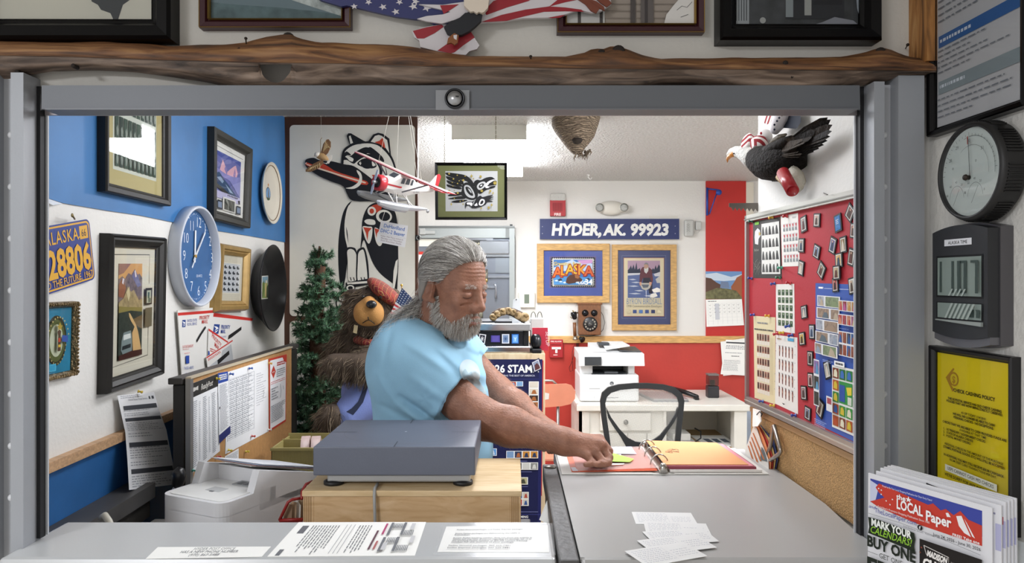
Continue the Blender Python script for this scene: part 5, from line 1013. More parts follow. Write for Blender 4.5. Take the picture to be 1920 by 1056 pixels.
# patriotic plush above the eagle
r = thing('plush_gnome', 'striped and dotted patriotic plush ornament on the wall above the eagle', 'ornament', ep(1450,275,.03))
y1_ = .03
def stripes(cs, n, nm, ca, cb):
    mb = MB(); 
    for k in range(n):
        a0 = 2*math.pi*k/n; mb2 = mb
    return mb
m_str = bpy.data.materials.new('red_white_stripes'); m_str.use_nodes = True; nt = m_str.node_tree; b_ = nt.nodes['Principled BSDF']; b_.inputs['Roughness'].default_value = .85
tc = nt.nodes.new('ShaderNodeTexCoord'); wv = nt.nodes.new('ShaderNodeTexWave'); wv.inputs['Scale'].default_value = 24; wv.bands_direction = 'DIAGONAL'; rp = nt.nodes.new('ShaderNodeValToRGB'); rp.color_ramp.interpolation = 'CONSTANT'; rp.color_ramp.elements[0].color = (*rgb('#ddd6d2'),1); rp.color_ramp.elements[1].position = .5; rp.color_ramp.elements[1].color = (*rgb('#8e1f28'),1)
nt.links.new(tc.outputs['Object'], wv.inputs[0]); nt.links.new(wv.outputs['Fac'], rp.inputs[0]); nt.links.new(rp.outputs[0], b_.inputs[0])
mb = MB(); mb.lathe([(.013,0),(.0215,.012),(.024,.03),(.018,.034)], ep(1416,272,.02), V((.5,-.2,-.55))*-1 if False else V((-.75,-.2,.25)), m_str,24); mb.lathe([(.0,.0),(.024,.0),(.026,.016),(.022,.026),(0,.027)], ep(1431,268,.015), V((-.8,-.1,-.35)), m_str,24); mb.build('cuff', r)
mb = MB(); mb.ell(ep(1434,257,.02),(.020,.022,.021), mat('#d3cfcd',.85)); mb.build('ball', r)
mb = MB(); mb.ell(ep(1427,250,-.002),(.003,.001,.004), ink('#b0303a')); mb.build('heart_patch', r)
mb = MB(); mb.tube([ep(1452,246,.02), ep(1459,232,.02), ep(1466,217,.02), ep(1470,205,.02)],[.012,.018,.02,.018], mat('#d9d4d6',.85),16); h_ = mb.build('hat', r)
for (x, y) in ((1452,234),(1457,227),(1461,221),(1466,216),(1452,243)):
    d = MB(); d.ell(ep(x, y,.0),(.0028,.002,.0028), mat('#22243a',.8), nu=10, nv=6); d.build('dot', h_)
mb = MB(); mb.prism([ep(1468,238,.03), ep(1472,218,.03), ep(1478,205,.03), ep(1500,205,.03), ep(1502,228,.03), ep(1495,240,.03)],(0,.01,0), mat('#1b2230',.8)); mb.prism([ep(1436,217,.02), ep(1446,217,.02), ep(1448,228,.02), ep(1441,232,.02), ep(1434,228,.02)],(0,.012,0), m_str); mb.build('ribbon', r)
# ---------------------------------------------------------------- back wall
def bxy(x0, y0, x1, y1, d0, d1, m, mb=None, bev=0.0):
    mb = mb or MB(); a = BW.px(x0, y1); b = BW.px(x1, y0); return mb.box((a.x, BWY-d1, a.z),(b.x, BWY-d0, b.z), m, bev)
def bquad(x0, y0, x1, y1, d): return qpx(BW,(x0, y0),(x1, y0),(x1, y1),(x0, y1), d)
# Hyder sign
mb = bxy(1012,411,1272,449,0.004,.028, mat('#15255f',.4, var=.1, vscale=10)); sg_ = mb.build('town_sign', label='long navy board with white brush lettering on the back wall', cat='sign')
q = bquad(1012,411.5,1272,449,.0285); mb = MB(); Wt = mat('#dcdcd8',.5)
q.text(mb, 'HYDER,',.085,.78,.094, Wt, al='l', bold=.045, shear=.12, wmax=.36, xs=.95); q.text(mb, 'AK.',.455,.78,.088, Wt, al='l', bold=.045, shear=.12, wmax=.165); q.text(mb, '99923',.655,.78,.092, Wt, al='l', bold=.045, shear=.08, wmax=.275)
mb.build('lettering', sg_)
mb = MB()
for x, y in ((1017,425),(1017,438),(1266,424),(1266,438)): mb.disc(BW.px(x, y,.029), BW.n,.004, mat('#9a9aa4',.4),10)
mb.build('screw_heads', sg_)
mb = bxy(1217,405,1270,457,0,.004, mat('#dcd8ce',.6)); mb.build('cover_plate', label='blank white cover plate on the back wall behind the navy sign', cat='plate')
# fire strobe
r = thing('fire_alarm', 'red fire alarm horn with a clear strobe above the navy sign', 'fire alarm', BW.px(1045,406))
Rf = mat('#a8232a',.4); mb = bxy(1031,376,1060,406,0,.035, Rf, bev=.004); o = mb.build('body', r)
mb = bxy(1032,364,1059,377,0,.042, mat('#cfcfca',.2, bump=.8, bscale=140), bev=.006); mb.build('strobe_lens', r)
mb = MB(); q = bquad(1031,376,1060,406,.0352)
for k in range(9): q.rect(mb,.2+.07*k,.15,.225+.07*k,.68, ink('#5c0f14'), off=.0005)
q.text(mb, 'FIRE',.5,.95,.022, ink('#ead9d6'), bold=.03); mb.build('grille', o)
# emergency light
r = thing('emergency_light', 'white emergency light with two round lamp heads over the navy sign', 'emergency light', BW.px(1145,405))
c = BW.px(1145,391); mb = MB(); mb.ell(c+V((0,-.02,0)),(.11,.05,.060), mat('#d8d4ca',.4)); mb.build('housing', r)
for sx in (-1,1):
    cc_ = c+V((sx*.098,-.04,.0)); mb = MB(); mb.lathe([(.030,0),(.037,.008),(.037,.028),(.034,.030)], cc_,(0,-1,0), mat('#d8d4ca',.4),24); h_ = mb.build('lamp_head', r)
    mb = MB(); mb.lathe([(.034,.0302),(.02,.033),(0,.034)], cc_,(0,-1,0), mat('#b8bab6',.2, metal=.5, bump=.8, bscale=200),24); mb.build('lens', h_)
# door sensor pair
r = thing('door_chime', 'gray plastic sensor box with a smaller one beside the navy sign', 'sensor', BW.px(1290,443))
mb = bxy(1282,413,1299,444,0,.04, mat('#b9bab6',.4), bev=.012); o = mb.build('body', r); mb = MB(); q = bquad(1282,413,1299,444,.0405)
for k in range(5): q.poly(mb,[(.3,.28+.1*k),(.5,.2+.1*k),(.7,.28+.1*k),(.7,.31+.1*k),(.5,.24+.1*k),(.3,.31+.1*k)], ink('#8b8d8a'), off=.0008)
mb.build('vents', o); mb = bxy(1303,415,1314,432,0,.03, mat('#b9bab6',.4), bev=.008); mb.build('small_box', r)
mb = MB(); mb.tube([BW.px(1300,433,.01), BW.px(1303,437,.012), BW.px(1309,437,.012), BW.px(1312,432,.01)],.002, mat('#c9c9c4',.5),6); mb.build('wire', r)
# thermostat
r = thing('thermostat', 'white wall thermostat with a gray display beside the steel panel', 'thermostat', BW.px(987,577))
mb = bxy(972,548,1003,577,0,.03, mat('#d9d6cc',.4), bev=.006); mb.build('case', r); mb = bxy(983,552,992,569,.03,.0315, mat('#6f7a6c',.25)); mb.build('display', r)
q = bquad(972,548,1003,577,.0305); mb = MB(); q.text(mb, 'hea',.55,.90,.006, ink('#777777')); mb.build('marking', r)
# framed Alaska stamp
m_knot = mat('#c9a063',.5, var=.35, vscale=12, stretch=(2,8,8))
def art_ak(q, mb):
    q.sheet(.002, mat('#4656a0',.6), mb); q.rect(mb,.10,.13,.89,.82, ink('#6a5f8c')); q.rect(mb,.125,.155,.87,.80, ink('#1d1c2a')); q.rect(mb,.135,.165,.855,.79, ink('#dcdad2'))
    for k in range(22):
        q.circ(mb,.135+.72*(k+.5)/22,.165,.006, ink('#1d1c2a'),8); q.circ(mb,.135+.72*(k+.5)/22,.79,.006, ink('#1d1c2a'),8)
    for k in range(12): q.circ(mb,.135,.165+.625*(k+.5)/12,.006, ink('#1d1c2a'),8); q.circ(mb,.855,.165+.625*(k+.5)/12,.006, ink('#1d1c2a'),8)
    q.rect(mb,.17,.205,.82,.75, ink('#3e6ea8')); q.poly(mb,[(.3,.3),(.42,.24),(.48,.2),(.55,.26),(.7,.24),(.82,.3),(.82,.45),(.17,.45),(.17,.38)], ink('#aebfd8')); q.poly(mb,[(.56,.22),(.82,.205),(.82,.28),(.65,.3)], ink('#b98ab4'))
    q.poly(mb,[(.17,.6),(.4,.56),(.82,.6),(.82,.75),(.17,.75)], ink('#4a86bc'))
    for k in range(9): q.poly(mb,[(.18+.07*k,.66+.02*(k % 3)),(.22+.07*k,.64+.02*(k % 3)),(.25+.07*k,.67+.02*(k % 3)),(.21+.07*k,.68+.02*(k % 3))], ink('#c9dbe8'))
    q.text(mb, 'Greetings from',.40,.33,.030, ink('#c9b25a'), shear=.2, wmax=.46, bold=.02)
    for k, ch in enumerate('ALASKA'):
        h = .075-.006*(2.5-abs(k-2.5))*0; yy = [.58,.545,.52,.515,.53,.555][k]; q.text(mb, ch,.235+.105*k, yy,.080, ink('#8a2418'), bold=.07); q.text(mb, ch,.235+.105*k, yy-.004,.078, ink(['#c9682c', '#c98a30', '#c9a538', '#c9a538', '#c98a34', '#b95a34'][k]), bold=.02)
    q.poly(mb,[(.37,.70),(.39,.60),(.44,.54),(.52,.52),(.56,.54),(.60,.58),(.64,.62),(.65,.66),(.61,.69),(.56,.68),(.52,.71),(.42,.73)], ink('#4d2f22')); q.poly(mb,[(.52,.53),(.57,.53),(.61,.58),(.58,.62),(.53,.6)], ink('#8a5a38')); q.poly(mb,[(.24,.64),(.28,.61),(.31,.63),(.30,.66),(.25,.67)], ink('#2a3040')); q.poly(mb,[(.71,.62),(.75,.6),(.78,.62),(.76,.65)], ink('#2a3040'))
    q.text(mb, 'USA',.64,.74,.022, WHITE, bold=.02); q.text(mb, '34',.76,.745,.045, WHITE, bold=.02)
framed('picture_frame', 'pine framed large Alaska greeting stamp below the navy sign', bquad(1007,457,1143,568,.028),.056,.028, m_knot, art_ak, prof=((0,0),(0,.9),(.05,1),(.92,1),(1,.7)))
def art_bb(q, mb):
    q.sheet(.002, mat('#464e7e',.6), mb); q.rect(mb,.08,.07,.91,.915, ink('#8a8fa8')); q.rect(mb,.085,.074,.905,.911, ink('#464e7e')); q.rect(mb,.11,.10,.88,.89, ink('#b0714a')); q.rect(mb,.12,.107,.87,.883, ink('#e2d4b4'))
    x0, x1, y0, y1 = .19,.80,.14,.64
    def R(a, b): return (x0+(x1-x0)*a, y0+(y1-y0)*b)
    def pl(p, c): q.poly(mb,[R(*z) for z in p], ink(c))
    pl([(0,0),(1,0),(1,1),(0,1)], '#5b6c9e'); pl([(0,0),(1,0),(1,.3),(0,.3)], '#b99ab0'); pl([(0,.26),(.06,.2),(.1,.12),(.13,.22),(.18,.1),(.22,.24),(.27,.04),(.3,.24),(.38,.2),(.4,.33),(0,.34)], '#27304a'); pl([(.72,.28),(.78,.2),(.82,.24),(.86,.12),(.9,.22),(.96,.1),(1,.16),(1,.34),(.7,.34)], '#27304a'); pl([(0,.34),(.4,.33),(.36,.38),(0,.4)], '#d8d6dc'); pl([(.8,.36),(1,.3),(1,.42),(.84,.42)], '#d8d6dc'); pl([(.86,.5),(1,.4),(1,.6),(.9,.6)], '#cfc9c2')
    for a, b, w_ in ((.02,.5,.25),(.1,.58,.3),(.0,.68,.35),(.2,.8,.3),(.02,.88,.4),(.5,.94,.3)): pl([(a, b),(a+w_*.6, b-.015),(a+w_, b+.01),(a+w_*.5, b+.025)], '#cdd2de')
    pl([(.4,.24),(.46,.17),(.64,.17),(.74,.24),(.78,.5),(.76,.6),(.68,.6),(.68,.48),(.46,.48),(.42,.62),(.36,.60),(.37,.4)], '#6a3440'); pl([(.48,.46),(.68,.46),(.76,.64),(.76,.88),(.66,.88),(.62,.66),(.52,.66),(.45,.7)], '#2c2a3e'); pl([(.50,.1),(.55,.065),(.61,.08),(.64,.14),(.63,.26),(.57,.34),(.51,.28)], '#c09a86'); pl([(.50,.2),(.56,.22),(.64,.18),(.63,.28),(.57,.35),(.51,.3)], '#d4d2d0'); pl([(.49,.11),(.55,.05),(.62,.07),(.65,.14),(.6,.1),(.54,.1)], '#8c8c90')
    pl([(.36,.62),(.42,.6),(.66,.6),(.72,.65),(.68,.74),(.56,.8),(.44,.76)], '#c3beb4'); pl([(.42,.64),(.66,.64),(.62,.72),(.48,.73)], '#6a707c'); pl([(.35,.58),(.42,.57),(.42,.66),(.37,.67)], '#b98a74'); pl([(.66,.57),(.74,.58),(.72,.67),(.67,.66)], '#b98a74'); pl([(.555,.8),(.575,.8),(.57,.98),(.56,.98)], '#d8dce6'); pl([(.74,.78),(.9,.72),(1,.76),(1,.84),(.8,.86)], '#d8d4cc'); pl([(.7,.9),(.86,.86),(.92,.95),(.78,1),(.68,.98)], '#d0ccc4')
    q.text(mb, 'BYRON BIRDSALL',.5,.725,.050, ink('#6c88a8'), bold=-.012, wmax=.66, xs=.85); q.text(mb, '1998 Commemorative Envelopes',.5,.765,.020, ink('#5a5a5a'), bold=-.01, wmax=.66)
    for k in range(6):
        c_ = ['#b9ae90', '#3a4a78', '#4a6a9a', '#3a4a78', '#2f3658', '#c9bd9c'][k]; q.rect(mb,.17+.115*k,.80,.24+.115*k,.845, ink(c_))
framed('picture_frame', 'tall pine framed print of a gold panner below the navy sign', bquad(1148,458.5,1269,620,.028),.048,.028, m_knot, art_bb, prof=((0,0),(0,.9),(.05,1),(.92,1),(1,.7)))
# wall telephone
m_oak = mat('#7b4c28',.4, var=.4, vscale=14, stretch=(10,3,2), coat=.15)
r = thing('wall_telephone', 'antique oak wall telephone with a rotary dial and hanging receiver', 'telephone', BW.px(1104,628))
mb = bxy(1083,570,1125,627,0,.075, m_oak, bev=.006); a = BW.px(1081,571); b = BW.px(1127,567.5); mb.box((a.x, BWY-.082, a.z),(b.x, BWY, b.z), m_oak,.003); mb.build('cabinet', r)
ch = mat('#1a1b1e',.25, metal=.5)
for x in (1097,1114):
    mb = MB(); mb.lathe([(.026,0),(.026,.012),(.016,.026),(.0,.030)], BW.px(x,587,.076), BW.n, ch,24); mb.build('bell', r)
dc = BW.px(1106.5,608,.076); mb = MB(); mb.lathe([(.058,0),(.058,.006),(.054,.010),(0,.011)], dc, BW.n, mat('#161618',.35),40); dl = mb.build('dial', r)
mb = MB()
for k in range(10):
    an = math.radians(60-30*k); mb.disc(dc+V((math.cos(an)*.040,-.0115, math.sin(an)*.040)),(0,-1,0),.0072, mat('#8d877a',.5),14)
mb.lathe([(.018,.011),(.018,.014),(0,.0145)], dc, BW.n, mat('#4b4a48',.4),24); mb.build('finger_holes', dl)
mb = MB(); ht = BW.px(1079,589,.055); mb.tube([ht+V((.02,0,.01)), ht+V((-.01,-.01,.012)), ht+V((-.025,-.012,.03))],.006, mat('#8d7f5e',.35, metal=.8)); mb.tube([BW.px(1082,596,.05), BW.px(1072,597,.06), BW.px(1069,594,.06)],.004, mat('#8d7f5e',.35, metal=.8)); mb.build('hook', r)
mb = MB(); a = BW.px(1076,590,.085); mb.lathe([(.022,-.02),(.025,0),(.018,.03),(.012,.04)], a,(.2,0,-1), ch,20); mb.tube([BW.px(1077,605,.085), BW.px(1078,630,.085)],.0135, m_oak,12); mb.lathe([(.012,0),(.020,.02),(.024,.028),(.014,.034)], BW.px(1078,630,.085),(.15,0,-1), mat('#9a9285',.3, metal=.8),18); mb.build('receiver', r)
mb = MB(); mb.lathe([(.012,0),(.02,.03),(.026,.034),(.024,.038)], BW.px(1087,634,.05),(.5,-.6,-.3), BLACK,18); mb.build('mouthpiece', r)
mb = MB(); mb.tube([BW.px(*p,.03) for p in ((1125,582),(1131,592),(1134,605),(1131,618),(1124,626),(1110,630),(1098,631))],.0022, BLACK,6); mb.tube([BW.px(*p,.05) for p in ((1078,645),(1077,660),(1072,680),(1067,690),(1069,697),(1074,695),(1073,680),(1073,660),(1076,648))],.002, BLACK,6); mb.build('cord', r)
# fire pull
r = thing('fire_pull_station', 'red fire alarm pull station on the red wainscot beside the telephone', 'fire alarm', BW.px(1042,671))
mb = bxy(1030,636,1055,670,0,.04, Rf, bev=.004); mb.build('body', r); mb = bxy(1034,650,1051,654,.04,.048, WHITE); mb.box(BW.px(1040.5,661)-V((0,.048,0)), BW.px(1044.5,653)-V((0,.04,0)), WHITE); mb.build('handle', r)
q = bquad(1030,636,1055,670,.0402); mb = MB(); q.text(mb, 'FIRE ALARM',.5,.17,.012, ink('#e4dcd8'), wmax=.8, bold=.02); q.rect(mb,.3,.85,.62,.90, ink('#d8b8b4')); q.rect(mb,.1,.3,.9,.34, ink('#6e1218')); mb.build('marking', r)
# calendar
r = thing('wall_calendar', 'wall calendar with a canyon photograph on the red strip', 'calendar', BW.px(1358,612))
q = qpx(BW,(1323,509),(1391,509),(1391,561),(1323,561),.018); mb = MB(); q.sheet(.003, WHITE, mb); q.rect(mb,0,0,1,1, ink('#6f93c0')); q.poly(mb,[(0,.1),(.3,.05),(.7,.2),(1,.1),(1,.3),(.5,.35),(0,.3)], ink('#c3d0de')); q.poly(mb,[(0,.22),(.15,.25),(.3,.4),(.45,.5),(.45,1),(0,1)], ink('#5c4238')); q.poly(mb,[(.42,.36),(.62,.38),(.66,.6),(.4,.6)], ink('#6f7f9a')); q.poly(mb,[(1,.12),(.86,.22),(.78,.4),(.7,.55),(.74,1),(1,1)], ink('#9a5c3e')); q.poly(mb,[(0,.75),(.3,.6),(.6,.62),(.85,.7),(1,.95),(1,1),(0,1)], mat('#6f6c48',.6, var=.6, vscale=40)); mb.build('photo_page', r)
q = qpx(BW,(1323.5,562),(1391,561),(1395,610),(1325,613),.022); mb = MB(); q.sheet(.003, WHITE, mb); q.greek(mb,.06,.05,.3,.1,1, Dk, fill=.7); o = q.bump()
for k in range(6): q.rect(mb,.05,.15+.13*k,.97,.153+.13*k, ink('#b5b8bc'), off=o)
for k in range(8): q.rect(mb,.05+.13*k,.15,.053+.13*k,.93, ink('#b5b8bc'), off=o)
q.rect(mb,.24,.15,.36,.75, ink('#c9ccd2'))
for k in range(22): x, y = .08+.13*(k % 7),.2+.13*(k//7); q.stroke(mb,[(x, y),(x+.03, y+.03),(x+.05, y-.01)],.002, Dk)
mb.build('month_page', r)
# blue bracket lamp on red strip
r = thing('blue_bracket', 'blue metal bracket hung at the top of the red strip', 'bracket', BW.px(1330,405))
mb = MB(); bb = mat('#2c4fa8',.35, metal=.3); mb.tube([BW.px(1326,352,.02), BW.px(1326,404,.02)],.009, bb,8); mb.tube([BW.px(1330,402,.03), BW.px(1344,362,.06)],.005, bb,8); mb.tube([BW.px(1326,354,.02), BW.px(1346,356,.06)],.006, bb,8); mb.build('arm', r)
mb = MB(); mb.lathe([(.0,0),(.02,0),(.024,.012),(.02,.024),(0,.026)], BW.px(1347,361,.06),(0,-1,0), bb,20); mb.build('knob', r)
# papers hanging over rail
for k,(pts, d, l) in enumerate([(((1351,641),(1399,634),(1403,700),(1356,705)),.030, 'back sheet of two printed papers hung over the red wainscot by the jamb'),(((1361,637),(1406,639),(1407,705),(1351,702)),.034, 'front printed sheet with a code block hung over the red wainscot')]):
    q = qpx(BW, *pts, d); mb = MB(); q.sheet(.001, WHITE, mb)
    if k: q.rect(mb,.03,.06,.97,.10, Dk); q.greek(mb,.05,.16,.9,.28,3, Tk); q.greek(mb,.05,.36,.7,.40,1, Tk); q.greek(mb,.3,.45,.6,.50,1, Dk); q.greek(mb,.05,.58,.65,.9,9, Tk, fill=.3)
    mb.build('paper_sheet', label=l, cat='paper')
# hand saw sticking past the right wall
mb = MB(); ys = 2.0505; pts = [at(1367,381, ys), at(1367,388, ys)]; n_ = 12
for k in range(n_*2+1): pts.append(at(1371+(1462-1371)*k/(n_*2),(389+4*k/(n_*2)) + (0 if k % 2 == 0 else 6), ys))
pts += [at(1462,380, ys)]; mb.prism(pts,(0,.0015,0), mat('#77716a',.4, metal=.6, var=.3, vscale=20)); sw_ = mb.build('saw_blade', None, 'rusty gray hand saw blade poking out past the white wall end', 'saw')
# steel panel in gray frame
r = thing('steel_cabinet', 'polished steel cabinet front in a gray frame standing at the back wall', 'cabinet', BW.px(875,640))
fr_ = mat('#9aa09f',.4, metal=.3); mb = bxy(770,428,965,447,.01,.07, fr_); a = BW.px(770,447); bxy(955,447,965,640,.01,.07, fr_, mb); bxy(770,425,965,428.5,.01,.08, mat('#6b6f6e',.4, metal=.4), mb); bxy(948,428,955,447,.071,.073, mat('#7f8584',.4), mb); mb.build('frame', r)
chrome = mat('#a6acb5',.2, metal=.7, bump=.06, bscale=14); chrome2 = mat('#868d98',.28, metal=.65, bump=.10, bscale=10)
mb = bxy(786,447,955,640,.01,.03, chrome2); bxy(833,444,925,472,.03,.06, chrome, mb); bxy(900,452,955,478,.03,.085, chrome, mb,.01); bxy(860,478,955,482,.03,.07, chrome, mb); bxy(929,484,955,512,.03,.045, mat('#8f979f',.3, metal=.9), mb); bxy(900,484,929,512,.03,.04, chrome2, mb); bxy(860,517,955,521,.03,.055, chrome, mb); bxy(900,536,930,540,.03,.05, chrome, mb); bxy(860,600,960,604,.02,.06, mat('#2b2b2e',.4), mb)
mb.build('steel_panels', r)
mb = MB(); q = bquad(849,450,912,466,.064); q.sheet(.002, mat('#262624',.5), mb); q.text(mb, '007',.78,.82,.036, mat('#c9c3a4',.5), bold=.03, wmax=.36); q.rect(mb,.04,.06,.96,.16, ink('#4a4a44')); mb.build('number_plate', r)
mb = bxy(932,473,950,479,.045,.047, mat('#3a3b3e',.5)); mb.tube([BW.px(*p,.07) for p in ((912,505),(911,520),(911,545))],.004, mat('#8a806a',.3, metal=.8)); mb.tube([BW.px(*p,.07) for p in ((914,505),(914,528))],.003, mat('#8a806a',.3, metal=.8)); mb.ell(BW.px(912,526,.07),(.012,.008,.016), mat('#a08a5a',.3, metal=.8)); mb.tube([BW.px(926,532,.06), BW.px(930,536,.06), BW.px(930,560,.06)],.009, chrome); mb.build('latch', r)
mb = MB(); mb.lathe([(.01,0),(.018,.02),(.02,.07),(.012,.09),(0,.09)], BW.px(904,505,.06),(0,0,1), mat('#3a342c',.3, metal=.6),16); mb.lathe([(.014,0),(.014,.03),(.02,.035),(.02,.06),(0,.06)], BW.px(902,480,.06),(0,0,1), mat('#a8843a',.3, metal=.8),16); mb.lathe([(.02,0),(.02,.05),(.01,.06),(.01,.1),(0,.1)], BW.px(901,596,.06),(0,0,1), mat('#8a8a7a',.3, metal=.5),16); mb.build('fittings', r)
q = bquad(786,448,833,462,.031); mb = MB(); q.sheet(.001, mat('#d9d8cc',.6), mb); mb.build('blank_card', r)
q = bquad(785,472,833,512,.034); mb = MB(); q.sheet(.001, WHITE, mb); q.rect(mb,0,0,1,.14, ink('#c23a30')); q.text(mb, 'ACE',.2,.5,.03, ink('#8a8f98')); mb.build('notice_card', r)
mb = bxy(790,430,800,441,.07,.10, mat('#c2c6c4',.3, metal=.6)); bxy(800,434,818,440,.07,.09, mat('#c2c6c4',.3, metal=.6), mb); mb.build('hinge', r)
mb = MB(); mb.tube([BW.px(*p,.05) for p in ((785,426),(860,426),(930,427),(958,425),(964,430),(966,450),(966,540))],.0022, BLACK,6); bxy(956,422,961,428,.04,.07, BLACK, mb); mb.build('wire', r)
# outlet behind the wire rack
mb = bxy(975,583,1014,614,0,.012, mat('#d6d3ca',.5)); mb.build('wall_plate', label='white wall plate low on the back wall beside the thermostat', cat='plate')
# desk
m_dk = mat('#dedbd2',.45, var=.06, vscale=6)
DZ = EYE-.880; r = thing('desk', 'white painted wooden desk with a drawer and an open shelf under the back wall', 'desk',(1.1,5.3,0))
dx0, dx1 = .475,1.66; dy0, dy1 = 5.02,5.70
mb = MB(); mb.box((dx0-.02, dy0-.02, DZ-.045),(dx1+.015, dy1, DZ), m_dk,.006); mb.build('top', r)
mb = MB(); mb.box((dx0, dy0,.02),(dx0+.02, dy1, DZ-.045), m_dk); mb.box((dx0, dy0+.015,.02),(1.09, dy0+.03, DZ-.045), m_dk); mb.box((1.07, dy0,.02),(1.09, dy1, DZ-.045), m_dk); mb.box((dx0, dy0,.02),(dx0+.07, dy0+.02, DZ-.045), m_dk); mb.box((dx1-.09, dy0,.02),(dx1, dy0+.09, DZ-.045), m_dk,.003); mb.box((dx1-.02, dy0+.09,.02),(dx1, dy1, DZ-.045), m_dk); mb.box((1.09, dy1-.02,.02),(dx1, dy1, DZ-.045), mat('#cfc9bb',.6)); mb.build('carcass', r)
mb = MB(); mb.box((.62, dy0-.008, DZ-.185),(.98, dy0+.016, DZ-.06), m_dk,.004); dw = mb.build('drawer', r); mb = MB(); mb.lathe([(.008,0),(.008,.014),(.018,.02),(.016,.03),(0,.032)],(.80, dy0-.008, DZ-.12),(0,-1,0), mat('#5c5a54',.35, metal=.7),18); mb.build('knob', dw)
mb = MB()
for k in range(4): mb.box((.55+.135*k, dy0-.001,.05),(.68+.135*k, dy0+.016, DZ-.205), m_dk,.003)
mb.build('panelling', r)
mb = MB(); mb.box((1.09, dy0+.01, DZ-.36),(dx1-.02, dy1, DZ-.32), m_dk,.003); mb.box((1.12, dy0+.05, DZ-.319),(1.62, dy1-.02, DZ-.316), mat('#a08660',.7)); mb.build('shelf', r)
# things on the desk
mb = MB(); mb.box((1.15, dy0+.12, DZ-.315),(1.33, dy0+.3, DZ-.29), mat('#c9c9c6',.5),.004); mb.box((1.17, dy0+.15, DZ-.29),(1.30, dy0+.32, DZ-.24), mat('#d9d8d4',.5),.006)
mb.tube([(1.30, dy0+.1, DZ-.3),(1.36, dy0+.1, DZ-.26),(1.37, dy0+.14, DZ-.22),(1.33, dy0+.16, DZ-.2)],.005, BLACK,6); mb.build('card_reader', label='pale gadget with a black cable on the desk shelf', cat='gadget')
q = Quad(V((1.36, dy0+.42, DZ-.309)), V((1.62, dy0+.42, DZ-.309)), V((1.66-.03, dy0+.08, DZ-.309)), V((1.40, dy0+.08, DZ-.309))); mb = MB(); q.sheet(.006, WHITE, mb); o = q.bump()
for k in range(3): q.rect(mb,.2+.25*k,.35,.38+.25*k,.7, ink('#56606c'), off=o)
mb.build('printed_sheets', label='stack of printed sheets on the open desk shelf', cat='papers')
m_pr = mat('#dfe0e0',.4); m_prd = mat('#3b3f43',.4)
px0, px1 = .488,.915; py0, py1 = 5.12,5.52; r = thing('printer', 'white multifunction laser printer on the left end of the desk', 'printer',(.7,5.3, DZ))
mb = MB(); mb.box((px0, py0, DZ+.004),(px1, py1, DZ+.195), m_pr,.012); mb.box((px0+.005, py0+.06, DZ+.19),(px0+.10, py1, DZ+.30), m_pr,.01); mb.box((px1-.07, py0+.06, DZ+.19),(px1-.02, py1, DZ+.30), m_pr,.01); mb.box((px0+.1, py0+.28, DZ+.19),(px1-.07, py1, DZ+.30), mat('#45494d',.5)); mb.box((px0+.09, py0+.03, DZ+.192),(px1-.08, py0+.28, DZ+.20), m_prd); mb.box((px0+.18, py0+.02, DZ+.2),(px0+.28, py0+.12, DZ+.215), m_prd,.004); bd_ = mb.build('body', r)
mb = MB(); mb.prism([(px0-.005, py0-.0, DZ+.26),(px0-.005, py0+.02, DZ+.345),(px0-.005, py1, DZ+.36),(px0-.005, py1, DZ+.29),(px0-.005, py0+.05, DZ+.285)],(px1-px0+.045,0,0), m_pr); mb.prism([(px0+.1, py0+.1, DZ+.35),(px0+.1, py1, DZ+.395),(px0+.1, py1, DZ+.35)],(.22,0,0), m_pr); mb.prism([(px0+.30, py0+.10, DZ+.357),(px1+.035, py0+.10, DZ+.348),(px1+.035, py1-.02, DZ+.36),(px0+.30, py1-.02, DZ+.36)],(0,0,.006), m_prd); mb.prism([(px0+.2, py0+.1, DZ+.365),(px0+.38, py0+.12, DZ+.39),(px0+.36, py1-.05, DZ+.40),(px0+.2, py1-.05, DZ+.40)],(0,0,.008), m_pr); mb.box((px0+.16, py0+.2, DZ+.39),(px0+.24, py0+.3, DZ+.408), m_prd); mb.build('scanner_lid', r)
mb = MB(); mb.prism([(px0+.035, py0-.012, DZ+.265),(px0+.155, py0-.012, DZ+.265),(px0+.155, py0-.004, DZ+.325),(px0+.035, py0-.004, DZ+.325)],(0,.012,0), mat('#22262a',.25)); mb.build('touch_screen', r)
q = Quad(V((px0, py0-.0005, DZ+.195)), V((px1, py0-.0005, DZ+.195)), V((px1, py0-.0005, DZ+.004)), V((px0, py0-.0005, DZ+.004))); mb = MB(); q.circ(mb,.54,.32,.0145, ink('#5b5f64'),28); q.text(mb, 'hp',.54,.37,.013, m_pr, shear=.3); q.rect(mb,.16,.5,.34,.53, ink('#b4b6b8')); q.rect(mb,.01,.60,.99,.606, ink('#b4b6b8')); q.rect(mb,.45,.84,.65,.87, ink('#8b8f92')); q.text(mb, '1',.25,.88,.016, ink('#8b8f92')); mb.build('front_marking', bd_)
r = thing('laptop', 'thin gray closed laptop lying on the white desk beside the printer', 'laptop',(1.12,5.3, DZ)); mb = MB(); mb.prism([(.96,5.46, DZ),(1.26,5.46, DZ),(1.27,5.12, DZ),(1.02,5.12, DZ)],(0,0,.012), mat('#86878a',.35, metal=.4)); mb.build('base', r); mb = MB(); mb.prism([(.96,5.46, DZ+.013),(1.26,5.46, DZ+.013),(1.27,5.12, DZ+.013),(1.02,5.12, DZ+.013)],(0,0,.009), mat('#a3a4a6',.35, metal=.4)); mb.build('lid', r)
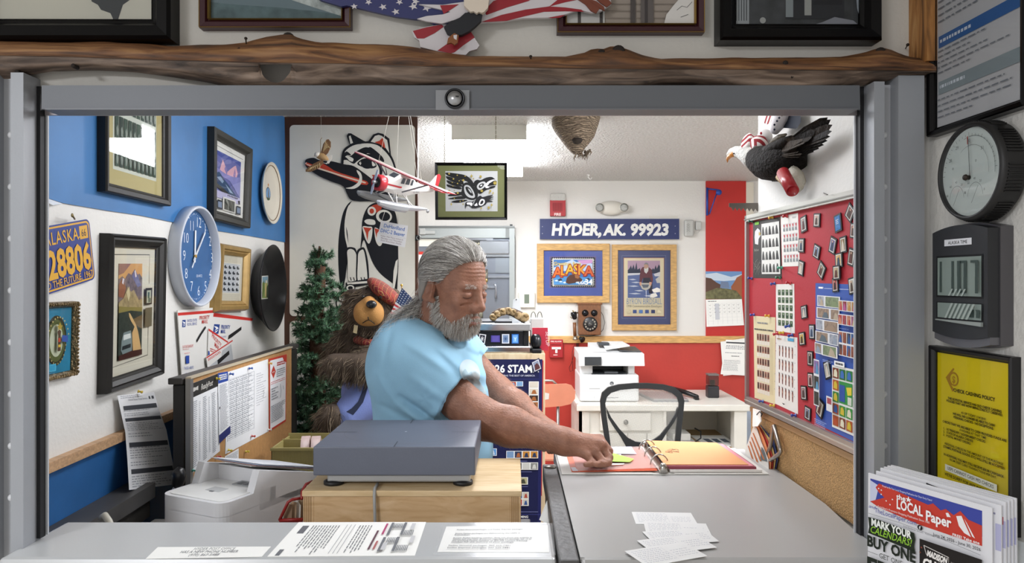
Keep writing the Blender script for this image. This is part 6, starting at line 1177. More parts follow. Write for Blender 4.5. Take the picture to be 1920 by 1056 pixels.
mb = MB(); mb.tube([(1.22,5.5, DZ+.045),(1.30,5.36, DZ+.035),(1.36,5.22, DZ+.022)],[.018,.02,.016], mat('#141416',.4),10, flat=.9); mb.box((1.34,5.2, DZ),(1.37,5.26, DZ+.02), BLACK,.004); mb.build('stapler', label='long black stapler lying on the right half of the white desk', cat='stapler')
r = thing('desk_gadget', 'small black pencil sharpener with a clear top on the right of the desk', 'sharpener',(1.50,5.33, DZ)); c_ = (1.502,5.33, DZ)
mb = MB(); mb.box((c_[0]-.042, c_[1]-.04, DZ),(c_[0]+.042, c_[1]+.04, DZ+.088), mat('#26262a',.4),.008); mb.build('base', r); mb = MB(); mb.box((c_[0]-.040, c_[1]-.038, DZ+.09),(c_[0]+.040, c_[1]+.038, DZ+.165), film_mat('#3a3230',.55,.1),.008); mb.box((c_[0]-.015, c_[1]-.015, DZ+.09),(c_[0]+.015, c_[1]+.015, DZ+.13), mat('#5a5046',.4, metal=.6)); mb.box((c_[0]-.041, c_[1]-.039, DZ+.165),(c_[0]+.041, c_[1]+.039, DZ+.178), mat('#6c6a68',.4),.004); mb.build('clear_top', r)
# pink school chair beside cabinet
r = thing('school_chair', 'salmon pink plastic school chair by the red wainscot', 'chair',(.29,5.0,0)); yc = 5.0
mb = MB(); pts = [at(*p, yc) for p in ((1000,722),(1062,720),(1072,723),(1079,734),(1078,748),(1070,758),(1052,762),(1000,766))]; mb.prism(pts,(0,.015,0), mat('#cf8468',.5, var=.1)); mb.build('backrest', r)
mb = MB(); steel = mat('#a9a9a6',.3, metal=.8); mb.tube([at(1046,762, yc+.02), at(1046,830, yc-.02), at(1046,870, yc-.3)],.011, steel); mb.build('back_post', r); mb = MB(); mb.tube([at(1000,762, yc+.02), at(1000,830, yc-.02), at(1000,870, yc-.3)],.011, steel); mb.build('back_post', r); mb = MB(); mb.tube([at(1010,725, yc+.03), at(1020,714, yc+.03), at(1036,714, yc+.03), at(1044,722, yc+.03)],.009, steel); mb.build('hand_rail', r)
mb = MB(); mb.box((.12,4.62,.44),(.42,5.0,.46), mat('#cf8468',.5, var=.1),.006); mb.build('seat', r)
for sx in (.14,.40):
    for sy in (4.65,4.98): mb = MB(); mb.tube([(sx, sy,0),(sx, sy,.44)],.011, steel); mb.build('leg', r)
q = Quad(*[at(*p, yc-.001) for p in ((1020,734),(1031,737),(1030,750),(1019,752))]); mb = MB(); q.rect(mb,.2,.1,.9,.9, ink('#d0cdc8')); mb.build('sticker', r)
# mesh office chair
r = thing('office_chair', 'black mesh-backed office chair in front of the white desk', 'chair',(.75,4.45,0)); yc = 4.3; m_oc = mat('#1d2023',.5)
def ocp(x, y): return at(x, y, yc)
O_ = [(1141,865),(1136,835),(1131,805),(1127,775),(1125.5,752),(1129,737),(1140,727),(1160,721.5),(1190,719),(1215,719),(1245,721.5),(1266,727),(1279,738),(1283.5,752),(1281,778),(1278,805),(1276,830),(1274,860)]
I_ = [(1149,865),(1145,835),(1141,805),(1137,778),(1135,757),(1138,745),(1146,737),(1163,731.5),(1190,729),(1215,729),(1243,731.5),(1260,737),(1270,746),(1273.5,757),(1271,778),(1268,805),(1266,830),(1264,860)]
mb = MB(); n = len(O_); o_ = [ocp(*p) for p in O_]; i_ = [ocp(*p) for p in I_]; dv = V((0,.022,0)); A_ = o_+i_+[p+dv for p in o_]+[p+dv for p in i_]; fs = []
for k in range(n-1): fs += [(k, k+1, n+k+1, n+k),(2*n+k,3*n+k,3*n+k+1,2*n+k+1),(k,2*n+k,2*n+k+1, k+1),(n+k, n+k+1,3*n+k+1,3*n+k)]
mb.add(A_, fs, m_oc)
Lo = [(1137,765),(1146,783),(1162,805),(1178,822),(1192,829),(1206,831),(1222,828),(1238,817),(1254,797),(1266,778),(1271,764)]
Lb = [(1141,785),(1150,800),(1164,820),(1172,834),(1176,842),(1206,845),(1232,842),(1238,832),(1250,812),(1264,792),(1270,780)]
n = len(Lo); o_ = [ocp(*p) for p in Lo]; i_ = [ocp(*p) for p in Lb]; A_ = o_+i_+[p+dv for p in o_]+[p+dv for p in i_]; fs = []
for k in range(n-1): fs += [(k, k+1, n+k+1, n+k),(2*n+k,3*n+k,3*n+k+1,2*n+k+1),(k,2*n+k,2*n+k+1, k+1),(n+k, n+k+1,3*n+k+1,3*n+k)]
mb.add(A_, fs, m_oc); mb.build('back_frame', r)
m_mesh = bpy.data.materials.new('chair_mesh'); m_mesh.use_nodes = True; nt = m_mesh.node_tree; b_ = nt.nodes['Principled BSDF']; b_.inputs['Base Color'].default_value = (*rgb('#b9b9b4'),1); b_.inputs['Roughness'].default_value = .7
tc = nt.nodes.new('ShaderNodeTexCoord'); mpn = nt.nodes.new('ShaderNodeMapping'); mpn.inputs['Rotation'].default_value = (0, math.radians(35),0); vo = nt.nodes.new('ShaderNodeTexChecker'); vo.inputs['Scale'].default_value = 260; vo.inputs['Color1'].default_value = (0,0,0,1); vo.inputs['Color2'].default_value = (.75,.75,.75,1)
nt.links.new(tc.outputs['Object'], mpn.inputs[0]); nt.links.new(mpn.outputs[0], vo.inputs[0]); nt.links.new(vo.outputs['Color'], b_.inputs['Alpha'])
mb = MB(); mb.poly([p+V((0,.011,0)) for p in [ocp(*p) for p in I_]], m_mesh); mb.build('back_mesh', r)
mb = MB(); mb.box((.53,4.0,.44),(1.0,4.45,.52), m_oc,.03); mb.build('seat', r)
mb = MB(); mb.tube([(.765,4.23,.08),(.765,4.23,.44)],.03, m_oc,14); mb.tube([(.765,4.3,.42),(.78,4.34,.46),(.785,4.325,.62)],.025, m_oc,10); mb.build('column', r)
for k in range(5):
    a = 2*math.pi*k/5+.3; e = V((.765+.3*math.cos(a),4.23+.3*math.sin(a),.06)); mb = MB(); mb.tube([(.765,4.23,.10), e],[.03,.016], m_oc,10); lg = mb.build('leg', r); mb = MB(); mb.lathe([(0,-.012),(.028,-.012),(.028,.012),(0,.012)], e-V((0,0,.03)),(-math.sin(a), math.cos(a),0), BLACK,18); mb.build('caster', lg)
# ---------------------------------------------------------------- mural panel
r = thing('mural_panel', 'tall cream panel painted with a black and red totem animal, in a brown frame', 'mural', MW.px(660,700))
brown = mat('#4a2a18',.5, var=.2, vscale=6); cream = mat('#dcd8cc',.6, var=.05)
a = MW.px(537,900); b = MW.px(783,205)
mb = MB(); mb.box((a.x-.03, MWY,0),(b.x, MWY+.035, CEIL-.002), brown); mb.build('frame', r)
def mpx(pts, off=.004): return [MW.px(x, y, off) for x, y in pts]
def rrect(x0, y0, x1, y1, rd, k=5):
    pts = []
    for cx_, cy_, s0 in ((x1-rd, y0+rd,-90),(x1-rd, y1-rd,0),(x0+rd, y1-rd,90),(x0+rd, y0+rd,180)):
        for i in range(k+1): an = math.radians(s0+90*i/k); pts.append((cx_+rd*math.cos(an), cy_+rd*math.sin(an)))
    return pts
mb = MB(); mb.prism(mpx(rrect(543,234.5,778,593,8),.004),(0,.004,0), cream); mb.prism(mpx(rrect(543,602,778,950,8),.004),(0,.004,0), cream); pn = mb.build('panels', r)
bk, rdm, crm = ink('#17181d'), ink('#b8402a'), mat('#dcd8cc',.6)
mb = MB(); LV = [.0045]
def MP(pts, m): LV[0] += .0002; mb.poly(mpx(pts, LV[0]), m)
def ME(cx_, cy_, rx, ry, m, rot=0, k=28):
    ca, sa = math.cos(rot), math.sin(rot); MP([(cx_+rx*math.cos(t)*ca-ry*math.sin(t)*sa, cy_+rx*math.cos(t)*sa+ry*math.sin(t)*ca) for t in [2*math.pi*i/k for i in range(k)]], m)
def S(pts, sub=4):   # smooth closed outline through points
    out = []; n = len(pts)
    for i in range(n):
        p0, p1, p2, p3 = pts[i-1], pts[i], pts[(i+1) % n], pts[(i+2) % n]
        for j in range(sub):
            t = j/sub; out.append(tuple(.5*((2*p1[k])+(-p0[k]+p2[k])*t+(2*p0[k]-5*p1[k]+4*p2[k]-p3[k])*t*t+(-p0[k]+3*p1[k]-3*p2[k]+p3[k])*t**3) for k in (0,1)))
    return out
# body and legs
MP(S([(660,377),(652,383),(643,400),(637,430),(634,470),(636,520),(642,555),(648,590),(660,592),(650,540),(655,500),(652,440),(648,420),(650,395),(658,380)]), bk)
MP(S([(655,384),(650,395),(646,420),(647,445),(652,470),(651,500),(655,470),(650,440),(649,415),(652,398)]), crm)
MP([(652,470),(657,462),(665,464),(652,530),(646,560),(643,545),(648,520),(650,500)], crm)
MP(S([(676,470),(678,440),(680,410),(690,388),(705,380),(722,382),(735,390),(743,405),(746,440),(746,500),(744,540),(738,533),(715,515),(700,495),(690,470),(682,450)]), bk)
MP([(746,400),(747,500),(744,560),(742,590),(735,590),(737,545),(742,505),(744,470)], bk); MP([(742,490),(746,486),(745,510),(739,545),(736,543),(738,508)], crm)
MP(S([(692,392),(702,384),(716,385),(712,396),(700,399)]), rdm)
ME(697,396,8,8.5, crm); ME(697,396,4.2,4.8, rdm); ME(720,406,15,12.5, crm,.15); ME(721,406,10.5,8.5, bk,.15); MP(S([(683,415),(690,411),(702,413),(703,421),(690,421)]), crm)
MP(S([(680,425),(690,425),(698,427),(697,445),(692,457),(686,450),(682,438)]), crm); MP([(681,426),(697,428),(691,435),(689,452),(686,437)], rdm); MP(S([(702,428),(710,430),(718,440),(716,458),(710,461),(704,450)]), crm); MP([(702,428),(712,431),(707,438),(706,446)], rdm)
# feet, two fore legs
MP(S([(652,520),(650,490),(648,470),(652,464),(662,464),(668,470),(672,500),(668,528),(658,528)]), bk); MP(S([(653,525),(652,490),(651,472),(656,467),(663,469),(668,478),(670,500),(668,525)]), crm)
MP(S([(668,525),(668,490),(669,472),(676,465),(684,466),(690,490),(692,520),(690,530),(676,530)]), bk); MP(S([(671,527),(671,490),(672,475),(677,469),(682,470),(686,490),(689,522),(686,528)]), crm)
for x in (656,662,676,682): MP([(x,520),(x+1.6,520),(x+3.4,526),(x+2,527)], bk)
MP([(648,530),(700,521),(702,532),(650,541)], bk); MP([(650,530),(690,527),(690,531),(652,534)], crm)
# small foot head with eye
MP(S([(632,560),(640,545),(648,541),(665,541),(672,560),(665,580),(648,570)]), bk); MP(S([(636,562),(642,549),(650,544),(664,545),(668,560),(660,575),(648,566)]), crm); ME(657,540,9.5,7.5, bk); ME(657,540,7.5,5.6, crm); ME(657,540,4.6,3.2, bk)
MP(S([(632,556),(640,545),(650,543),(641,550),(634,560),(632,572),(640,580),(650,582),(640,585),(631,576),(629,564)]), bk)
# head
MP(S([(641,318),(640,300),(643,283),(655,272),(680,266),(700,266),(720,276),(735,294),(743,318),(746,350),(744,378),(738,386),(700,378),(668,377),(652,366),(645,345)]), bk)
MP(S([(647,284),(662,273),(684,269),(704,271),(718,280),(732,297),(740,320),(742,352),(738,372),(728,340),(722,312),(700,284),(686,276),(668,284),(658,292),(650,291)]), crm)
MP(S([(650,292),(662,297),(662,302),(660,306),(676,300),(688,288),(704,286),(716,298),(723,318),(724,340),(716,345),(700,338),(670,322),(650,314),(644,309),(646,298)]), crm)
MP(S([(645,289),(650,284),(658,290),(656,291.5),(648,291),(644,294)]), bk)
MP(S([(667,290),(672,284),(690,277),(697,277),(714,291),(720,300),(719,304),(712,300),(700,291),(685,287),(672,292)]), bk)
MP(S([(644,293),(650,296),(656,302),(664,303),(668,297),(680,290),(696,289),(708,296),(715,308),(717,324),(712,330),(711,316),(704,304),(694,297),(682,299),(672,306),(660,308),(652,305),(646,300)]), bk)
MP(S([(644,302),(650,300),(658,305),(664,307),(670,302),(682,295),(695,295),(704,303),(709,315),(704,322),(694,324),(676,318),(660,310),(650,308)]), crm)
MP(S([(670,306),(680,298),(694,297.5),(703,305),(706,312),(698,316),(684,314),(674,311)]), bk); MP(S([(673,306),(681,301),(692,300),(700,306),(703,311),(692,312),(680,310)]), crm); ME(688,307,12,9.5, bk,.2); MP([(697,303),(699,303),(705,310),(698,311)], crm); MP([(674,307),(678,305),(676,310)], crm)
MP(S([(672,325),(690,333),(704,337),(714,333),(708,344),(696,346),(684,338)]), crm); MP([(697,328),(704,328),(702,334),(706,340)], rdm)
MP(S([(697,342),(702,342),(706,350),(706,356),(702,356)]), crm)
# beak
MP(S([(572,303),(576,298),(588,296),(598,300),(612,302),(625,303),(645,308),(664,312),(690,330),(704,342),(712,352),(700,366),(684,374),(668,377),(655,372),(644,350),(620,340),(600,331),(585,322),(574,313)]), bk)
MP([(572,308),(574,304),(592,311),(612,314),(640,325),(676,336),(688,340),(691,344),(688,347),(678,346),(650,336),(608,320),(590,316),(576,311)], rdm); MP([(574,307),(590,312),(640,328),(684,341),(687,343),(684,344),(640,331),(590,315),(575,309)], ink('#d8c4b0'))
MP([(598,304),(608,308),(618,314),(625,319),(608,316),(597,313)], rdm); MP([(605,305),(613,308),(620,301),(616,300),(612,306)], crm); MP([(572,306),(575,304),(574,308)], crm)
MP(S([(669,319),(676,324),(679,334),(676,346),(664,354),(648,353),(660,350),(671,342),(674,332),(670,324)]), crm)
# ears
MP([(650,255),(653,250),(658,250),(682,264),(690,267),(676,270),(656,272)], bk); MP([(654,256),(657,254),(662,268),(657,270)], crm)
MP([(689,267),(700,252),(709,249),(718,251),(730,260),(733,290),(735,296),(728,288),(720,276),(712,271)], bk); MP([(695,266),(703,255),(710,253),(716,255),(726,263),(730,287),(722,276),(712,270)], crm); MP(S([(703,267),(711,264),(717,259),(720,266),(722,278),(713,271)]), rdm)
mb.build('totem_painting', pn)
mb = MB(); mb.box(MW.px(779,451)+V((0,-.008,0)), MW.px(787,441)+V((0,.0,0)), BLACK,.002); mb.tube([MW.px(785+4*math.cos(t),446+4*math.sin(t),.01) for t in np.linspace(0,6.28,14)],.0016, mat('#b9bbb8',.3, metal=.8),6); mb.build('binder_clip', r)
# ---------------------------------------------------------------- little hanging eagle
ye = 3.05; r = thing('carved_eagle', 'small carved wooden eagle hanging on a string before the totem beak', 'ornament', at(603,300, ye))
m_we = mat('#7d5a38',.6, bump=.4, bscale=150, var=.35, vscale=60)
mb = MB(); mb.tube([at(592,291, ye), at(597,292, ye), at(604,294, ye), at(611,297, ye), at(616,300, ye)],[.006,.013,.016,.011,.003], mat('#a8875a',.6, bump=.3, bscale=150),12); mb.build('body', r)
mb = MB(); mb.ell(at(595,290, ye-.006),(.013,.012,.011), mat('#d5cfc4',.6)); mb.tube([at(591,291, ye-.006), at(589,293, ye-.006)],[.004,.001], mat('#c9a04a',.5)); mb.build('head', r)
mb = MB(); mb.prism([at(611,294, ye), at(622,291, ye), at(622,297, ye), at(616,307, ye), at(612,300, ye)],(0,.004,0), mat('#d3cdc2',.6)); mb.build('tail', r)
for pts, kk in (([(600,292),(602,284),(606,270),(612,262),(616,261),(620,266),(620,275),(615,286),(609,293)],0),([(605,299),(598,302),(588,307),(578,314),(573,318),(573,322),(582,322),(596,316),(606,306)],1)):
    mb = MB(); mb.prism([at(x, y, ye-.012*(i % 2)*0) for i,(x, y) in enumerate(pts)],(0,.005,0), m_we); w_ = mb.build('wing', r); mb = MB()
    for j in range(6):
        t = j/5
        if kk == 0: a_, b_ = at(606+2*j,284-2*j, ye-.0015), at(611+1.8*j,264+3.6*j*.9, ye-.0015)
        else: a_, b_ = at(599-3*j,306+1.6*j, ye-.0015), at(600-5*j,315+1.3*j, ye-.0015)
        mb.tube([a_, b_],[.0016,.001], mat('#c0a878',.6),6)
    mb.build('feather_edge', w_)
mb = MB(); mb.tube([at(601,293, ye), at(601,262, ye), at(604,258, ye)],.0015, mat('#8a7a5c',.6),6); mb.tube([at(602,258, ye), V((at(602,258, ye).x, ye, CEIL))],.0006, mat('#b9b3a4',.6),5); mb.build('string', r)
# ---------------------------------------------------------------- model floatplane
yp = 2.62; O_ = at(747,345, yp); nose = V((-.60,-.80,.02)).normalized()
lwing = V((.80,-.60,-.40)); lwing = (lwing - nose*lwing.dot(nose)).normalized(); upv = nose.cross(lwing); upv = -upv if upv.z < 0 else upv
def A(f, l, u): return O_ + (nose*f + lwing*l + upv*u)*.97     # forward, left wing, up
r = thing('model_airplane', 'red and white model floatplane hanging on strings from the ceiling', 'model airplane', O_)
mw, mr, ms, mk = mat('#dcd9d4',.35, coat=.3), mat('#b01f2c',.35, coat=.3), mat('#a9abae',.3, metal=.6), mat('#3b4048',.2)
def body_ring(f, w, h0, h1): return [A(f,-w, h0+.3*(h1-h0)), A(f,-w, h1-.15*(h1-h0)), A(f,-w*.7, h1), A(f, w*.7, h1), A(f, w, h1-.15*(h1-h0)), A(f, w, h0+.3*(h1-h0)), A(f, w*.6, h0), A(f,-w*.6, h0)]
def loft(rings, m, mb): 
    n = len(rings[0]); vs = [p for q_ in rings for p in q_]; mb.add(vs,[(i*n+j, i*n+(j+1) % n,(i+1)*n+(j+1) % n,(i+1)*n+j) for i in range(len(rings)-1) for j in range(n)]+[tuple(range(n)), tuple((len(rings)-1)*n+j for j in range(n))[::-1]], m)
mb = MB(); loft([body_ring(.075,.024,-.034,.018), body_ring(.045,.026,-.038,.022), body_ring(.02,.027,-.038,.042), body_ring(-.045,.027,-.036,.040), body_ring(-.07,.022,-.030,.022), body_ring(-.13,.013,-.018,.012), body_ring(-.19,.006,-.008,.008)], mw, mb); fus = mb.build('fuselage', r)
mb = MB()
for sd in (-1,1):
    w = .0278*sd
    mb.add([A(.075, w*.92,-.006), A(.02, w,-.010), A(-.07, w*.84,-.008), A(-.07, w*.84,-.002), A(.02, w,-.003), A(.075, w*.92,.0)],[(0,1,4,5),(1,2,3,4)], mr)
mb.build('stripe', fus)
mb = MB()
for sd in (-1,1):
    w = .0279*sd
    for f0, f1 in ((.016,-.002),(-.008,-.028),(-.034,-.046)): mb.add([A(f0, w,.008), A(f1, w,.008), A(f1, w,.030), A(f0-.004, w,.030)],[(0,1,2,3)], mk)
mb.add([A(.044,-.017,.024), A(.044,.017,.024), A(.021,.017,.041), A(.021,-.017,.041)],[(0,1,2,3)], mk); mb.build('window', fus)
qs = Quad(A(-.045,.0276,-.008), A(-.12,.0155,-.006), A(-.12,.0155,-.020), A(-.045,.0276,-.024)); mb = MB(); qs.n = lwing; qs.text(mb, 'US MAIL',.5,.85,.008, ink('#4a4a50'), off=.001, wmax=.9); mb.build('lettering', fus)
mb = MB(); mb.lathe([(.020,0),(.027,.004),(.030,.014),(.029,.032),(.024,.038),(.021,.034),(0,.030)], A(.072,0,-.008), nose, mr,28); cw = mb.build('cowling', r)
mb = MB(); mb.lathe([(.0,.034),(.022,.0335),(.022,.03)], A(.072,0,-.008), nose, mat('#17181a',.5),24); mb.build('engine', cw)
mb = MB(); pc = A(.118,0,-.008); mb.lathe([(.006,-.012),(.007,0),(.005,.007),(0,.009)], pc, nose, ms,16)
for sgn in (-1,1): mb.prism([pc+upv*sgn*.004+lwing*.003, pc+upv*sgn*.025+lwing*.007, pc+upv*sgn*.045+lwing*.004, pc+upv*sgn*.046-lwing*.003, pc+upv*sgn*.02-lwing*.006, pc+upv*sgn*.004-lwing*.003], nose*.0015, mat('#c9cbd2',.3, metal=.4))
mb.build('propeller', r)
for sd, nm in ((1, 'wing'),(-1, 'wing')):
    mb = MB(); c0, c1 = .034,.028; S_ = .268
    top = [A(.022,0,.046), A(.014,0,.0495), A(-.044,0,.043), A(.020, sd*S_,.049), A(.013, sd*S_,.052), A(-.034, sd*S_,.047)]; bot = [A(.020,0,.041), A(-.044,0,.042), A(.018, sd*S_,.045), A(-.034, sd*S_,.0465)]
    mb.add(top,[(1,2,5,4)], mat('#d8cfc0',.35)); mb.add([top[0], top[1], top[4], top[3]],[(0,1,2,3)], mat('#c9969a',.35)); mb.add([bot[0], bot[1], bot[3], bot[2]],[(0,1,2,3)], mat('#c4737c',.4)); mb.add([top[0], bot[0], bot[2], top[3]],[(0,1,2,3)], mr); mb.add([top[2], bot[1], bot[3], top[5]],[(0,1,2,3)], mat('#c4737c',.4)); mb.add([top[3], top[4], top[5], bot[3], bot[2]],[(0,1,2,3,4)], mr); wo = mb.build(nm, r)
    mb = MB(); mb.tube([A(-.005, sd*.026,-.024), A(-.008, sd*.15,.045)],.0028, mat('#8c8b90',.4),6); mb.build('strut', wo)
mb = MB(); mb.prism([A(-.150,.001,.008), A(-.185,.001,.060), A(-.198,.001,.066), A(-.197,.001,.004), A(-.19,.001,0)],-lwing*.003, mw); tf = mb.build('tail_fin', r); mb = MB(); mb.prism([A(-.188,.0015,.062), A(-.200,.0015,.068), A(-.212,.0015,.060), A(-.212,.0015,-.002), A(-.197,.0015,0)],-lwing*.004, mr); mb.build('rudder', tf)
mb = MB(); mb.prism([A(-.165,-.07,.008), A(-.16,0,.009), A(-.165,.07,.008), A(-.196,.068,.008), A(-.2,0,.008), A(-.196,-.068,.008)], upv*.003, mr); mb.build('tailplane', r)
for sd in (-1,1):
    mb = MB(); l = sd*.058; rings = []
    for f, w, d, u in ((.135,.002,.003,-.066),(.125,.010,.009,-.070),(.09,.0145,.014,-.074),(.04,.0155,.0165,-.077),(-.02,.0145,.0165,-.078),(-.022,.0145,.012,-.075),(-.08,.010,.009,-.072),(-.125,.005,.004,-.069)):
        rings.append([A(f, l-w, u+d*.5), A(f, l-w*.8, u+d*.95), A(f, l, u+d), A(f, l+w*.8, u+d*.95), A(f, l+w, u+d*.5), A(f, l+w*.7, u-d*.4), A(f, l, u-d), A(f, l-w*.7, u-d*.4)])
    loft(rings, mat('#b9bcc2',.35, metal=.3) if sd > 0 else mat('#8f9294',.4, metal=.3), mb); fl = mb.build('float', r)
    mb = MB()
    for (f0, f1) in ((.06,.05),(.02,.035),(-.015,-.045),(-.03,-.03)): mb.tube([A(f0, sd*.022,-.034), A(f1, l,-.063)],.0024, mw,6)
    mb.tube([A(.04,-.058,-.066), A(.04,.058,-.066)],.002, ms,6); mb.build('float_strut', fl)
    mb = MB(); mb.lathe([(.007,-.001),(.007,.001),(0,.001)], A(-.136, l,-.076), lwing, ms,14); mb.build('water_rudder', fl)
tp = V((at(752,180, yp).x, yp, CEIL)); mb = MB()
for p in (A(.01,-.02,.048), A(-.10,0,.014), A(.0,.11,.05), A(.0,-.14,.05)): mb.tube([p, tp],.0007, mat('#d6d2c8',.6),5)
mb.build('string', r)
# card hanging under the plane
r = thing('name_card', 'white card lettered in blue hanging below the model floatplane', 'card', at(736,440,2.66))
q = Quad(at(714.5,414,2.66), at(765,423.5,2.66), at(759,464,2.66), at(706,453.5,2.66)); mb = MB(); q.sheet(.001, mat('#dbd9d8',.6), mb); bl_ = ink('#3d6ab0')
q.text(mb, 'DeHavilland',.52,.27,.0145, bl_, wmax=.76, bold=.01, rot=0); q.text(mb, 'DHC-2 Beaver',.5,.52,.0145, bl_, wmax=.88, bold=.01); q.rect(mb,.0,.585,1,.592, ink('#a9a8a8'))
for k, t in enumerate(('Hyder Mail Plane comes in', 'Mondays and Thursdays', 'From Ketchikan Alaska')): q.text(mb, t,.5,.71+.105*k,.006, ink('#7a5a5e'), wmax=.8, bold=-.005)
mb.build('card', r); mb = MB(); mb.tube([at(716,414,2.66), at(722,395,2.66)],.0009, mat('#d6d2c8',.6),5); mb.build('string', r)
# ---------------------------------------------------------------- raven picture on chains
yr = 3.22; q = Quad(at(815,304.5, yr), at(951,304.5, yr), at(951,412, yr), at(816,412, yr))
def art_rv(qq, mb):
    qq.sheet(.002, mat('#7d7f50',.7), mb); qq.rect(mb,.115,.11,.895,.885, ink('#d2d1d2'))
    def T(x, y): return ((x-108)/(812-108),(y-105)/(652-105))
    def pl(p, m, sm=True): qq.poly(mb,[T(*z) for z in (S(p) if sm else p)], m)
    K_, Wp, G_ = ink('#141316'), ink('#d2d1d2'), ink('#9c8a3c')
    pl([(193,182),(300,190),(400,210),(460,255),(490,305),(480,330),(420,280),(370,262),(290,240),(215,215)], K_); pl([(196,220),(280,238),(360,262),(380,290),(375,310),(300,290),(220,258)], K_); pl([(202,262),(280,285),(350,305),(372,330),(300,325),(225,300)], K_); pl([(204,305),(270,322),(340,332),(360,350),(330,358),(220,335)], K_)
    pl([(210,425),(270,395),(345,385),(380,400),(350,420),(270,430)], K_); pl([(215,460),(280,440),(360,430),(400,455),(330,462)], K_); pl([(250,490),(320,470),(420,470),(380,490),(300,500)], K_)
    pl([(360,370),(370,310),(410,285),(460,300),(500,340),(530,400),(520,450),(470,470),(400,450),(350,410)], K_); pl([(385,340),(400,315),(440,320),(480,370),(500,430),(480,450),(430,440),(395,400)], Wp); pl([(400,340),(415,330),(450,350),(475,400),(480,425),(450,420),(415,385)], K_); pl([(425,350),(450,365),(465,395),(450,390)], Wp)
    pl([(485,310),(495,275),(525,258),(560,262),(620,235),(680,230),(720,262),(730,290),(715,330),(690,345),(620,365),(560,405),(530,390),(505,350)], K_); pl([(520,335),(535,300),(570,280),(605,280),(615,310),(590,345),(545,365)], Wp); pl([(540,330),(552,308),(580,296),(595,305),(580,332),(552,345)], K_); pl([(553,325),(563,312),(578,308),(572,325)], Wp); pl([(610,305),(650,270),(700,255),(722,268),(670,290),(630,325),(700,318),(722,322),(640,345),(610,340)], Wp); pl([(645,300),(700,268),(722,272),(690,288),(660,302)], K_); pl([(640,335),(690,322),(715,325),(680,340)], K_)
    pl([(480,545),(500,480),(530,440),(560,425),(580,440),(640,425),(690,420),(660,438),(700,438),(660,455),(700,462),(650,470),(690,488),(630,495),(610,520),(550,545),(500,558)], K_); pl([(540,520),(550,480),(570,460),(600,470),(600,505),(570,530)], Wp); pl([(555,515),(562,488),(578,475),(590,485),(580,510)], K_); pl([(490,528),(520,500),(528,530),(505,535)], Wp, False)
    pl([(405,495),(440,488),(470,490),(500,470),(480,500),(480,560),(440,530),(410,535),(400,560),(395,530)], K_); pl([(415,500),(470,500),(465,535),(440,520),(420,520)], Wp)
    for x, y, r0 in ((230,195,10),(315,212,7),(398,220,7),(275,250,9),(378,265,12),(335,270,6),(318,298,7),(262,288,6),(270,325,6),(560,225,13),(712,293,19),(662,378,12),(572,376,14),(645,552,13),(566,558,9),(320,398,11),(285,407,6),(283,455,6),(345,487,6),(375,477,6),(650,402,7)): qq.circ(mb, *T(x, y), r0*.00042, G_,12)
    for x, y, r0 in ((465,222,24),(485,250,13),(230,378,20),(283,374,10),(690,400,18),(252,518,18),(375,518,14),(676,526,20)): pl([(x, y-r0),(x+r0*.25, y-r0*.25),(x+r0*.8, y),(x+r0*.25, y+r0*.25),(x, y+r0),(x-r0*.25, y+r0*.25),(x-r0*.8, y),(x-r0*.25, y-r0*.25)], G_, False)
fr = framed('picture_frame', 'black framed raven print with green mat hanging on chains from the ceiling', q,.0125,.018, m_bfr, art_rv)
mb = MB()
for px_ in (833,929.5):
    x = at(px_,304, yr).x; z0 = q.c[0].z; k = int((CEIL-z0)/.010)
    for i in range(k):
        z = z0+(CEIL-z0)*(i+.5)/k; d = V((.003,0,0)) if i % 2 else V((0,.003,0))
        mb.tube([V((x, yr+.012, z))+d*math.cos(t)*.8+V((0,0,.0065*math.sin(t))) for t in np.linspace(0,6.283,9)],.0009, mat('#6f6546',.4, metal=.6),4, cap=False)
mb.build('chain', fr)
# ---------------------------------------------------------------- wasp nest
m_nest = bpy.data.materials.new('wasp_nest_paper'); m_nest.use_nodes = True; nt = m_nest.node_tree; b_ = nt.nodes['Principled BSDF']; b_.inputs['Roughness'].default_value = .9
tc = nt.nodes.new('ShaderNodeTexCoord'); mpn = nt.nodes.new('ShaderNodeMapping'); mpn.inputs['Scale'].default_value = (1,1,3.2); wv = nt.nodes.new('ShaderNodeTexWave'); wv.wave_type = 'RINGS'; wv.inputs['Scale'].default_value = 16; wv.inputs['Distortion'].default_value = 14; wv.inputs['Detail'].default_value = 3; rp = nt.nodes.new('ShaderNodeValToRGB')
rp.color_ramp.elements[0].color = (*rgb('#4a3e32'),1); rp.color_ramp.elements[1].color = (*rgb('#a3907a'),1); bp = nt.nodes.new('ShaderNodeBump'); bp.inputs['Strength'].default_value = .8; bp.inputs['Distance'].default_value = .006
for a_, b2 in ((tc.outputs['Object'], mpn.inputs[0]),(mpn.outputs[0], wv.inputs[0]),(wv.outputs['Fac'], rp.inputs[0]),(rp.outputs[0], b_.inputs[0]),(wv.outputs['Fac'], bp.inputs['Height']),(bp.outputs[0], b_.inputs['Normal'])): nt.links.new(a_, b2)
yn = 3.52; nc = at(1081,215, yn); r = thing('wasp_nest', 'gray-brown paper wasp nest hanging from the ceiling', 'wasp nest', nc); mb = MB(); vs = []; nu = 40
prof = [(.118,.012),(.120,-.02),(.116,-.05),(.105,-.08),(.088,-.11),(.066,-.14),(.046,-.165),(.03,-.185),(.014,-.195),(.0,-.197)]
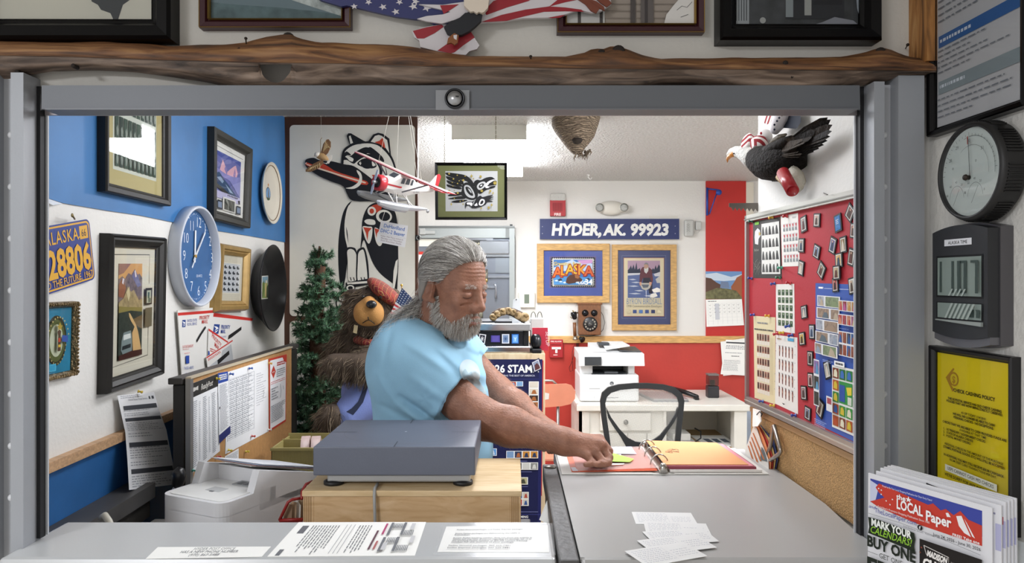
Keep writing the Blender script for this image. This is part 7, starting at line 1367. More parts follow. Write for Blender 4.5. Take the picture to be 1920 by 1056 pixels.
for i,(rd_, h) in enumerate(prof):
    for j in range(nu):
        an = 2*math.pi*j/nu; k = 1+.09*mnoise.noise(V((math.cos(an)*1.5, math.sin(an)*1.5, h*14)))+.03*math.sin(h*160+an); vs.append(nc+V((math.cos(an)*rd_*k+.02*min(0,-h)*-1*(1 if h < 0 else 0), math.sin(an)*rd_*k, h)))
mb.add(vs,[(i*nu+j, i*nu+(j+1) % nu,(i+1)*nu+(j+1) % nu,(i+1)*nu+j) for i in range(len(prof)-1) for j in range(nu)], m_nest, True); mb.build('envelope', r)
mb = MB(); rn = random.Random(8)
for k in range(26):
    p = nc+V((.012+rn.uniform(-.03,.05), rn.uniform(-.03,.03),-.165-rn.random()*.02)); pts = [p]
    for i in range(4): pts.append(pts[-1]+V((rn.uniform(-.008,.008), rn.uniform(-.008,.008),-.004-rn.random()*.02*(1 if k < 9 else .4))))
    mb.tube(pts,[.006,.005,.004,.003,.001], m_nest,6, flat=.3)
mb.build('torn_shreds', r)
mb = MB(); mb.lathe([(0,0),(.02,0),(.028,-.012),(.018,-.03),(0,-.034)], nc+V((-.002,-.066,-.125)),(0,-.4,1), mat('#2a211a',.9),16); mb.build('opening', r)
# small ceiling hooks
for (x, y), l in (((1042,284), 'small white hook in the popcorn ceiling left below the wasp nest'),((1103,328), 'small white hook in the popcorn ceiling near the back wall')):
    yy = .80*F/(525-y); c_ = V(((x-960)/F*yy, yy, CEIL)); mb = MB(); mb.lathe([(.012,0),(.012,-.004),(0,-.005)], c_,(0,0,1), WHITE,14); mb.tube([c_, c_+V((0,0,-.02)), c_+V((.012,0,-.034)), c_+V((.024,0,-.03)), c_+V((.026,0,-.02))],.003, WHITE,6); mb.build('ceiling_hook', label=l, cat='hook', group='ceiling hooks')
# ---------------------------------------------------------------- artificial spruce
yt = 3.18; base = V((at(597,800, yt).x, yt,0)); r = thing('artificial_tree', 'slim dark green artificial spruce with a rough trunk beside the plush bear', 'tree', base)
bark = mat('#5a3c28',.85, bump=.9, bscale=40, var=.5, vscale=20); zt_ = at(597,470, yt).z
mb = MB(); mb.tube([base+V((.01*math.sin(k),.008*math.cos(k*2), k*.12)) for k in range(15)],[.045-.0015*k for k in range(15)], bark,12); mb.tube([base+V((0,0,1.6)), V((base.x+.005, yt, zt_+.02))],[.02,.004], bark,8); mb.build('trunk', r)
green = [mat('#35553f',.7), mat('#4d7552',.7), mat('#638a66',.7)]
rn = random.Random(21); vb = []; fb_ = []; mi_ = []; nb = MB()
brs = []
def needles(p0, p1, dens, ln):
    ax = (p1-p0); L = ax.length
    if L < 1e-5: return
    ax = ax/L; u = ax.orthogonal().normalized(); w = ax.cross(u)
    for i in range(int(L*dens)):
        t = rn.random(); an = rn.random()*6.283; d = (u*math.cos(an)+w*math.sin(an))*.86+ax*.5; q0 = p0+ax*(L*t); q1 = q0+d*(ln*(.7+rn.random()*.5)); sd = d.cross(ax).normalized()*.0022
        k = len(vb); vb.extend([q0-sd, q0+sd, q1]); fb_.append((k, k+1, k+2)); mi_.append(rn.choice((0,0,1,1,2)))
z = .62
while z < zt_-EYE*0+.0-.02:
    fr_ = (zt_-z)/(zt_-.62); R_ = (.052+.185*min(1,(fr_*1.35))**.8)*(1 if z > .74 else .8)
    nbk = 8 if fr_ > .15 else 5
    for k in range(nbk):
        an = rn.random()*6.283; Rr = R_*(.65+.5*rn.random()); p0 = V((base.x, yt, z)); d = V((math.cos(an), math.sin(an),0)); d.x *= .72 if d.x < 0 else 1; p1 = p0+d*Rr*.55+V((0,0,.015+.03*rn.random())); p2 = p0+d*Rr+V((0,0,-.015+.07*rn.random()))
        brs.append([p0, p1, p2]); needles(p0.lerp(p1,.35), p1,950,.024); needles(p1, p2,1100,.024)
        for j in range(4):
            t = .3+.18*j; q0 = p0.lerp(p1, t*2) if t < .5 else p1.lerp(p2, t*2-1); sdv = V((-d.y, d.x,0))*(1 if j % 2 else -1); q1 = q0+(d*.6+sdv*.8+V((0,0,.25*rn.random()))).normalized()*Rr*.38*(1.2-t); brs.append([q0, q1]); needles(q0, q1,1000,.022)
    z += .036
for _ in range(10): p0 = V((base.x, yt, zt_-.06)); q1 = p0+V((rn.uniform(-.035,.035), rn.uniform(-.03,.03),.05+.035*rn.random())); brs.append([p0, q1]); needles(p0, q1,1100,.02)
for b_ in brs: nb.tube(b_,.0022, mat('#3a2e20',.8),4, cap=False)
nb.build('branches', r)
fo = MB(); fo.v = [tuple(p) for p in vb]; fo.f = fb_; fo.mats = green; fo.m = mi_; fo.sm = [False]*len(fb_); fo.build('foliage', r)
# ---------------------------------------------------------------- notices on the ledge
CT = Pl((0,0, CTZ),(0,0,1))
def cq(*pts, off=.0006): return Quad(*[CT.px(*p, off) for p in pts])
Lt = ink('#85878b')
q = cq((296,1026),(508,1025),(491,1044),(273,1048)); mb = MB(); q.sheet(.0004, WHITE, mb); q.text(mb, 'HYDER POST OFFICE',.52,.30,.0125, Lt, wmax=.36); q.text(mb, 'HAS A NEW PHONE NUMBER',.50,.58,.0125, Lt, wmax=.5); q.text(mb, '(970) 867-5488',.48,.86,.0115, Lt, wmax=.26); q.n = V((0,0,1))
mb.build('notice_strip', label='narrow white phone number notice taped at the left of the ledge', cat='notice')
q = cq((560,979.5),(799,979),(778,1042),(501,1044)); mb = MB(); q.sheet(.0004, WHITE, mb); D2 = ink('#74767b')
q.rect(mb,.06,.12,.11,.36, ink('#6c6d72')); q.rect(mb,.045,.82,.075,.98, D2)
def vl(a, b0, b1): q.rect(mb, a, b0, a+.008, b1, Lt)
o = q.bump(); rn = random.Random(2)
for a in [.14+.022*k for k in range(10)]+[.50+.022*k for k in range(5)]:
    b = .12
    while b < .9-.2*rn.random(): l_ = .03+.09*rn.random(); q.rect(mb, a, b, a+.007, b+l_, D2, off=o); b += l_+.02
for a in (.40,.43,.46): q.rect(mb, a,.1, a+.003,.95, Lt)
q.rect(mb,.655,.3,.67,.85, ink('#6a4a54')); q.rect(mb,.70,.08,.715,.42, ink('#b04a74')); q.rect(mb,.69,.62,.705,.85, ink('#b06a6a'))
for a0 in (.74,.84): 
    q.rect(mb, a0,.06, a0+.02,.45, D2); q.rect(mb, a0-.01,.52, a0+.01,.92, D2)
o = q.bump()
for k in range(7):
    for j in range(4): q.rect(mb,.765+.012*k+.09*(j % 2),.1+.22*j,.772+.012*k+.09*(j % 2),.25+.22*j, Lt, off=o)
for a, b in ((.9,.1),(.93,.5),(.75,.7)): q.rect(mb, a, b, a+.03, b+.2, ink('#c9c9cb'))
mb.build('notice_sheet', label='letter size form lying sideways in the middle of the ledge', cat='notice')
q = cq((837,987.5),(1027,985),(1030,1036),(820,1035)); mb = MB(); q.sheet(.0004, WHITE, mb)
TXT = [(.17, 'Fedex Ground packages and Fedex Express packages',.09,.64),(.33, 'Some Fedex packages are delivered by the USPS in',.09,.62),(.39, 'Ketchikan.',.09,.15),(.51, 'If your Fedex tracking number does not show any activity in',.09,.74),(.57, 'Alaska and you have questions regarding the package call us or',.09,.74),(.63, 'the tracking Fedex number to get the correct tracking',.09,.7),(.69, 'number for the delivery of your package.',.09,.58),(.82, 'Fedex Ground packages: 907 225-7441',.08,.56),(.91, 'Fedex Express packages: 907 225-7441',.08,.56)]
for b, t, a, wm in TXT: q.text(mb, t, a+.03*(1-b), b,.0062, ink('#6b6d72'), al='l', wmax=wm, bold=.01)
s_ = mb.build('notice_sheet', label='typed package notice in a clear sleeve at the right end of the ledge', cat='notice'); mb = MB(); q2 = cq((832,983),(1036,981),(1042,1041),(812,1040), off=.0014); q2.sheet(.0002, film_mat('#e8eaec',.08,.3), mb); mb.build('clear_sleeve', s_)
# ---------------------------------------------------------------- index cards
def card(cx_, cy_, ang, k, label, w=.127, h=.076):
    c = CT.px(cx_, cy_,.0008+.0009*k); a = math.radians(ang); u = V((math.cos(a), math.sin(a),0)); v = V((math.sin(a),-math.cos(a),0))
    q = Quad(c-u*w/2-v*h/2, c+u*w/2-v*h/2, c+u*w/2+v*h/2, c-u*w/2+v*h/2); q.n = V((0,0,1)); mb = MB(); q.sheet(.0006, mat('#dcdcda',.6), mb); m = ink('#7c84a0')
    rn = random.Random(k+40)
    for i in range(8): 
        a0 = .06
        while a0 < .52: w_ = .02+.05*rn.random(); q.stroke(mb,[(a0,.14+.1*i),(a0+w_*.3,.12+.1*i),(a0+w_*.6,.15+.1*i),(a0+w_,.125+.1*i)],.0007, m, off=.0003); a0 += w_+.02
    q.rect(mb,.56,.12,.563,.9, ink('#b9bcc4'))
    for i in range(4):
        a0 = .62
        while a0 < .92: w_ = .02+.05*rn.random(); q.stroke(mb,[(a0,.40+.12*i),(a0+w_*.3,.38+.12*i),(a0+w_*.6,.41+.12*i),(a0+w_,.385+.12*i)],.0007, m, off=.0003); a0 += w_+.02
    return mb.build('postcard', label=label, cat='card', group='handwritten cards on the counter')
card(1245,972,-3,0, 'farthest of the fanned handwritten cards on the gray counter'); card(1269,992,-6,1, 'second farthest fanned handwritten card, half under the next one'); card(1275,1006,10,2, 'middle one of the fanned handwritten cards on the counter'); card(1268,1020,17,3, 'second nearest fanned handwritten card on the counter'); card(1248,1038,22,4, 'nearest fanned handwritten card, cut by the lower picture edge')
# ---------------------------------------------------------------- ring binder
r = thing('ring_binder', 'white ring binder lying open on the gray counter with dividers and sleeves', 'binder',(.39,1.97, CTZ)); yb0, yb1 = 1.835,2.115
mb = MB(); pv = mat('#d3d2cc',.35); mb.box((.128, yb0, CTZ+.0005),(.365, yb1, CTZ+.004), pv,.0015); mb.box((.42, yb0, CTZ+.0005),(.663, yb1, CTZ+.004), pv,.0015); mb.box((.363, yb0, CTZ+.0005),(.422, yb1, CTZ+.003), pv); mb.build('cover', r)
mb = MB(); met = mat('#b5b1aa',.25, metal=.9); mb.box((.380, yb0+.004, CTZ+.003),(.404, yb1-.004, CTZ+.012), met,.003); mb.lathe([(.012,0),(.010,.016),(.006,.024),(0,.025)],(.392, yb0+.008, CTZ+.004),(0,0,1), met,14); mb.lathe([(.010,0),(.009,.016),(0,.022)],(.392, yb1-.008, CTZ+.004),(0,0,1), met,14); sp = mb.build('spine_bar', r)
for k in range(3):
    y = yb0+.055+.085*k; mb = MB(); mb.tube([V((.392+.024*math.cos(t), y, CTZ+.012+.028*math.sin(t))) for t in np.linspace(0, math.pi,12)],.0018, met,8); mb.build('ring', sp)
def sheetp(pts, th, m, name, parent=r): mb = MB(); mb.prism([V(p) for p in pts],(0,0, th), m); return mb.build(name, parent)
sheetp([(.155, yb0+.012, CTZ+.0045),(.378, yb0+.012, CTZ+.008),(.378, yb1-.02, CTZ+.008),(.155, yb1-.02, CTZ+.0045)],.001, mat('#d0562a',.5), 'orange_sheet')
sheetp([(.17, yb0+.014, CTZ+.007),(.384, yb0+.018, CTZ+.014),(.384, yb1-.025, CTZ+.014),(.17, yb1-.02, CTZ+.007)],.0006, film_mat('#f0d8d2',.30,.08), 'clear_sleeve')
sheetp([(.205, yb0+.10, CTZ+.0095),(.30, yb0+.09, CTZ+.0125),(.31, yb0+.2, CTZ+.0125),(.22, yb0+.215, CTZ+.0095)],.0008, WHITE, 'paper_slip')
sheetp([(.262, yb0+.17, CTZ+.0135),(.35, yb0+.16, CTZ+.0145),(.35, yb0+.25, CTZ+.0145),(.262, yb0+.25, CTZ+.0135)],.0006, mat('#b9b4c6',.5), 'photo_slip')
sheetp([(.225, yb0+.085, CTZ+.0146),(.315, yb0+.07, CTZ+.0156),(.332, yb0+.10, CTZ+.0158),(.280, yb0+.175, CTZ+.0156),(.225, yb0+.165, CTZ+.0150)],.0006, mat('#9fd24a',.6), 'green_note')
sheetp([(.21, yb0+.045, CTZ+.0105),(.295, yb0+.05, CTZ+.0135),(.30, yb0+.062, CTZ+.0136),(.215, yb0+.075, CTZ+.011)],.0008, mat('#d9d4d0',.5), 'paper_slip')
sheetp([(.158, yb0+.014, CTZ+.0062),(.172, yb0+.014, CTZ+.0066),(.168, yb0+.05, CTZ+.0066),(.156, yb0+.05, CTZ+.0062)],.0005, mat('#c9c4cc',.5), 'index_label')
sheetp([(.41, yb0+.006, CTZ+.005),(.648, yb0+.008, CTZ+.005),(.640, yb1-.012, CTZ+.005),(.41, yb1-.012, CTZ+.007)],.006, mat('#d9d5d0',.5), 'page_stack')
sheetp([(.408, yb0+.014, CTZ+.012),(.636, yb0+.016, CTZ+.011),(.628, yb1-.018, CTZ+.011),(.408, yb1-.016, CTZ+.016)],.006, mat('#8a3a4a',.5), 'page_stack')
sheetp([(.404, yb0+.016, CTZ+.0185),(.630, yb0+.018, CTZ+.0175),(.622, yb1-.016, CTZ+.0175),(.404, yb1-.014, CTZ+.0225)],.002, mat('#d98a94',.5), 'pink_divider')
od = sheetp([(.398, yb0+.018, CTZ+.0215),(.618, yb0+.024, CTZ+.0200),(.606, yb1-.008, CTZ+.0200),(.398, yb1-.004, CTZ+.0260)],.0016, mat('#dc9c66',.6), 'orange_divider')
q = Quad(V((.42, yb1-.05, CTZ+.0245)), V((.48, yb1-.05, CTZ+.0240)), V((.48, yb0+.09, CTZ+.0240)), V((.42, yb0+.09, CTZ+.0245))); q.n = V((0,0,1)); mb = MB(); q.text(mb, 'Bldg',.5,.5,.022, ink('#6a4a2c'), rot=1.4, shear=.2, bold=-.01); q.text(mb, '& 5',.8,.5,.02, ink('#6a4a2c'), rot=1.4, shear=.2, bold=-.01); mb.build('handwriting', od)
sheetp([(.626, yb0+.05, CTZ+.006),(.652, yb0+.03, CTZ+.006),(.645, yb1-.02, CTZ+.006),(.620, yb1-.01, CTZ+.016)],.001, mat('#d9d8d6',.5), 'page_edges')
# ---------------------------------------------------------------- wooden box and postal scale
ply = wood('birch_ply', '#c8ab7e', '#d5ba90', '#dfc8a2',(1.5,10,14),.08); plyf = wood('birch_ply_front', '#ba9668', '#caa87e', '#d5b78f',(2,10,8),.08)
x0, x1, y0, y1, zt2, zb2 = -.470,.020,1.60,1.89, EYE-.474, LOWZ
r = thing('wooden_box', 'birch plywood box under the postal scale behind the ledge', 'box',((x0+x1)/2,1.75, zb2))
mb = MB(); mb.box((x0-.002, y0-.004, zt2-.013),(x1+.002, y1, zt2), ply,.002); mb.build('lid', r); mb = MB(); mb.box((x0+.024, y0, zb2),(x1-.024, y0+.015, zt2-.013), plyf,.001); mb.build('front_panel', r)
for xa, xb in ((x0, x0+.024),(x1-.024, x1)): mb = MB(); mb.box((xa, y0, zb2),(xb, y1, zt2-.013), plyf,.001); [mb.box((xa+.003+.0045*k, y0-.0006, zb2),(xa+.0045+.0045*k, y0, zt2-.014), mat('#8f6c42',.6)) for k in range(4)]; mb.build('side_panel', r)
mb = MB(); mb.box((x0+.024, y1-.015, zb2),(x1-.024, y1, zt2-.013), plyf,.001); mb.build('back_panel', r)
r = thing('postal_scale', 'flat postal scale with a wide dark gray platform on the wooden box', 'scale',(-.27,1.77, zt2))
sx0, sx1, sy0, sy1 = -.454,-.084,1.622,1.935; zt3 = EYE-.381
mb = MB(); mb.box((sx0, sy0, zt3-.066),(sx1, sy1, zt3), mat('#5f6472',.42, bump=.05, bscale=300, var=.05),.003); pf = mb.build('platform', r)
mb = MB(); q = Quad(V((sx0, sy1, zt3)), V((sx1, sy1, zt3)), V((sx1, sy0, zt3)), V((sx0, sy0, zt3))); gm = ink('#3b3e46'); q.stroke(mb,[(.5+.40*math.cos(t),.5+.40*math.sin(t)) for t in np.linspace(0,6.283,60)],.0012, ink('#6d7078')); q.rect(mb,0,.497,.18,.503, gm); q.rect(mb,.82,.497,1,.503, gm); q.rect(mb,.497,0,.503,.16, gm); q.rect(mb,.497,.84,.503,1, gm); q.circ(mb,.51,.5,.003, ink('#c9cbd0')); mb.build('platform_marks', pf)
mb = MB(); mb.box((sx0+.028, sy0+.015, zt3-.085),(sx1-.012, sy1-.02, zt3-.066), mat('#a5a6a6',.4, metal=.3),.004); mb.build('base', r)
for fx, fy in ((sx0+.04, sy0+.03),(sx1-.03, sy0+.03),(sx0+.04, sy1-.04),(sx1-.03, sy1-.04)): mb = MB(); mb.lathe([(.019,0),(.023,.001),(.023,.008),(.018,.010),(.010,.012),(.010,.02)],(fx, fy, zt2),(0,0,1), mat('#141416',.5),24); mb.build('foot', r)
mb = MB(); mb.lathe([(.006,0),(.008,.002),(.008,.008),(0,.01)],(sx1-.012, sy1-.12, zt3-.075),(1,0,0), BLACK,14); mb.build('side_knob', r)
mb = MB(); mb.tube([V((-.310,1.64, zt2+.004)), V((-.309,1.598, zt2+.004)), V((-.308,1.590, zt2-.01)), V((-.306,1.588, zt2-.06)), V((-.303,1.59, zb2+.004))],.0035, mat('#9c9d9c',.4),8); mb.build('scale_cable', r)
# ---------------------------------------------------------------- white desktop printer
nr = V((-.66,1.62,0)); aa = V((-.91,.415,0)).normalized(); bb2 = V((.415,.91,0)).normalized()
def pp(a, b, z): p = nr + aa*a + bb2*b; return V((p.x, p.y, EYE+z))
r = thing('label_printer', 'white boxy printer with a sunken front deck behind the ledge', 'printer', pp(.1,.15,-.655)); pw = mat('#d6d6d8',.4)
def rnd(a0, b0, a1, b1, rd, k=6):
    pts = []
    for ca, cb, s0 in ((a1-rd, b0+rd,-90),(a1-rd, b1-rd,0),(a0+rd, b1-rd,90),(a0+rd, b0+rd,180)):
        for i in range(k+1): t = math.radians(s0+90*i/k); pts.append((ca+rd*math.cos(t), cb+rd*math.sin(t)))
    return pts
def pz(pts, z0, z1, m, mb): mb.prism([pp(a, b, z0) for a, b in pts],(0,0, z1-z0), m)
mb = MB(); pz(rnd(0,0,.205,.37,.03),-.655,-.545, pw, mb); pz(rnd(0,0,.205,.20,.03),-.546,-.513, pw, mb); [mb.prism([pp(a0,.115,-.56), pp(a0,.115,-.462), pp(a0,.36,-.528), pp(a0,.36,-.56)], pp(a0+w_,0,0)-pp(a0,0,0), pw) for a0, w_ in ((.0,.022),(.183,.022))]; mb.prism([pp(.02,.16,-.56), pp(.02,.16,-.477), pp(.02,.36,-.531), pp(.02,.36,-.56)], pp(.165,0,0)-pp(0,0,0), pw)
for a0, a1 in ((0,.022),(.183,.205)): mb.add([pp(a0,.095,-.513), pp(a1,.095,-.513), pp(a1,.1151,-.462), pp(a0,.1151,-.462), pp(a0,.1151,-.513), pp(a1,.1151,-.513)],[(0,1,2,3),(0,3,4),(1,5,2)], pw)
bd = mb.build('body', r)
mb = MB(); pz(rnd(.012,.012,.193,.15,.02),-.5128,-.5115, mat('#dddddb',.4), mb); pz([(.08,.065),(.125,.065),(.125,.095),(.08,.095)],-.5114,-.5108, mat('#b5b6b6',.4), mb); pz([(.096,.06),(.108,.06),(.108,.066),(.096,.066)],-.5113,-.5104, mat('#6c6e70',.4), mb); mb.build('deck', r)
mb = MB(); pz([(.03,.125),(.10,.125),(.10,.158),(.03,.158)],-.5112,-.509, mat('#8f9193',.4), mb); [pz([(.035+.02*k,.13),(.05+.02*k,.13),(.05+.02*k,.15),(.035+.02*k,.15)],-.509,-.5085, mat('#4a4d50',.4), mb) for k in range(3)]; mb.build('button_panel', r)
SH = [('#d9dbe0', 'top envelope of the loose sheets lying on the white printer'),('#b9c6e0', 'bluish sheet in the loose pile on the white printer'),('#d0aaa6', 'pinkish sheet in the loose pile on the white printer'),('#dcdcd8', 'lowest white sheet in the loose pile on the white printer')]
for k,(c_, l) in enumerate(SH):
    mb = MB(); d = .008*k; z = -.4575+.0028*(3-k); mb.prism([pp(a, b, z-.27*(b-.115)) for a, b in ((.02+d,.145-d*.5),(.185-d*.6,.135+d),(.19-d*.4,.37-d),(.015+d*.5,.375-d))],(0,0,.0012), mat(c_,.6)); mb.build('loose_sheet', label=l, cat='paper', group='loose sheets on the white printer')
mb = MB(); mb.tube([V((-.94,1.63, EYE-.545)), V((-.925,1.615, EYE-.535)), V((-.91,1.605, EYE-.545)), V((-.895,1.60, EYE-.575)), V((-.88,1.60, LOWZ+.005))],.0075, mat('#c3bfb2',.5),10); mb.build('power_cable', label='thick beige cable curving down from the dark ledge beside the white printer', cat='cable')
mb = MB(); mb.lathe([(.028,0),(.03,.004),(.03,.055),(.024,.060),(.0,.06)],(-.865,1.64, LOWZ),(0,0,1), mat('#a8754a',.5, var=.2),24); mb.build('wooden_cup', label='low brown wooden cup left of the white printer', cat='cup')
r = thing('black_handset', 'black handset hung beside the near end of the notice board', 'handset', at(331,905,1.9)); mb = MB(); mb.tube([at(329,880,1.9), at(333,884,1.9), at(336,895,1.9), at(334,905,1.9), at(329,912,1.9)],[.010,.017,.018,.016,.010], mat('#141316',.3),12); mb.build('shell', r); mb = MB(); mb.tube([at(329,908,1.9), at(322,925,1.9), at(320,950,1.9)],.003, mat('#a9adb8',.4),6); mb.build('cord', r)
# tan bin with tape rolls
r = thing('storage_bin', 'ribbed tan plastic bin holding tape rolls behind the scale', 'bin',(-.74,2.4, EYE-.655)); tan = mat('#a79a62',.5); bx0, bx1, by0, by1 = -.802,-.655,2.37,2.555; bz0, bz1 = EYE-.652, EYE-.560
mb = MB(); mb.box((bx0, by0, bz0),(bx1, by0+.005, bz1), tan); mb.box((bx0, by1-.005, bz0),(bx1, by1, bz1+.01), tan); mb.box((bx0, by0, bz0),(bx0+.005, by1, bz1), tan); mb.prism([(bx1-.005, by0, bz0),(bx1-.005, by1, bz0),(bx1-.005, by1, bz1),(bx1-.005, by0+.12, bz1),(bx1-.005, by0+.04, bz1-.05),(bx1-.005, by0, bz1-.05)],(.005,0,0), tan); mb.box((bx0, by0, bz0),(bx1, by1, bz0+.004), tan); mb.box((bx0, by0+.11, bz0),(bx1, by0+.115, bz1+.004), tan); mb.box((bx0-.003, by0-.004, bz0+.0),(bx1+.002, by0, bz0+.016), tan,.001); mb.box((bx0-.003, by0-.004, bz1-.01),(bx1+.002, by0, bz1), tan,.001)
for k in range(28): mb.box((bx0+.003+.0053*k, by0-.0018, bz0+.012),(bx0+.0055+.0053*k, by0, bz1-.002), tan)
mb.build('shell', r)
for k in range(2):
    mb = MB(); c_ = V((-.705+.035*k,2.43+.0*k, bz0+.062)); mb.lathe([(.055,0),(.055,.028),(.036,.028),(.036,0),(.055,0)], c_-V((.014,0,0)),(1,.2,0), mat('#d3b9b4',.4, var=.2, vscale=40),40, capend=False, capstart=False); mb.build('tape_roll', label=['pinkish tape roll standing in the tan bin', 'second pinkish tape roll in the tan bin, partly behind the scale'][k], cat='tape roll', group='tape rolls in the tan bin')
# red open box
r = thing('red_caddy', 'small red-edged caddy full of brown paper slips left of the wooden box', 'caddy',(-.52,1.66, LOWZ)); rm = mat('#8e1f1c',.45); cx, cy = -.512,1.655
mb = MB(); E4 = [at(528,972,1.66), at(538,948,1.66), at(548,940,1.66), at(566,940,1.66)]; mb.tube([at(524,976,1.655), at(540,942,1.655), at(548,937,1.66), at(566,934,1.67)],.0035, rm,8); mb.tube([at(566,936,1.66), at(566,922,1.68), at(574,908,1.7), at(586,903,1.72)],.0035, rm,8); mb.tube([at(524,976,1.655), at(568,974,1.655)],.004, rm,8); mb.box((cx-.03, cy+.0, LOWZ),(cx+.04, cy+.075, LOWZ+.004), rm); mb.prism([at(524,978,1.66), at(566,978,1.66), at(566,1000,1.66), at(520,1000,1.66)],(0,.004,0), rm); mb.build('frame', r)
for k in range(4):
    mb = MB(); x = 536+8*k; mb.prism([at(x-5,975,1.668+.009*k), at(x+11,975,1.668+.009*k), at(x+12,948-5*(k % 2),1.668+.009*k), at(x+4,944-4*k,1.668+.009*k), at(x-3,952-2*k,1.668+.009*k)],(0,.0012,0), mat(['#8a7058', '#a98f74', '#c9c6c0', '#9c8468'][k],.7)); mb.build('paper_slip', r)
# white folded note between cabinet and strip
mb = MB(); mb.prism([at(1011,975,1.62), at(1026,938,1.7), at(1031,972,1.66), at(1030,985,1.62)],(.001,0,0), WHITE); mb.build('folded_note', label='white folded note standing between the wooden box and the metal strip', cat='paper')
# ---------------------------------------------------------------- stamp cabinet with 2026 poster
yc = 3.3; cw_ = wood('cabinet_pine', '#c4ab86', '#d3bd9a', '#dccaa9',(6,6,1.2),.06); xa, xb = at(800,660, yc).x, at(1022,660, yc).x; zc = at(900,663, yc).z
r = thing('stamp_cabinet', 'tall pale wooden cabinet carrying the chrome machine, navy stamp poster on its front', 'cabinet',((xa+xb)/2, yc+.2,0)); mb = MB(); mb.box((xa, yc,0),(xb, yc+.42, zc), cw_,.003); mb.build('carcass', r)
pq2 = Quad(at(838,674, yc-.004), at(1017,674, yc-.004), at(1014,980, yc-.004), at(836,980, yc-.004)); mb = MB(); mb.prism([at(1013,676, yc-.003), at(1019,676, yc-.003), at(1016,930, yc-.003), at(1012,930, yc-.003)],(0,.002,0), ink('#b0302c')); mb.build('red_backing', r)
r2 = MB(); q = pq2; q.sheet(.001, ink('#191c48'), r2); q.text(r2, '2026 STAMPS',.70,.08,.036, WHITE, bold=.03, wmax=.60); q.text(r2, 'CELEBRATING THE BEST OF AMERICA',.70,.105,.0085, ink('#c9cbd8'), wmax=.46, bold=.01); q.rect(r2,.3,.12,1,.123, ink('#3a4080'))
q.rect(r2,.965,.0,1,1, ink('#20235a'))
def pst(a0, b0, a1, b1, nx, ny, cols, sd):
    q.rect(r2, a0, b0, a1, b1, WHITE); rnn = random.Random(sd); o = q.bump(); o2 = q.bump(); dx = (a1-a0)/nx; dy = (b1-b0)/ny
    for j in range(ny):
        for i in range(nx):
            q.rect(r2, a0+dx*(i+.07), b0+dy*(j+.07), a0+dx*(i+.93), b0+dy*(j+.93), ink(cols[rnn.randrange(len(cols))]), off=o); q.poly(r2,[(a0+dx*(i+.25), b0+dy*(j+.85)),(a0+dx*(i+.4), b0+dy*(j+.3)),(a0+dx*(i+.65), b0+dy*(j+.25)),(a0+dx*(i+.8), b0+dy*(j+.85))], ink(cols[rnn.randrange(len(cols))]), off=o2)
pst(.52,.135,.80,.165,4,1,['#b04a3a', '#4a7ab0', '#a83a4a', '#7fa8d0', '#3a6aa8'],1); pst(.86,.135,.965,.30,1,4,['#d9d0c0', '#3a2a24', '#a8683a', '#8a3a2a'],2); pst(.745,.205,.80,.26,1,1,['#8a8a8a', '#3a3a3a'],3)
pst(.44,.545,.53,.59,1,1,['#5a94d0', '#d0dcea'],4); pst(.63,.56,.965,.605,4,1,['#2a3a5a', '#c98a3a', '#7a9ac0', '#b0683a'],5); pst(.42,.63,.62,.66,3,1,['#a8683a', '#6a4a3a', '#c9a06a'],6); pst(.63,.63,.965,.675,4,1,['#d0cfc8', '#3a3a3a', '#8a8a84'],7); pst(.75,.72,.86,.765,1,1,['#b9b48a', '#4a4a3a'],8); pst(.74,.81,.87,.895,2,2,['#5a8ac0', '#b04a3a', '#d0c8b8', '#3a5a94'],9)
o = q.bump()
for a0, a1, b in ((.6,.7,.178),(.7,.85,.62),(.7,.9,.685),(.76,.86,.775),(.7,.97,.93)): q.rect(r2, a0, b, a1, b+.003, ink('#7a80b0'), off=o)
q.rect(r2,.3,.945,1,.948, ink('#3a4080')); q.text(r2, 'COMING',.80,.968,.0105, WHITE, bold=.03); q.text(r2, 'SOON!',.80,.988,.0105, WHITE, bold=.03)
r2.build('stamp_poster', label='navy 2026 stamps poster on the front of the pale wooden cabinet', cat='poster')
c_ = at(1006,685, yc-.008); q = Quad(c_+V((-.026,0,.014)), c_+V((.012,0,.034)), c_+V((.026,0,-.018)), c_+V((-.012,0,-.036))); mb = MB(); q.sheet(.0015, mat('#141840',.5), mb); q.rect(mb,.1,.08,.9,.92, ink('#d9d9de')); q.rect(mb,.18,.14,.82,.86, ink('#8a94a8')); q.poly(mb,[(.2,.86),(.3,.4),(.6,.3),(.8,.6),(.82,.86)], ink('#5a3434')); mb.build('stamp_magnet', label='single tilted stamp magnet on the upper corner of the navy poster', cat='magnet')
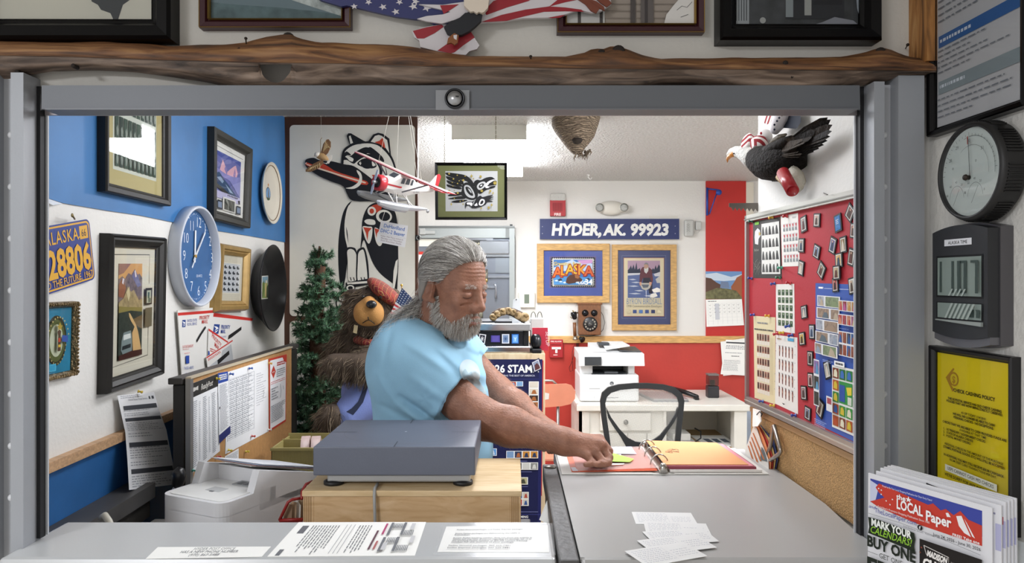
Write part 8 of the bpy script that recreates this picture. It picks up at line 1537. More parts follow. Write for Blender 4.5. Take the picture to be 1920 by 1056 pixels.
# chrome machine
r = thing('chrome_machine', 'vintage chrome machine with a black panel of stamps on the wooden cabinet', 'machine', at(930,662, yc+.15)); chm = mat('#c3c5c9',.14, metal=1.0, bump=.04, bscale=10); X = lambda px_: at(px_,600, yc).x; Zp = lambda py_: at(900, py_, yc).z
mb = MB(); mb.box((X(820), yc+.02, zc),(X(996), yc+.34, Zp(650)), chm,.006); mb.build('base', r); mb = MB(); mb.box((X(830), yc+.07, Zp(652)),(X(992), yc+.32, Zp(620)), mat('#1b1b1d',.4),.004); bo = mb.build('body', r)
mb = MB(); mb.box((X(826), yc+.03, Zp(622)),(X(996), yc+.34, Zp(607)), chm,.005); mb.box((X(830), yc+.05, Zp(607)),(X(960), yc+.30, Zp(604)), mat('#26262a',.3)); mb.build('top_plate', r)
q = Quad(*[at(*p, yc+.045) for p in ((830,620),(982,620),(982,650),(830,650))]); mb = moulding(q,.006,.02, chm); mb.build('panel_rim', r); mb = MB(); q = Quad(*[at(*p, yc+.052) for p in ((832,622),(980,622),(980,648),(832,648))]); q.sheet(.01, mat('#12131a',.3), mb); pn_ = mb.build('black_panel', r)
for k,(x, w_, c1, c2) in enumerate(((887,8, '#d9dadc', '#2a3050'),(904,13, '#d9dadc', '#1d2230'),(929,17, '#4a3f8e', '#5a50a0'),(948,14, '#d0d4dc', '#7a90b0'),(966,13, '#2f6ab8', '#6aa0d8'))):
    c_ = at(x,635.5, yc+.04); hw = w_/F*yc/2; hh = .022 if k != 2 else .016; t = .15 if k == 1 else 0; ux = V((math.cos(t),0, math.sin(t)*-1)); vz = V((math.sin(t),0, math.cos(t))); q = Quad(c_-ux*hw+vz*hh, c_+ux*hw+vz*hh, c_+ux*hw-vz*hh, c_-ux*hw-vz*hh); mb = MB(); q.sheet(.001, ink(c1), mb); q.rect(mb,.14,.1,.86,.9, ink(c2)); 
    if k in (1,3): [q.stroke(mb,[(.5-.28*math.cos(a),.5-.28*math.sin(a)),(.5+.28*math.cos(a),.5+.28*math.sin(a))],.002, ink('#e4e6ea' if k == 1 else '#33507a')) for a in np.linspace(0, math.pi,5)[:-1]]
    if k == 4: q.poly(mb,[(.25,.3),(.5,.4),(.75,.3),(.6,.5),(.55,.75),(.45,.75),(.4,.5)], ink('#bcd6ee'))
    mb.build('stamp_decal', label=['half hidden stamp card on the chrome machine', 'white-rayed dark stamp card on the chrome machine', 'plain violet card on the chrome machine', 'pale snowflake stamp card on the chrome machine', 'bright blue stamp card on the chrome machine'][k], cat='stamp card', group='stamp cards on the chrome machine')
# jaw fossil
jr = thing('fossil_jaw', 'tan fossil jaw with big knobbed teeth on the chrome machine', 'fossil', at(955,605, yc+.1)); m_jaw = mat('#8f7448',.7, bump=.8, bscale=60, var=.5, vscale=30); m_td = mat('#b59a6e',.65, bump=.9, bscale=70, var=.6, vscale=50)
mb = MB(); mb.tube([at(x, y, yc+.10-.0) for x, y in ((922,598),(928,591),(938,585),(950,583),(962,586),(974,592),(984,598),(988,600))],[.016,.02,.02,.018,.02,.022,.022,.01], mat('#4a3626',.8, bump=.8, bscale=60),12); mb.build('bone', jr)
for x, y, rr_ in ((925,595,.019),(933,589,.018),(943,585,.019),(953,583,.018),(962,586,.017),(972,592,.020),(983,595,.024)): mb = MB(); c_ = at(x, y, yc+.085); mb.ell(c_,(rr_, rr_*.8, rr_*.95), m_td, nu=14, nv=9); mb.ell(c_+V((rr_*.3*((x % 3)-1),-rr_*.55, rr_*.3)),(rr_*.6, rr_*.45, rr_*.4), m_jaw, Matrix.Rotation(x*.7,3, 'Y'),10,6); mb.build('tooth', jr)
mb = MB(); mb.prism([at(962,562, yc+.2), at(975,560, yc+.2), at(977,583, yc+.2), at(966,596, yc+.2), at(961,583, yc+.2)],(0,.02,0), film_mat('#d9dde0',.6,.2)); mb.tube([at(968,563, yc+.2), at(968,561, yc+.19)],.002, BLACK,6); mb.prism([at(955,597, yc+.2), at(985,597, yc+.2), at(985,606, yc+.2), at(955,606, yc+.2)],(0,.03,0), film_mat('#d9dde0',.6,.2)); mb.build('clear_stand', label='clear plastic card stand behind the fossil jaw', cat='stand')
mb = MB(); mb.box((X(997), yc+.15, Zp(663)),(X(1022), yc+.30, Zp(601)), mat('#b9b8b4',.5),.003); bx_ = mb.build('card_box', label='gray box beside the chrome machine with two wire hoops', cat='box')
for k, x in enumerate((1000,1012)): mb = MB(); mb.tube([at(x+4.5*math.cos(t),596-11*math.sin(t), yc+.2) for t in np.linspace(0, math.pi,10)],.002, mat('#5a5c5a',.3, metal=.7),6); mb.build('wire_hoop', bx_)
q = Quad(*[at(*p, yc+.06) for p in ((998,615),(1027,615),(1028,658),(999,656))]); mb = MB(); mb.prism(q.c,(0,.02,0), mat('#a81f34',.5)); q.text(mb, 'SETUP',.86,.16,.018, ink('#e0c0c4'), al='l', rot=-math.pi/2, off=.0006); mb.build('red_folder', label='crimson folder standing at the right end of the chrome machine', cat='folder')
mb = MB(); c_ = at(1005,645, yc+.03); mb.lathe([(.0,-.018),(.026,-.018),(.034,-.012),(.034,.012),(.026,.018),(0,.018)], c_+V((0,0,.012)),(1,.3,0), mat('#2a2a2e',.25, metal=.4),24); mb.box((c_.x-.022, c_.y-.03, zc),(c_.x+.026, c_.y+.05, zc+.022), BLACK,.006); mb.build('tape_dispenser', label='glossy black rounded dispenser at the front edge of the wooden cabinet', cat='dispenser')
# ---------------------------------------------------------------- soft bodies from smooth distance fields
def cap(P, a, b, ra, rb):
    a = np.array(a); d = np.array(b)-a; t = np.clip(((P-a)@d)/(d@d),0,1); return np.linalg.norm(P-a-t[:, None]*d, axis=1)-(ra+(rb-ra)*t)
def elp(P, c, r):
    q = P-np.array(c); r = np.array(r); k0 = np.linalg.norm(q/r, axis=1)+1e-9; return k0*(k0-1)/(np.linalg.norm(q/(r*r), axis=1)+1e-9)
def sm(k, *ds):
    a = ds[0]
    for b in ds[1:]: h = np.clip(.5+.5*(b-a)/k,0,1); a = b*(1-h)+a*h-k*h*(1-h)
    return a
def snet(fn, lo, hi, h, m):
    """surface nets over the blocks near the surface"""
    lo = np.array(lo, float); nb = np.ceil((np.array(hi)-lo)/(8*h)).astype(int); B = np.stack(np.meshgrid(*[np.arange(n) for n in nb], indexing='ij'),-1).reshape(-1,3)
    B = B[np.abs(fn(lo+(B*8+4)*h)) < 8*h*1.5]; loc = np.stack(np.meshgrid(*[np.arange(9)]*3, indexing='ij'),-1).reshape(-1,3)
    D = np.concatenate([fn((lo+(b[:, None]*8+loc)*h).reshape(-1,3)) for b in np.array_split(B, max(1, len(B)//150))]).reshape(-1,9,9,9)
    of = np.array([(i, j, k) for i in (0,1) for j in (0,1) for k in (0,1)]); C = np.stack([D[:, i:i+8, j:j+8, k:k+8] for i, j, k in of],-1); s = C < 0; act = s.any(-1) & ~s.all(-1)
    w = np.argwhere(act); v = C[act]; g = B[w[:,0]]*8+w[:,1:]; acc = np.zeros((len(v),3)); n = np.zeros(len(v))
    for a in range(8):
        for b in range(a+1,8):
            if np.abs(of[a]-of[b]).sum() == 1:
                x = (v[:, a] < 0) != (v[:, b] < 0); t = v[x, a]/(v[x, a]-v[x, b]); acc[x] += of[a]+t[:, None]*(of[b]-of[a]); n[x] += 1
    pos = lo+(g+acc/n[:, None])*h; N = nb*8+2; lid = lambda q: (q[:,0]*N[1]+q[:,1])*N[2]+q[:,2]
    ids = lid(g); o = np.argsort(ids); si = ids[o]; F_ = []
    for ax in range(3):
        e = np.eye(3, dtype=int); u, w2 = e[(ax+1) % 3], e[(ax+2) % 3]; c1 = 1 << (2-ax); x = (v[:,0] < 0) != (v[:, c1] < 0); q = g[x]; fl = v[x,0] < 0; qs_ = []; ok = np.ones(len(q), bool)
        for dlt in (0*u, u, u+w2, w2):
            t = lid(q-dlt); k = np.clip(np.searchsorted(si, t),0, len(si)-1); ok &= si[k] == t; qs_.append(o[k])
        Q = np.stack(qs_,1); Q[~fl] = Q[~fl][:, ::-1]; F_.append(Q[ok])
    mb = MB(); mb.add(pos.tolist(), np.concatenate(F_).tolist(), m, True); return mb, pos
def grad(fn, P, e=.002): return np.stack([fn(P+np.eye(3)[i]*e)-fn(P-np.eye(3)[i]*e) for i in range(3)],1)
def unit(a): return a/(np.linalg.norm(a, axis=1)[:, None]+1e-9)
def strands(mb, fn, roots, dfield, L, seg, w, mats, lift0=.002, lift1=.01, wav=.0, seed=1, free=False):
    """thin tapering hairs that follow a surface"""
    rg = np.random.default_rng(seed); P = roots.copy(); n = len(P); L = L*(.6+.6*rg.random(n)); ph = rg.random(n)*6.28; pts = [P.copy()]
    for i in range(seg):
        G = unit(grad(fn, P)); d = dfield(P, G, i/seg)
        if not free: d = d-G*(d*G).sum(1)[:, None]
        d = unit(d); sd = np.cross(d, G); P = P+(d+sd*(wav*np.sin(ph+i*1.9))[:, None])*(L/seg)[:, None]
        if not free: tgt = lift0+(lift1-lift0)*(.3+.7*((ph*7) % 1))*min(1,(i+1)/seg*1.6); P = P-G*(fn(P)-tgt)[:, None]
        pts.append(P.copy())
    A_ = np.stack(pts,1); t = unit(A_[:,-1]-A_[:,0]); sd = unit(np.cross(t, rg.normal(size=(n,3)))); k = seg+1; wd = w*(1-np.linspace(0,.8, k)); vs = np.concatenate([A_-sd[:, None]*wd[None, :, None], A_+sd[:, None]*wd[None, :, None]],1).reshape(-1,3)
    for mi in range(len(mats)):
        sel = np.arange(mi, n, len(mats)); f = []
        for j in range(seg): b0 = sel*2*k+j; f.append(np.stack([b0, b0+1, b0+k+1, b0+k],1))
        f = np.concatenate(f)+len(mb.v); i_ = mb.mi(mats[mi]); mb.f.extend(map(tuple, f.tolist())); mb.m += [i_]*len(f); mb.sm += [True]*len(f)
    mb.v.extend(map(tuple, vs.tolist()))
A3 = lambda x, y, d: np.array(at(x, y, d))
# ---------------------------------------------------------------- the man
HC = A3(847,541,2.12); HS = 1.07; f0 = np.array([.81,-.59,0]); f0 /= np.linalg.norm(f0); pt = math.radians(12); hf = f0*math.cos(pt)-np.array([0,0,1])*math.sin(pt); hl = np.cross([0,0,1], f0); hu = np.cross(hf, hl); HR = np.stack([hf, hl, hu],1)
def hloc(P): return (P-HC)@HR/HS
def hw(x, y, z): return HC+HR@(np.array([x, y, z])*HS)
def head(P):
    q = hloc(P); m = q.copy(); m[:,1] = np.abs(m[:,1])
    d = sm(.025, elp(m,(.0,0,.045),(.092,.077,.088)), elp(m,(.042,0,-.02),(.055,.060,.085)), elp(m,(.052,0,-.085),(.045,.046,.034)), elp(m,(.02,0,-.06),(.05,.062,.045)))
    d = sm(.012, d, cap(m,(.086,.0,.024),(.076,.042,.022),.011,.010), elp(m,(.064,.046,-.018),(.022,.02,.024)))
    d = -sm(.012,-d, elp(m,(.103,.034,-.002),(.018,.017,.013)))
    d = sm(.006, d, elp(m,(.0785,.034,.001),(.0160,.0175,.0115)))
    d = sm(.003, d, elp(m,(.0765,.036,-.0165),(.0125,.018,.0075))); d = -sm(.003,-d, cap(m,(.096,.019,.0125),(.080,.052,.0105),.0032,.0028)); d = -sm(.003,-d, cap(m,(.094,.020,-.0225),(.080,.050,-.0265),.0035,.003))
    d = sm(.009, d, cap(m,(.091,0,.016),(.111,0,-.026),.0085,.012), elp(m,(.109,0,-.031),(.014,.012,.011)), elp(m,(.099,.013,-.034),(.013,.010,.010)))
    d = sm(.006, d, elp(m,(.098,0,-.062),(.012,.021,.0055)), elp(m,(.096,0,-.073),(.012,.018,.006)))
    ear = sm(.006, elp(m-np.array([-.012,.078,-.004])-np.array([0,.008,0])*0,(0,0,0),(.020,.009,.033)), cap(m,(.003,.074,-.032),(-.004,.079,-.03),.008,.007)); ear = -sm(.004,-ear, elp(m,(-.008,.0885,.002),(.011,.008,.021))); rim = np.hypot(np.hypot((m[:,0]+.013)/1.0,(m[:,2]+.0)*.62)-.0195,(m[:,1]-.084))-.0045
    d = sm(.007, d, ear); d = sm(.004, d, np.where(m[:,0] < .006, rim,.05))
    fr = np.exp(-((m[:,0]-.085)/.03)**2-((m[:,2]-.062)/.022)**2); d = d+fr*.0011*np.sin(m[:,2]*640+2*np.sin(m[:,1]*40)); cf = np.exp(-((m[:,0]-.058)/.02)**2-((m[:,1]-.058)/.02)**2-((m[:,2]-.004)/.016)**2); d = d+cf*.0008*np.sin((m[:,2]*1.3-m[:,0]*.3)*900)
    return d*HS
W_ = lambda *a: [A3(*p) for p in a]
shR, elR, wrR = W_((776,684,2.08),(905,786,2.0),(1058,828,1.905)); shL, elL, wrL = W_((846,652,2.34),(934,738,2.33),(1030,812,2.15)); nk0 = hw(-.025,0,-.06); nk1 = A3(792,655,2.2)
PG = CTZ+.0235
def tipz(p, r): p = p.copy(); p[2] = max(p[2], PG+r*.8-.004); return p
FG = []
for mc, pi, di, ti, r0 in (((1124,823,1.915),(1142,846,1.90),(1139,863,1.885),(1131,873,1.872),.0108),((1126,836,1.89),(1142,858,1.872),(1140,872,1.855),(1134,879,1.845),.011),((1116,847,1.872),(1131,868,1.855),(1127,877,1.845),(1118,881,1.84),.0105),((1101,855,1.862),(1111,873,1.85),(1107,880,1.843),(1098,882,1.838),.0092)): FG.append(([A3(*mc), tipz(A3(*pi),.012), tipz(A3(*di),.009), tipz(A3(*ti),.008)], r0))
TH = [A3(1078,826,1.93), A3(1100,838,1.945), A3(1118,858,1.925), tipz(A3(1127,872,1.895),.009)]
FL = [([A3(1030+4*k,832-2*k,2.10+.012*k), A3(1030+5*k,842,2.075+.012*k), A3(1030+5*k,847,2.06+.010*k)],.0095) for k in range(4)]
def arms(P):
    d = sm(.03, cap(P, shR, elR,.070,.054), cap(P, elR, elR+(wrR-elR)*.35,.053,.051), cap(P, elR+(wrR-elR)*.35, wrR,.051,.033)); hb = cap(P, wrR, FG[1][0][0],.030,.019)
    for fg, r0 in FG: hb = sm(.013, hb, cap(P, wrR+(fg[0]-wrR)*.25, fg[0],.020, r0*1.18))
    hb = sm(.014, hb, cap(P, TH[0], TH[1],.019,.014)); d = sm(.03, d, hb)
    for fg, r0 in FG:
        fd = sm(.004, cap(P, fg[0], fg[1], r0*1.12, r0*.98), cap(P, fg[1], fg[2], r0, r0*.88), cap(P, fg[2], fg[3], r0*.88, r0*.72)); d = sm(.0045, d, fd)
    d = sm(.006, d, sm(.004, cap(P, TH[1], TH[2],.0125,.0112), cap(P, TH[2], TH[3],.011,.0082)))
    for k in range(4): d = sm(.006, d, cap(P, wrR+(FG[k][0][0]-wrR)*.35+np.array([0,-.006,.0145]), FG[k][0][0]+np.array([0,-.004,.004]),.003,.004))
    l = sm(.03, cap(P, shL, elL,.064,.050), cap(P, elL, elL+(wrL-elL)*.35,.049,.047), cap(P, elL+(wrL-elL)*.35, wrL,.047,.031), cap(P, wrL, FL[1][0][0],.028,.020))
    for fg, r0 in FL: l = sm(.006, l, cap(P, fg[0], fg[1], r0*1.1, r0), cap(P, fg[1], fg[2], r0, r0*.8))
    l = sm(.008, l, cap(P, A3(1026,826,2.12), A3(1020,842,2.09),.012,.009)); return np.minimum(d, l)
CHc, BEc = A3(806,705,2.21), A3(812,812,2.21)
def torso(P, g=0.0): return sm(.09, elp(P, CHc, np.array([.155,.20,.17])+g), elp(P, BEc, np.array([.165,.185,.19])+g), elp(P, A3(765,675,2.22), np.array([.09,.17,.12])+g), cap(P, shR+np.array([-.02,.04,.015]), shL+np.array([-.02,-.03,.015]),.07+g,.07+g), cap(P, BEc-np.array([0,0,.1]), BEc-np.array([0,0,.33]),.15+g,.145+g))
def skin(P): return sm(.03, sm(.022, head(P), cap(P, nk0, nk1,.062,.072)), torso(P,-.05), arms(P))
m_skin = mat('#966a56',.5, var=.34, vscale=45, bump=.22, bscale=170, sub=.05, dark=.7, spec=.35)
pr = thing('person', 'gray-bearded person in a light blue t-shirt bending over the open binder on the counter', 'person',(-.30,2.2,0))
bmb, bpos = snet(skin,(-.52,1.78, EYE-.75),(.32,2.56, EYE+.19),.0029, m_skin)
# legs are covered by the jeans
bo = bmb.build('body', pr)
FOLD = [(757,738,838,790,-.006,.010),(752,752,815,800,.005,.012),(770,640,870,700,.0035,.013),(800,640,905,735,-.0035,.012),(830,655,912,720,.003,.010),(712,700,760,770,.003,.014),(720,760,790,790,-.003,.012),(780,700,850,745,.003,.012),(735,610,725,700,-.0025,.012),(860,650,905,690,-.003,.009),(800,780,850,740,.003,.011)]
def shirt(P):
    hem = A3(850,757,2.04); ax = (elR-shR)/np.linalg.norm(elR-shR); hl2 = A3(882,688,2.32); ax2 = (elL-shL)/np.linalg.norm(elL-shL)
    sr = np.maximum(cap(P, shR, elR+(elR-shR)*.2,.100,.084),(P-hem)@ax); sr = np.maximum(sr,-np.maximum(cap(P, shR, elR+(elR-shR)*.2,.086,.070),-((P-hem)@ax+.022))); sl = np.maximum(cap(P, shL, elL,.086,.074),(P-hl2)@ax2)
    d = sm(.035, torso(P,.012), sr); d = sm(.03, d, sl); q = P-A3(800,745,2.0); rr = np.linalg.norm(q, axis=1); an = np.arctan2(q[:,2], q[:,0])
    d = d+.0016*np.exp(-(rr/.2)**2)*np.sin(an*5+rr*30)*np.clip(rr/.08,0,1)+.0022*np.sin(P[:,2]*34+P[:,0]*20+2.2*np.sin(P[:,1]*9+P[:,0]*7))*np.exp(-((P[:,2]-(EYE-.33))/.16)**2)
    for (xa, ya, xb, yb_, am, wd) in FOLD: u = np.array([xb-xa,-(yb_-ya)])/F*2.06; q0 = np.array([(xa-960)/F*2.06, EYE+(525-ya)/F*2.06]); e = P[:,[0,2]]-q0; t = np.clip(e@u/(u@u),0,1); dd = np.linalg.norm(e-t[:, None]*u, axis=1); d = d-1.9*am*np.exp(-(dd/wd)**2)*(.35+.65*np.sin(np.pi*np.clip(t*.9+.05,0,1)))
    sp_ = cap(P, shR+np.array([-.03,.02,.10]), shR+np.array([-.02,-.08,-.10]),.001,.001); d = d-.0018*np.exp(-(sp_/.006)**2)
    d = np.maximum(d,-cap(P, nk0, nk1+(nk1-nk0)*.05,.066,.076)); d = np.maximum(d,-elp(P, A3(862,632,2.10),(.05,.05,.035))); return np.maximum(d, EYE-.70-P[:,2])
m_sh = mat('#8db9d2',.85, var=.10, vscale=14, bump=.10, bscale=420, name='blue_jersey', dark=.75)
smb, spos = snet(shirt,(-.55,1.85, EYE-.72),(.08,2.56, EYE-.08),.0036, m_sh); so = smb.build('t_shirt', pr)
# faded print on the chest
def onto(fn, P, it=6, off=.0012):
    for _ in range(it): P = P-unit(grad(fn, P))*(fn(P)-off)[:, None]
    return P
def decal(mb, fn, ctr, ux, uz, pts2, m, n=10, off=.0012):
    vs = [np.array(ctr)]+[np.array(ctr)+np.array(ux)*x*s_+np.array(uz)*z*s_ for s_ in np.linspace(1/n,1, n) for x, z in pts2]; vs = onto(fn, np.array(vs), off=off); k = len(pts2)
    fs = [(0,1+i,1+(i+1) % k) for i in range(k)]+[(1+r_*k+i,1+(r_+1)*k+i,1+(r_+1)*k+(i+1) % k,1+r_*k+(i+1) % k) for r_ in range(n-1) for i in range(k)]; mb.add(vs.tolist(), fs, m, True)
def onpx(fn, pts, off=.0015):
    d = np.array([ray(x, y) for x, y in pts]); t = np.full(len(d),1.55)
    for _ in range(60): t = t+np.clip((fn(np.array(CAM)+d*t[:, None])-off)*.8,-.02,.05)
    return np.array(CAM)+d*t[:, None]
mb = MB()
def decal(ctr, out, m, off, n=8): k = len(out); vs = onpx(shirt,[ctr]+[(ctr[0]+(x-ctr[0])*r_/n, ctr[1]+(y-ctr[1])*r_/n) for r_ in range(1, n+1) for x, y in out], off); mb.add(vs.tolist(),[(0,1+i,1+(i+1) % k) for i in range(k)]+[(1+r_*k+i,1+r_*k+k+i,1+r_*k+k+(i+1) % k,1+r_*k+(i+1) % k) for r_ in range(n-1) for i in range(k)], m, True)
decal((881,697),[(881+19*math.cos(t)+4*math.sin(t),697+23*math.sin(t)) for t in np.linspace(0,6.283,33)[:-1]], mat('#aebfc6',.85),.0025)
decal((884,712), S([(866,705),(872,692),(878,700),(884,697),(888,706),(900,716),(908,735),(896,732),(880,722)]), mat('#93a9b4',.85),.0036)
decal((901,735), S([(892,718),(905,724),(913,742),(912,764),(905,762),(897,742)]), mat('#a8b8be',.85),.0030); mb.build('chest_print', so)
jn = lambda P: sm(.05, elp(P,(-.26,2.21,.86),(.16,.19,.16)), cap(P,(-.26,2.10,.84),(-.26,2.10,.10),.095,.07), cap(P,(-.26,2.32,.84),(-.26,2.32,.10),.095,.07))
jb, _ = snet(jn,(-.5,1.9,.0),(.0,2.5,1.1),.012, mat('#2c3a55',.8, var=.2)); jb.build('jeans', pr)
for y in (2.10,2.32): sb, _ = snet(lambda P: np.maximum(sm(.03, elp(P,(-.20, y,.05),(.14,.05,.05)), elp(P,(-.26, y,.08),(.07,.05,.07))),.002-P[:,2]),(-.4, y-.1,-.01),(0, y+.1,.2),.008, mat('#2b2622',.6)); sb.build('shoe', pr)
# hair and beard
HG = [mat('#c9c5be',.55), mat('#a9a49d',.55), mat('#85807a',.55), mat('#dcd9d3',.55), mat('#6b6661',.55)]
rg = np.random.default_rng(4); hp = bpos[np.abs(head(bpos)) < .004]; ql = hloc(hp)
scalp = (ql[:,2] > np.interp(ql[:,0],[-.1,-.06,-.03,-.014,.012,.03,.05,.075,.1],[-.075,-.07,-.05,.024,.012,.030,.062,.088,.1])) & ~((np.abs(ql[:,1]) > .074) & (ql[:,2] < .03) & (ql[:,0] > -.035)) & ~((np.abs(ql[:,1]) > .066) & (ql[:,2] < .048) & (np.abs(ql[:,0]+.012) < .034))
hair = lambda P: np.maximum(head(P)-.007,-.5*(hloc(P)[:,2]-np.interp(hloc(P)[:,0],[-.1,-.06,-.03,-.014,.012,.03,.05,.075,.1],[-.08,-.075,-.055,.028,.018,.036,.068,.094,.11])))
hmb, _ = snet(hair, HC-.2, HC+.2,.0035, HG[2])
def back(P, G, t): q = hloc(P); v = np.stack([-np.ones(len(q)),.25*np.sin(q[:,0]*30)-.2*q[:,1],-.25-2.2*np.clip(-q[:,0]-.02,0,.1)*5],1); return v@HR.T
rt = hp[scalp][rg.integers(0, scalp.sum(),5200)]; strands(hmb, head, rt+unit(grad(head, rt))*.004, back,.085,8,.0007, HG,.006,.017,.22,5)
fs_ = scalp & (ql[:,0] > .008); rt = hp[fs_][rg.integers(0, fs_.sum(),2600)]; strands(hmb, head, rt+unit(grad(head, rt))*.003, back,.05,7,.0006, HG,.007,.013,.25,15)
st_ = np.concatenate([np.array([A3(788,545,2.15), A3(782,560,2.17), A3(795,570,2.16)])[rg.integers(0,3,900)]+rg.normal(size=(900,3))*[.010,.022,.016]])
path = np.array([A3(800,566,2.16), A3(784,592,2.15), A3(757,613,2.13), A3(732,640,2.11), A3(718,676,2.13), A3(711,700,2.14)]); tb = MB(); hmb.tube(path.tolist(),[.024,.026,.030,.029,.022,.006], HG[2],12)
pd = lambda P: np.min(np.stack([cap(P, path[i], path[i+1],[.028,.032,.033,.030,.022,.006][i],[.028,.032,.033,.030,.022,.006][i+1]) for i in range(5)]),0)
def down(P, G, t): i = np.argmin(np.linalg.norm(P[:, None]-path[None, :-1], axis=2), axis=1); return unit(path[np.minimum(i+1,5)]-path[i])+.12*np.sin(P*400)
s0 = path[rg.integers(0,5,2400)]; s0 = s0+unit(rg.normal(size=s0.shape))*.03; strands(hmb, pd, onto(pd, s0,3,.002), down,.085,12,.0007, HG,.0,.026,1.1,9)
hmb.build('hair', pr)
chk = np.interp(ql[:,0],[-.02,.01,.03,.06,.078,.09,.11],[-.03,-.016,-.060,-.078,-.066,-.049,-.046]); brd = (ql[:,2] < chk) & (ql[:,0] > -.012) & (ql[:,2] > -.13) & ~((ql[:,0] > .094) & (ql[:,2] > -.080) & (ql[:,2] < -.062) & (np.abs(ql[:,1]) < .019)) & (np.abs(ql[:,1]) < .075) & (ql[:,0] < .112)
def beard_d(P, G, t): q = hloc(P); v = np.stack([.15-.6*(q[:,0] < .03), np.sign(q[:,1])*.2,-np.ones(len(q))],1); return v@HR.T+G*(.55-.35*t)
rb = hp[brd][rg.integers(0, brd.sum(),7000)]; mb = MB(); strands(mb, head, rb, beard_d,.019,6,.0006,[HG[0], HG[3], HG[1], HG[0], mat('#8d7b6c',.55)], wav=.5, seed=3, free=True); mb.build('beard', pr)
q2 = (np.abs(ql[:,1]) > .012) & (np.abs(ql[:,1]) < .046) & (np.abs(ql[:,2]-.026) < .006) & (ql[:,0] > .07); re_ = hp[q2]
for sd in (-1,1): mb = MB(); e_ = re_[hloc(re_)[:,1]*sd > 0]; strands(mb, head, e_[rg.integers(0, len(e_),150)], lambda P, G, t: (np.stack([np.zeros(len(P)), np.sign(hloc(P)[:,1]),-.5*np.ones(len(P))],1))@HR.T+G*.25,.008,3,.0004, HG[:2], seed=8, free=True); mb.build('eyebrow', pr)
def onray(P):
    t = np.zeros(len(P))
    for _ in range(40): t = t+np.clip(head(P-hf*t[:, None])*.7,-.01,.02)
    return P-hf*t[:, None]
mb = MB()
for sy in (-1,1):
    for zz, w0, m in ((-.0075,.0011, mat('#3a2420',.5)),(.0100,.0005, mat('#7a4a3c',.5))):
        ar = onray(np.array([hw(.14, sy*(.035+.0155*t), zz+.003*t*t*(1 if zz < 0 else -1)) for t in np.linspace(-1,1,11)])); mb.tube(ar.tolist(),[w0*.3]+[w0]*9+[w0*.3], m,6)
mb.build('eyelids', pr)
mb = MB(); ar = onto(head, np.array([hw(.11-.016*t*t,.021*t,-.0675-.003*t*t) for t in np.linspace(-1,1,9)]),5,.0); mb.tube(ar.tolist(),[.0008]+[.0016]*7+[.0008], mat('#6d3a34',.5),6); ar = onto(head, np.array([hw(.11-.016*t*t,.017*t,-.072-.001*t*t) for t in np.linspace(-1,1,9)]),5,.0005); mb.tube(ar.tolist(),[.001]+[.0032]*7+[.001], mat('#a05e52',.45),8); mb.build('lips', pr)
# arm hair
ap = bpos[(arms(bpos) < .003) & (bpos[:,0] > -.12) & (bpos[:,0] < .10)]; ra_ = ap[rg.integers(0, len(ap),1500)]; mb = MB(); strands(mb, skin, ra_, lambda P, G, t: G*.35+np.array([.8,-.2,-.35])*.9,.012,3,.00022,[mat('#8a6a50',.6), mat('#b09478',.6)], seed=6, free=True); mb.build('arm_hair', pr)
# ---------------------------------------------------------------- plush bear
yb = 2.78; r = thing('plush_bear', 'big brown plush bear in blue trousers and a red plaid cap sitting beside the tree', 'plush toy', A3(690,800, yb)); B3 = lambda x, y, d=0.0: A3(x, y, yb+d)
def bear(P): return sm(.03, elp(P, B3(697,588),(.105,.10,.108)), elp(P, B3(660,557,.02),(.03,.02,.032)), elp(P, B3(738,556,.02),(.03,.02,.032)), elp(P, B3(690,670,.03),(.12,.11,.13)), cap(P, B3(725,650,-.04), B3(680,688,-.13),.055,.05), cap(P, B3(680,688,-.13), B3(628,686,-.14),.05,.046), cap(P, B3(650,640,.0), B3(630,660,.02),.05,.045), cap(P, B3(640,775,-.10), B3(617,788,-.16),.05,.042), cap(P, B3(617,788,-.16), B3(618,780,-.17),.042,.038))
fm = [mat('#54463a',.9), mat('#74644f',.9), mat('#3c3128',.9), mat('#8d7b66',.9)]
bb_, bp_ = snet(bear,(-.95,2.5, EYE-.72),(-.35,3.0, EYE+.06),.008, fm[0]); bo = bb_.build('body', r)
mz = lambda P: np.minimum(elp(P, B3(690,586,-.10),(.056,.05,.054)), elp(P, B3(702,574,-.115),(.03,.03,.03))); vis = bp_[mz(bp_) > .006]
mb = MB(); rf = vis[np.random.default_rng(1).integers(0, len(vis),15000)]; strands(mb, bear, rf, lambda P, G, t: G*(.75-.5*t)+np.array([-.25,-.1,-.75])+.35*np.sin(P*130),.034,3,.0011, fm, seed=2, free=True); mb.build('fur', r)
msd = mat('#b98548',.8, bump=.3, bscale=300, var=.15); mf = lambda P: sm(.016, elp(P, B3(681,587,-.095),(.036,.046,.046)), elp(P, B3(702,588,-.095),(.036,.046,.046)), elp(P, B3(692,570,-.095),(.026,.04,.030)), elp(P, B3(690,598,-.09),(.028,.04,.026)))
mz_, _ = snet(mf, B3(690,587)-.2, B3(690,587)+.15,.004, msd); mo = mz_.build('muzzle', r)
mb = MB(); mb.ell(B3(696.5,571,-.140),(.020,.014,.0155), mat('#1a191c',.25, coat=.3)); mb.build('nose', mo); mb = MB(); mb.tube([B3(690,594,-.142), B3(691,600,-.138)],.0016, BLACK,6); mb.tube([B3(680,606,-.128), B3(686,602,-.136), B3(691,600,-.138), B3(697,603,-.136), B3(703,608,-.126)],.0016, BLACK,6); mb.build('mouth_stitch', mo)
for x in (681,714): mb = MB(); mb.ell(B3(x,557,-.094),.0075, mat('#140f0c',.15, coat=.4), nu=12, nv=8); mb.build('eye', r)
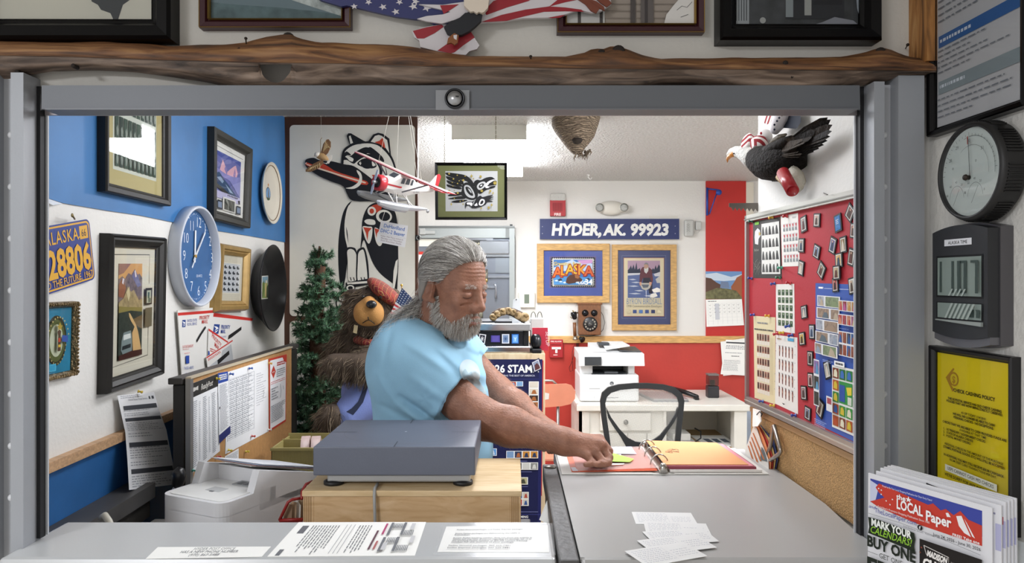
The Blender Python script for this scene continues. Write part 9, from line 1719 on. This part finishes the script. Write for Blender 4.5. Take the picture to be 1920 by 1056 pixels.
pl_ = bpy.data.materials.new('red_plaid'); pl_.use_nodes = True; nt = pl_.node_tree; b_ = nt.nodes['Principled BSDF']; b_.inputs['Roughness'].default_value = .9; tc = nt.nodes.new('ShaderNodeTexCoord'); bk_ = nt.nodes.new('ShaderNodeTexBrick'); bk_.offset = 0; bk_.inputs['Scale'].default_value = 34; bk_.inputs['Mortar Size'].default_value = .014; bk_.inputs['Color1'].default_value = (*rgb('#8a1f22'),1); bk_.inputs['Color2'].default_value = (*rgb('#5a1a1e'),1); bk_.inputs['Mortar'].default_value = (*rgb('#a8824e'),1); nt.links.new(tc.outputs['Object'], bk_.inputs[0]); nt.links.new(bk_.outputs[0], b_.inputs[0])
mb = MB(); mb.ell(B3(722,549,-.02),(.085,.085,.030), pl_, Matrix.Rotation(math.radians(40),3, 'Y')); mb.build('plaid_cap', r); mb = MB(); mb.tube([B3(668,636,-.06), B3(690,645,-.10), B3(712,640,-.08)],.016, pl_,10); mb.build('scarf', r); mb = MB(); mb.prism([V(B3(664,609,-.115)), V(B3(671,611,-.115)), V(B3(669,626,-.115)), V(B3(662,624,-.115))],(0,.002,0), mat('#c9b48a',.7)); mb.build('label_tag', r)
bt = lambda P: sm(.03, elp(P, B3(705,735,.02),(.135,.12,.11)), cap(P, B3(695,740,-.06), B3(652,778,-.12),.085,.06)); tb2, _ = snet(lambda P: np.maximum(bt(P), P[:,2]-(EYE-.36)),(-.95,2.45, EYE-.75),(-.3,3.0, EYE-.3),.007, mat('#7b8ac4',.85, bump=.1, bscale=200, var=.08)); to = tb2.build('trousers', r)
mb = MB(); L_ = [onto(bt, np.array([B3(x+dx, y+dy,-.14) for dx, dy in ((-4,0),(4,0)) for x, y in ((688,702),(686,720),(682,740),(676,755),(664,768),(655,776))]),6,.002)]; mb.add(L_[0].tolist(),[(i, i+1,7+i,6+i) for i in range(5)], mat('#222a44',.85), True); mb.build('side_stripe', to)
r = thing('stool', 'brown wooden stool under the plush bear', 'stool', A3(690,830, yb)); st = mat('#7a4f28',.5, var=.3); zs = EYE-.645; mb = MB(); mb.box((-.74,2.58, zs-.03),(-.42,2.96, zs), st,.006); mb.build('seat', r)
for x in (-.71,-.45):
    for y in (2.61,2.93): mb = MB(); mb.tube([(x, y,0),(x, y, zs-.03)],.022, st,10); mb.build('leg', r)
# little flag
yf = 2.62; r = thing('small_flag', 'small stars and stripes flag on a stick between bear and person', 'flag', at(752,600, yf)); mb = MB(); mb.tube([at(765,640, yf), at(753,537, yf)],.0022, mat('#b08a4a',.5),8); mb.ell(at(753,535, yf),.005, mat('#c9a24a',.3, metal=.7), nu=10, nv=8); mb.build('stick', r)
mb = MB(); fp = lambda pts, m, o=0.0: mb.prism([at(x, y, yf-.003-o) for x, y in pts],(0,.0008,0), m); fp([(754,540),(779,566),(762,582),(742,566)], mat('#2f3f63',.8))
for i in range(6):
    for j in range(6): a_, b_ = (i+.5)/6,(j+.5)/6; x = 754+25*a_-12*b_; y = 540+26*a_+26*b_-10*a_*b_; mb.disc(at(x, y, yf-.0045),(0,-1,0),.0017, WHITE,6)
for k in range(6): t0, t1 = k/6,(k+1)/6; m = ink('#c23a3c' if k % 2 else '#d9d4d0'); fp([(742-10*t0,566+22*t0),(762-8*t0*0,582+14*t0),(762,582+14*t1),(742-10*t1,566+22*t1)], m,.0003); fp([(762,582+14*t0),(779+3*t0,566+14*t0),(779+3*t1,566+14*t1),(762,582+14*t1)], m,.0006)
mb.build('cloth', r)
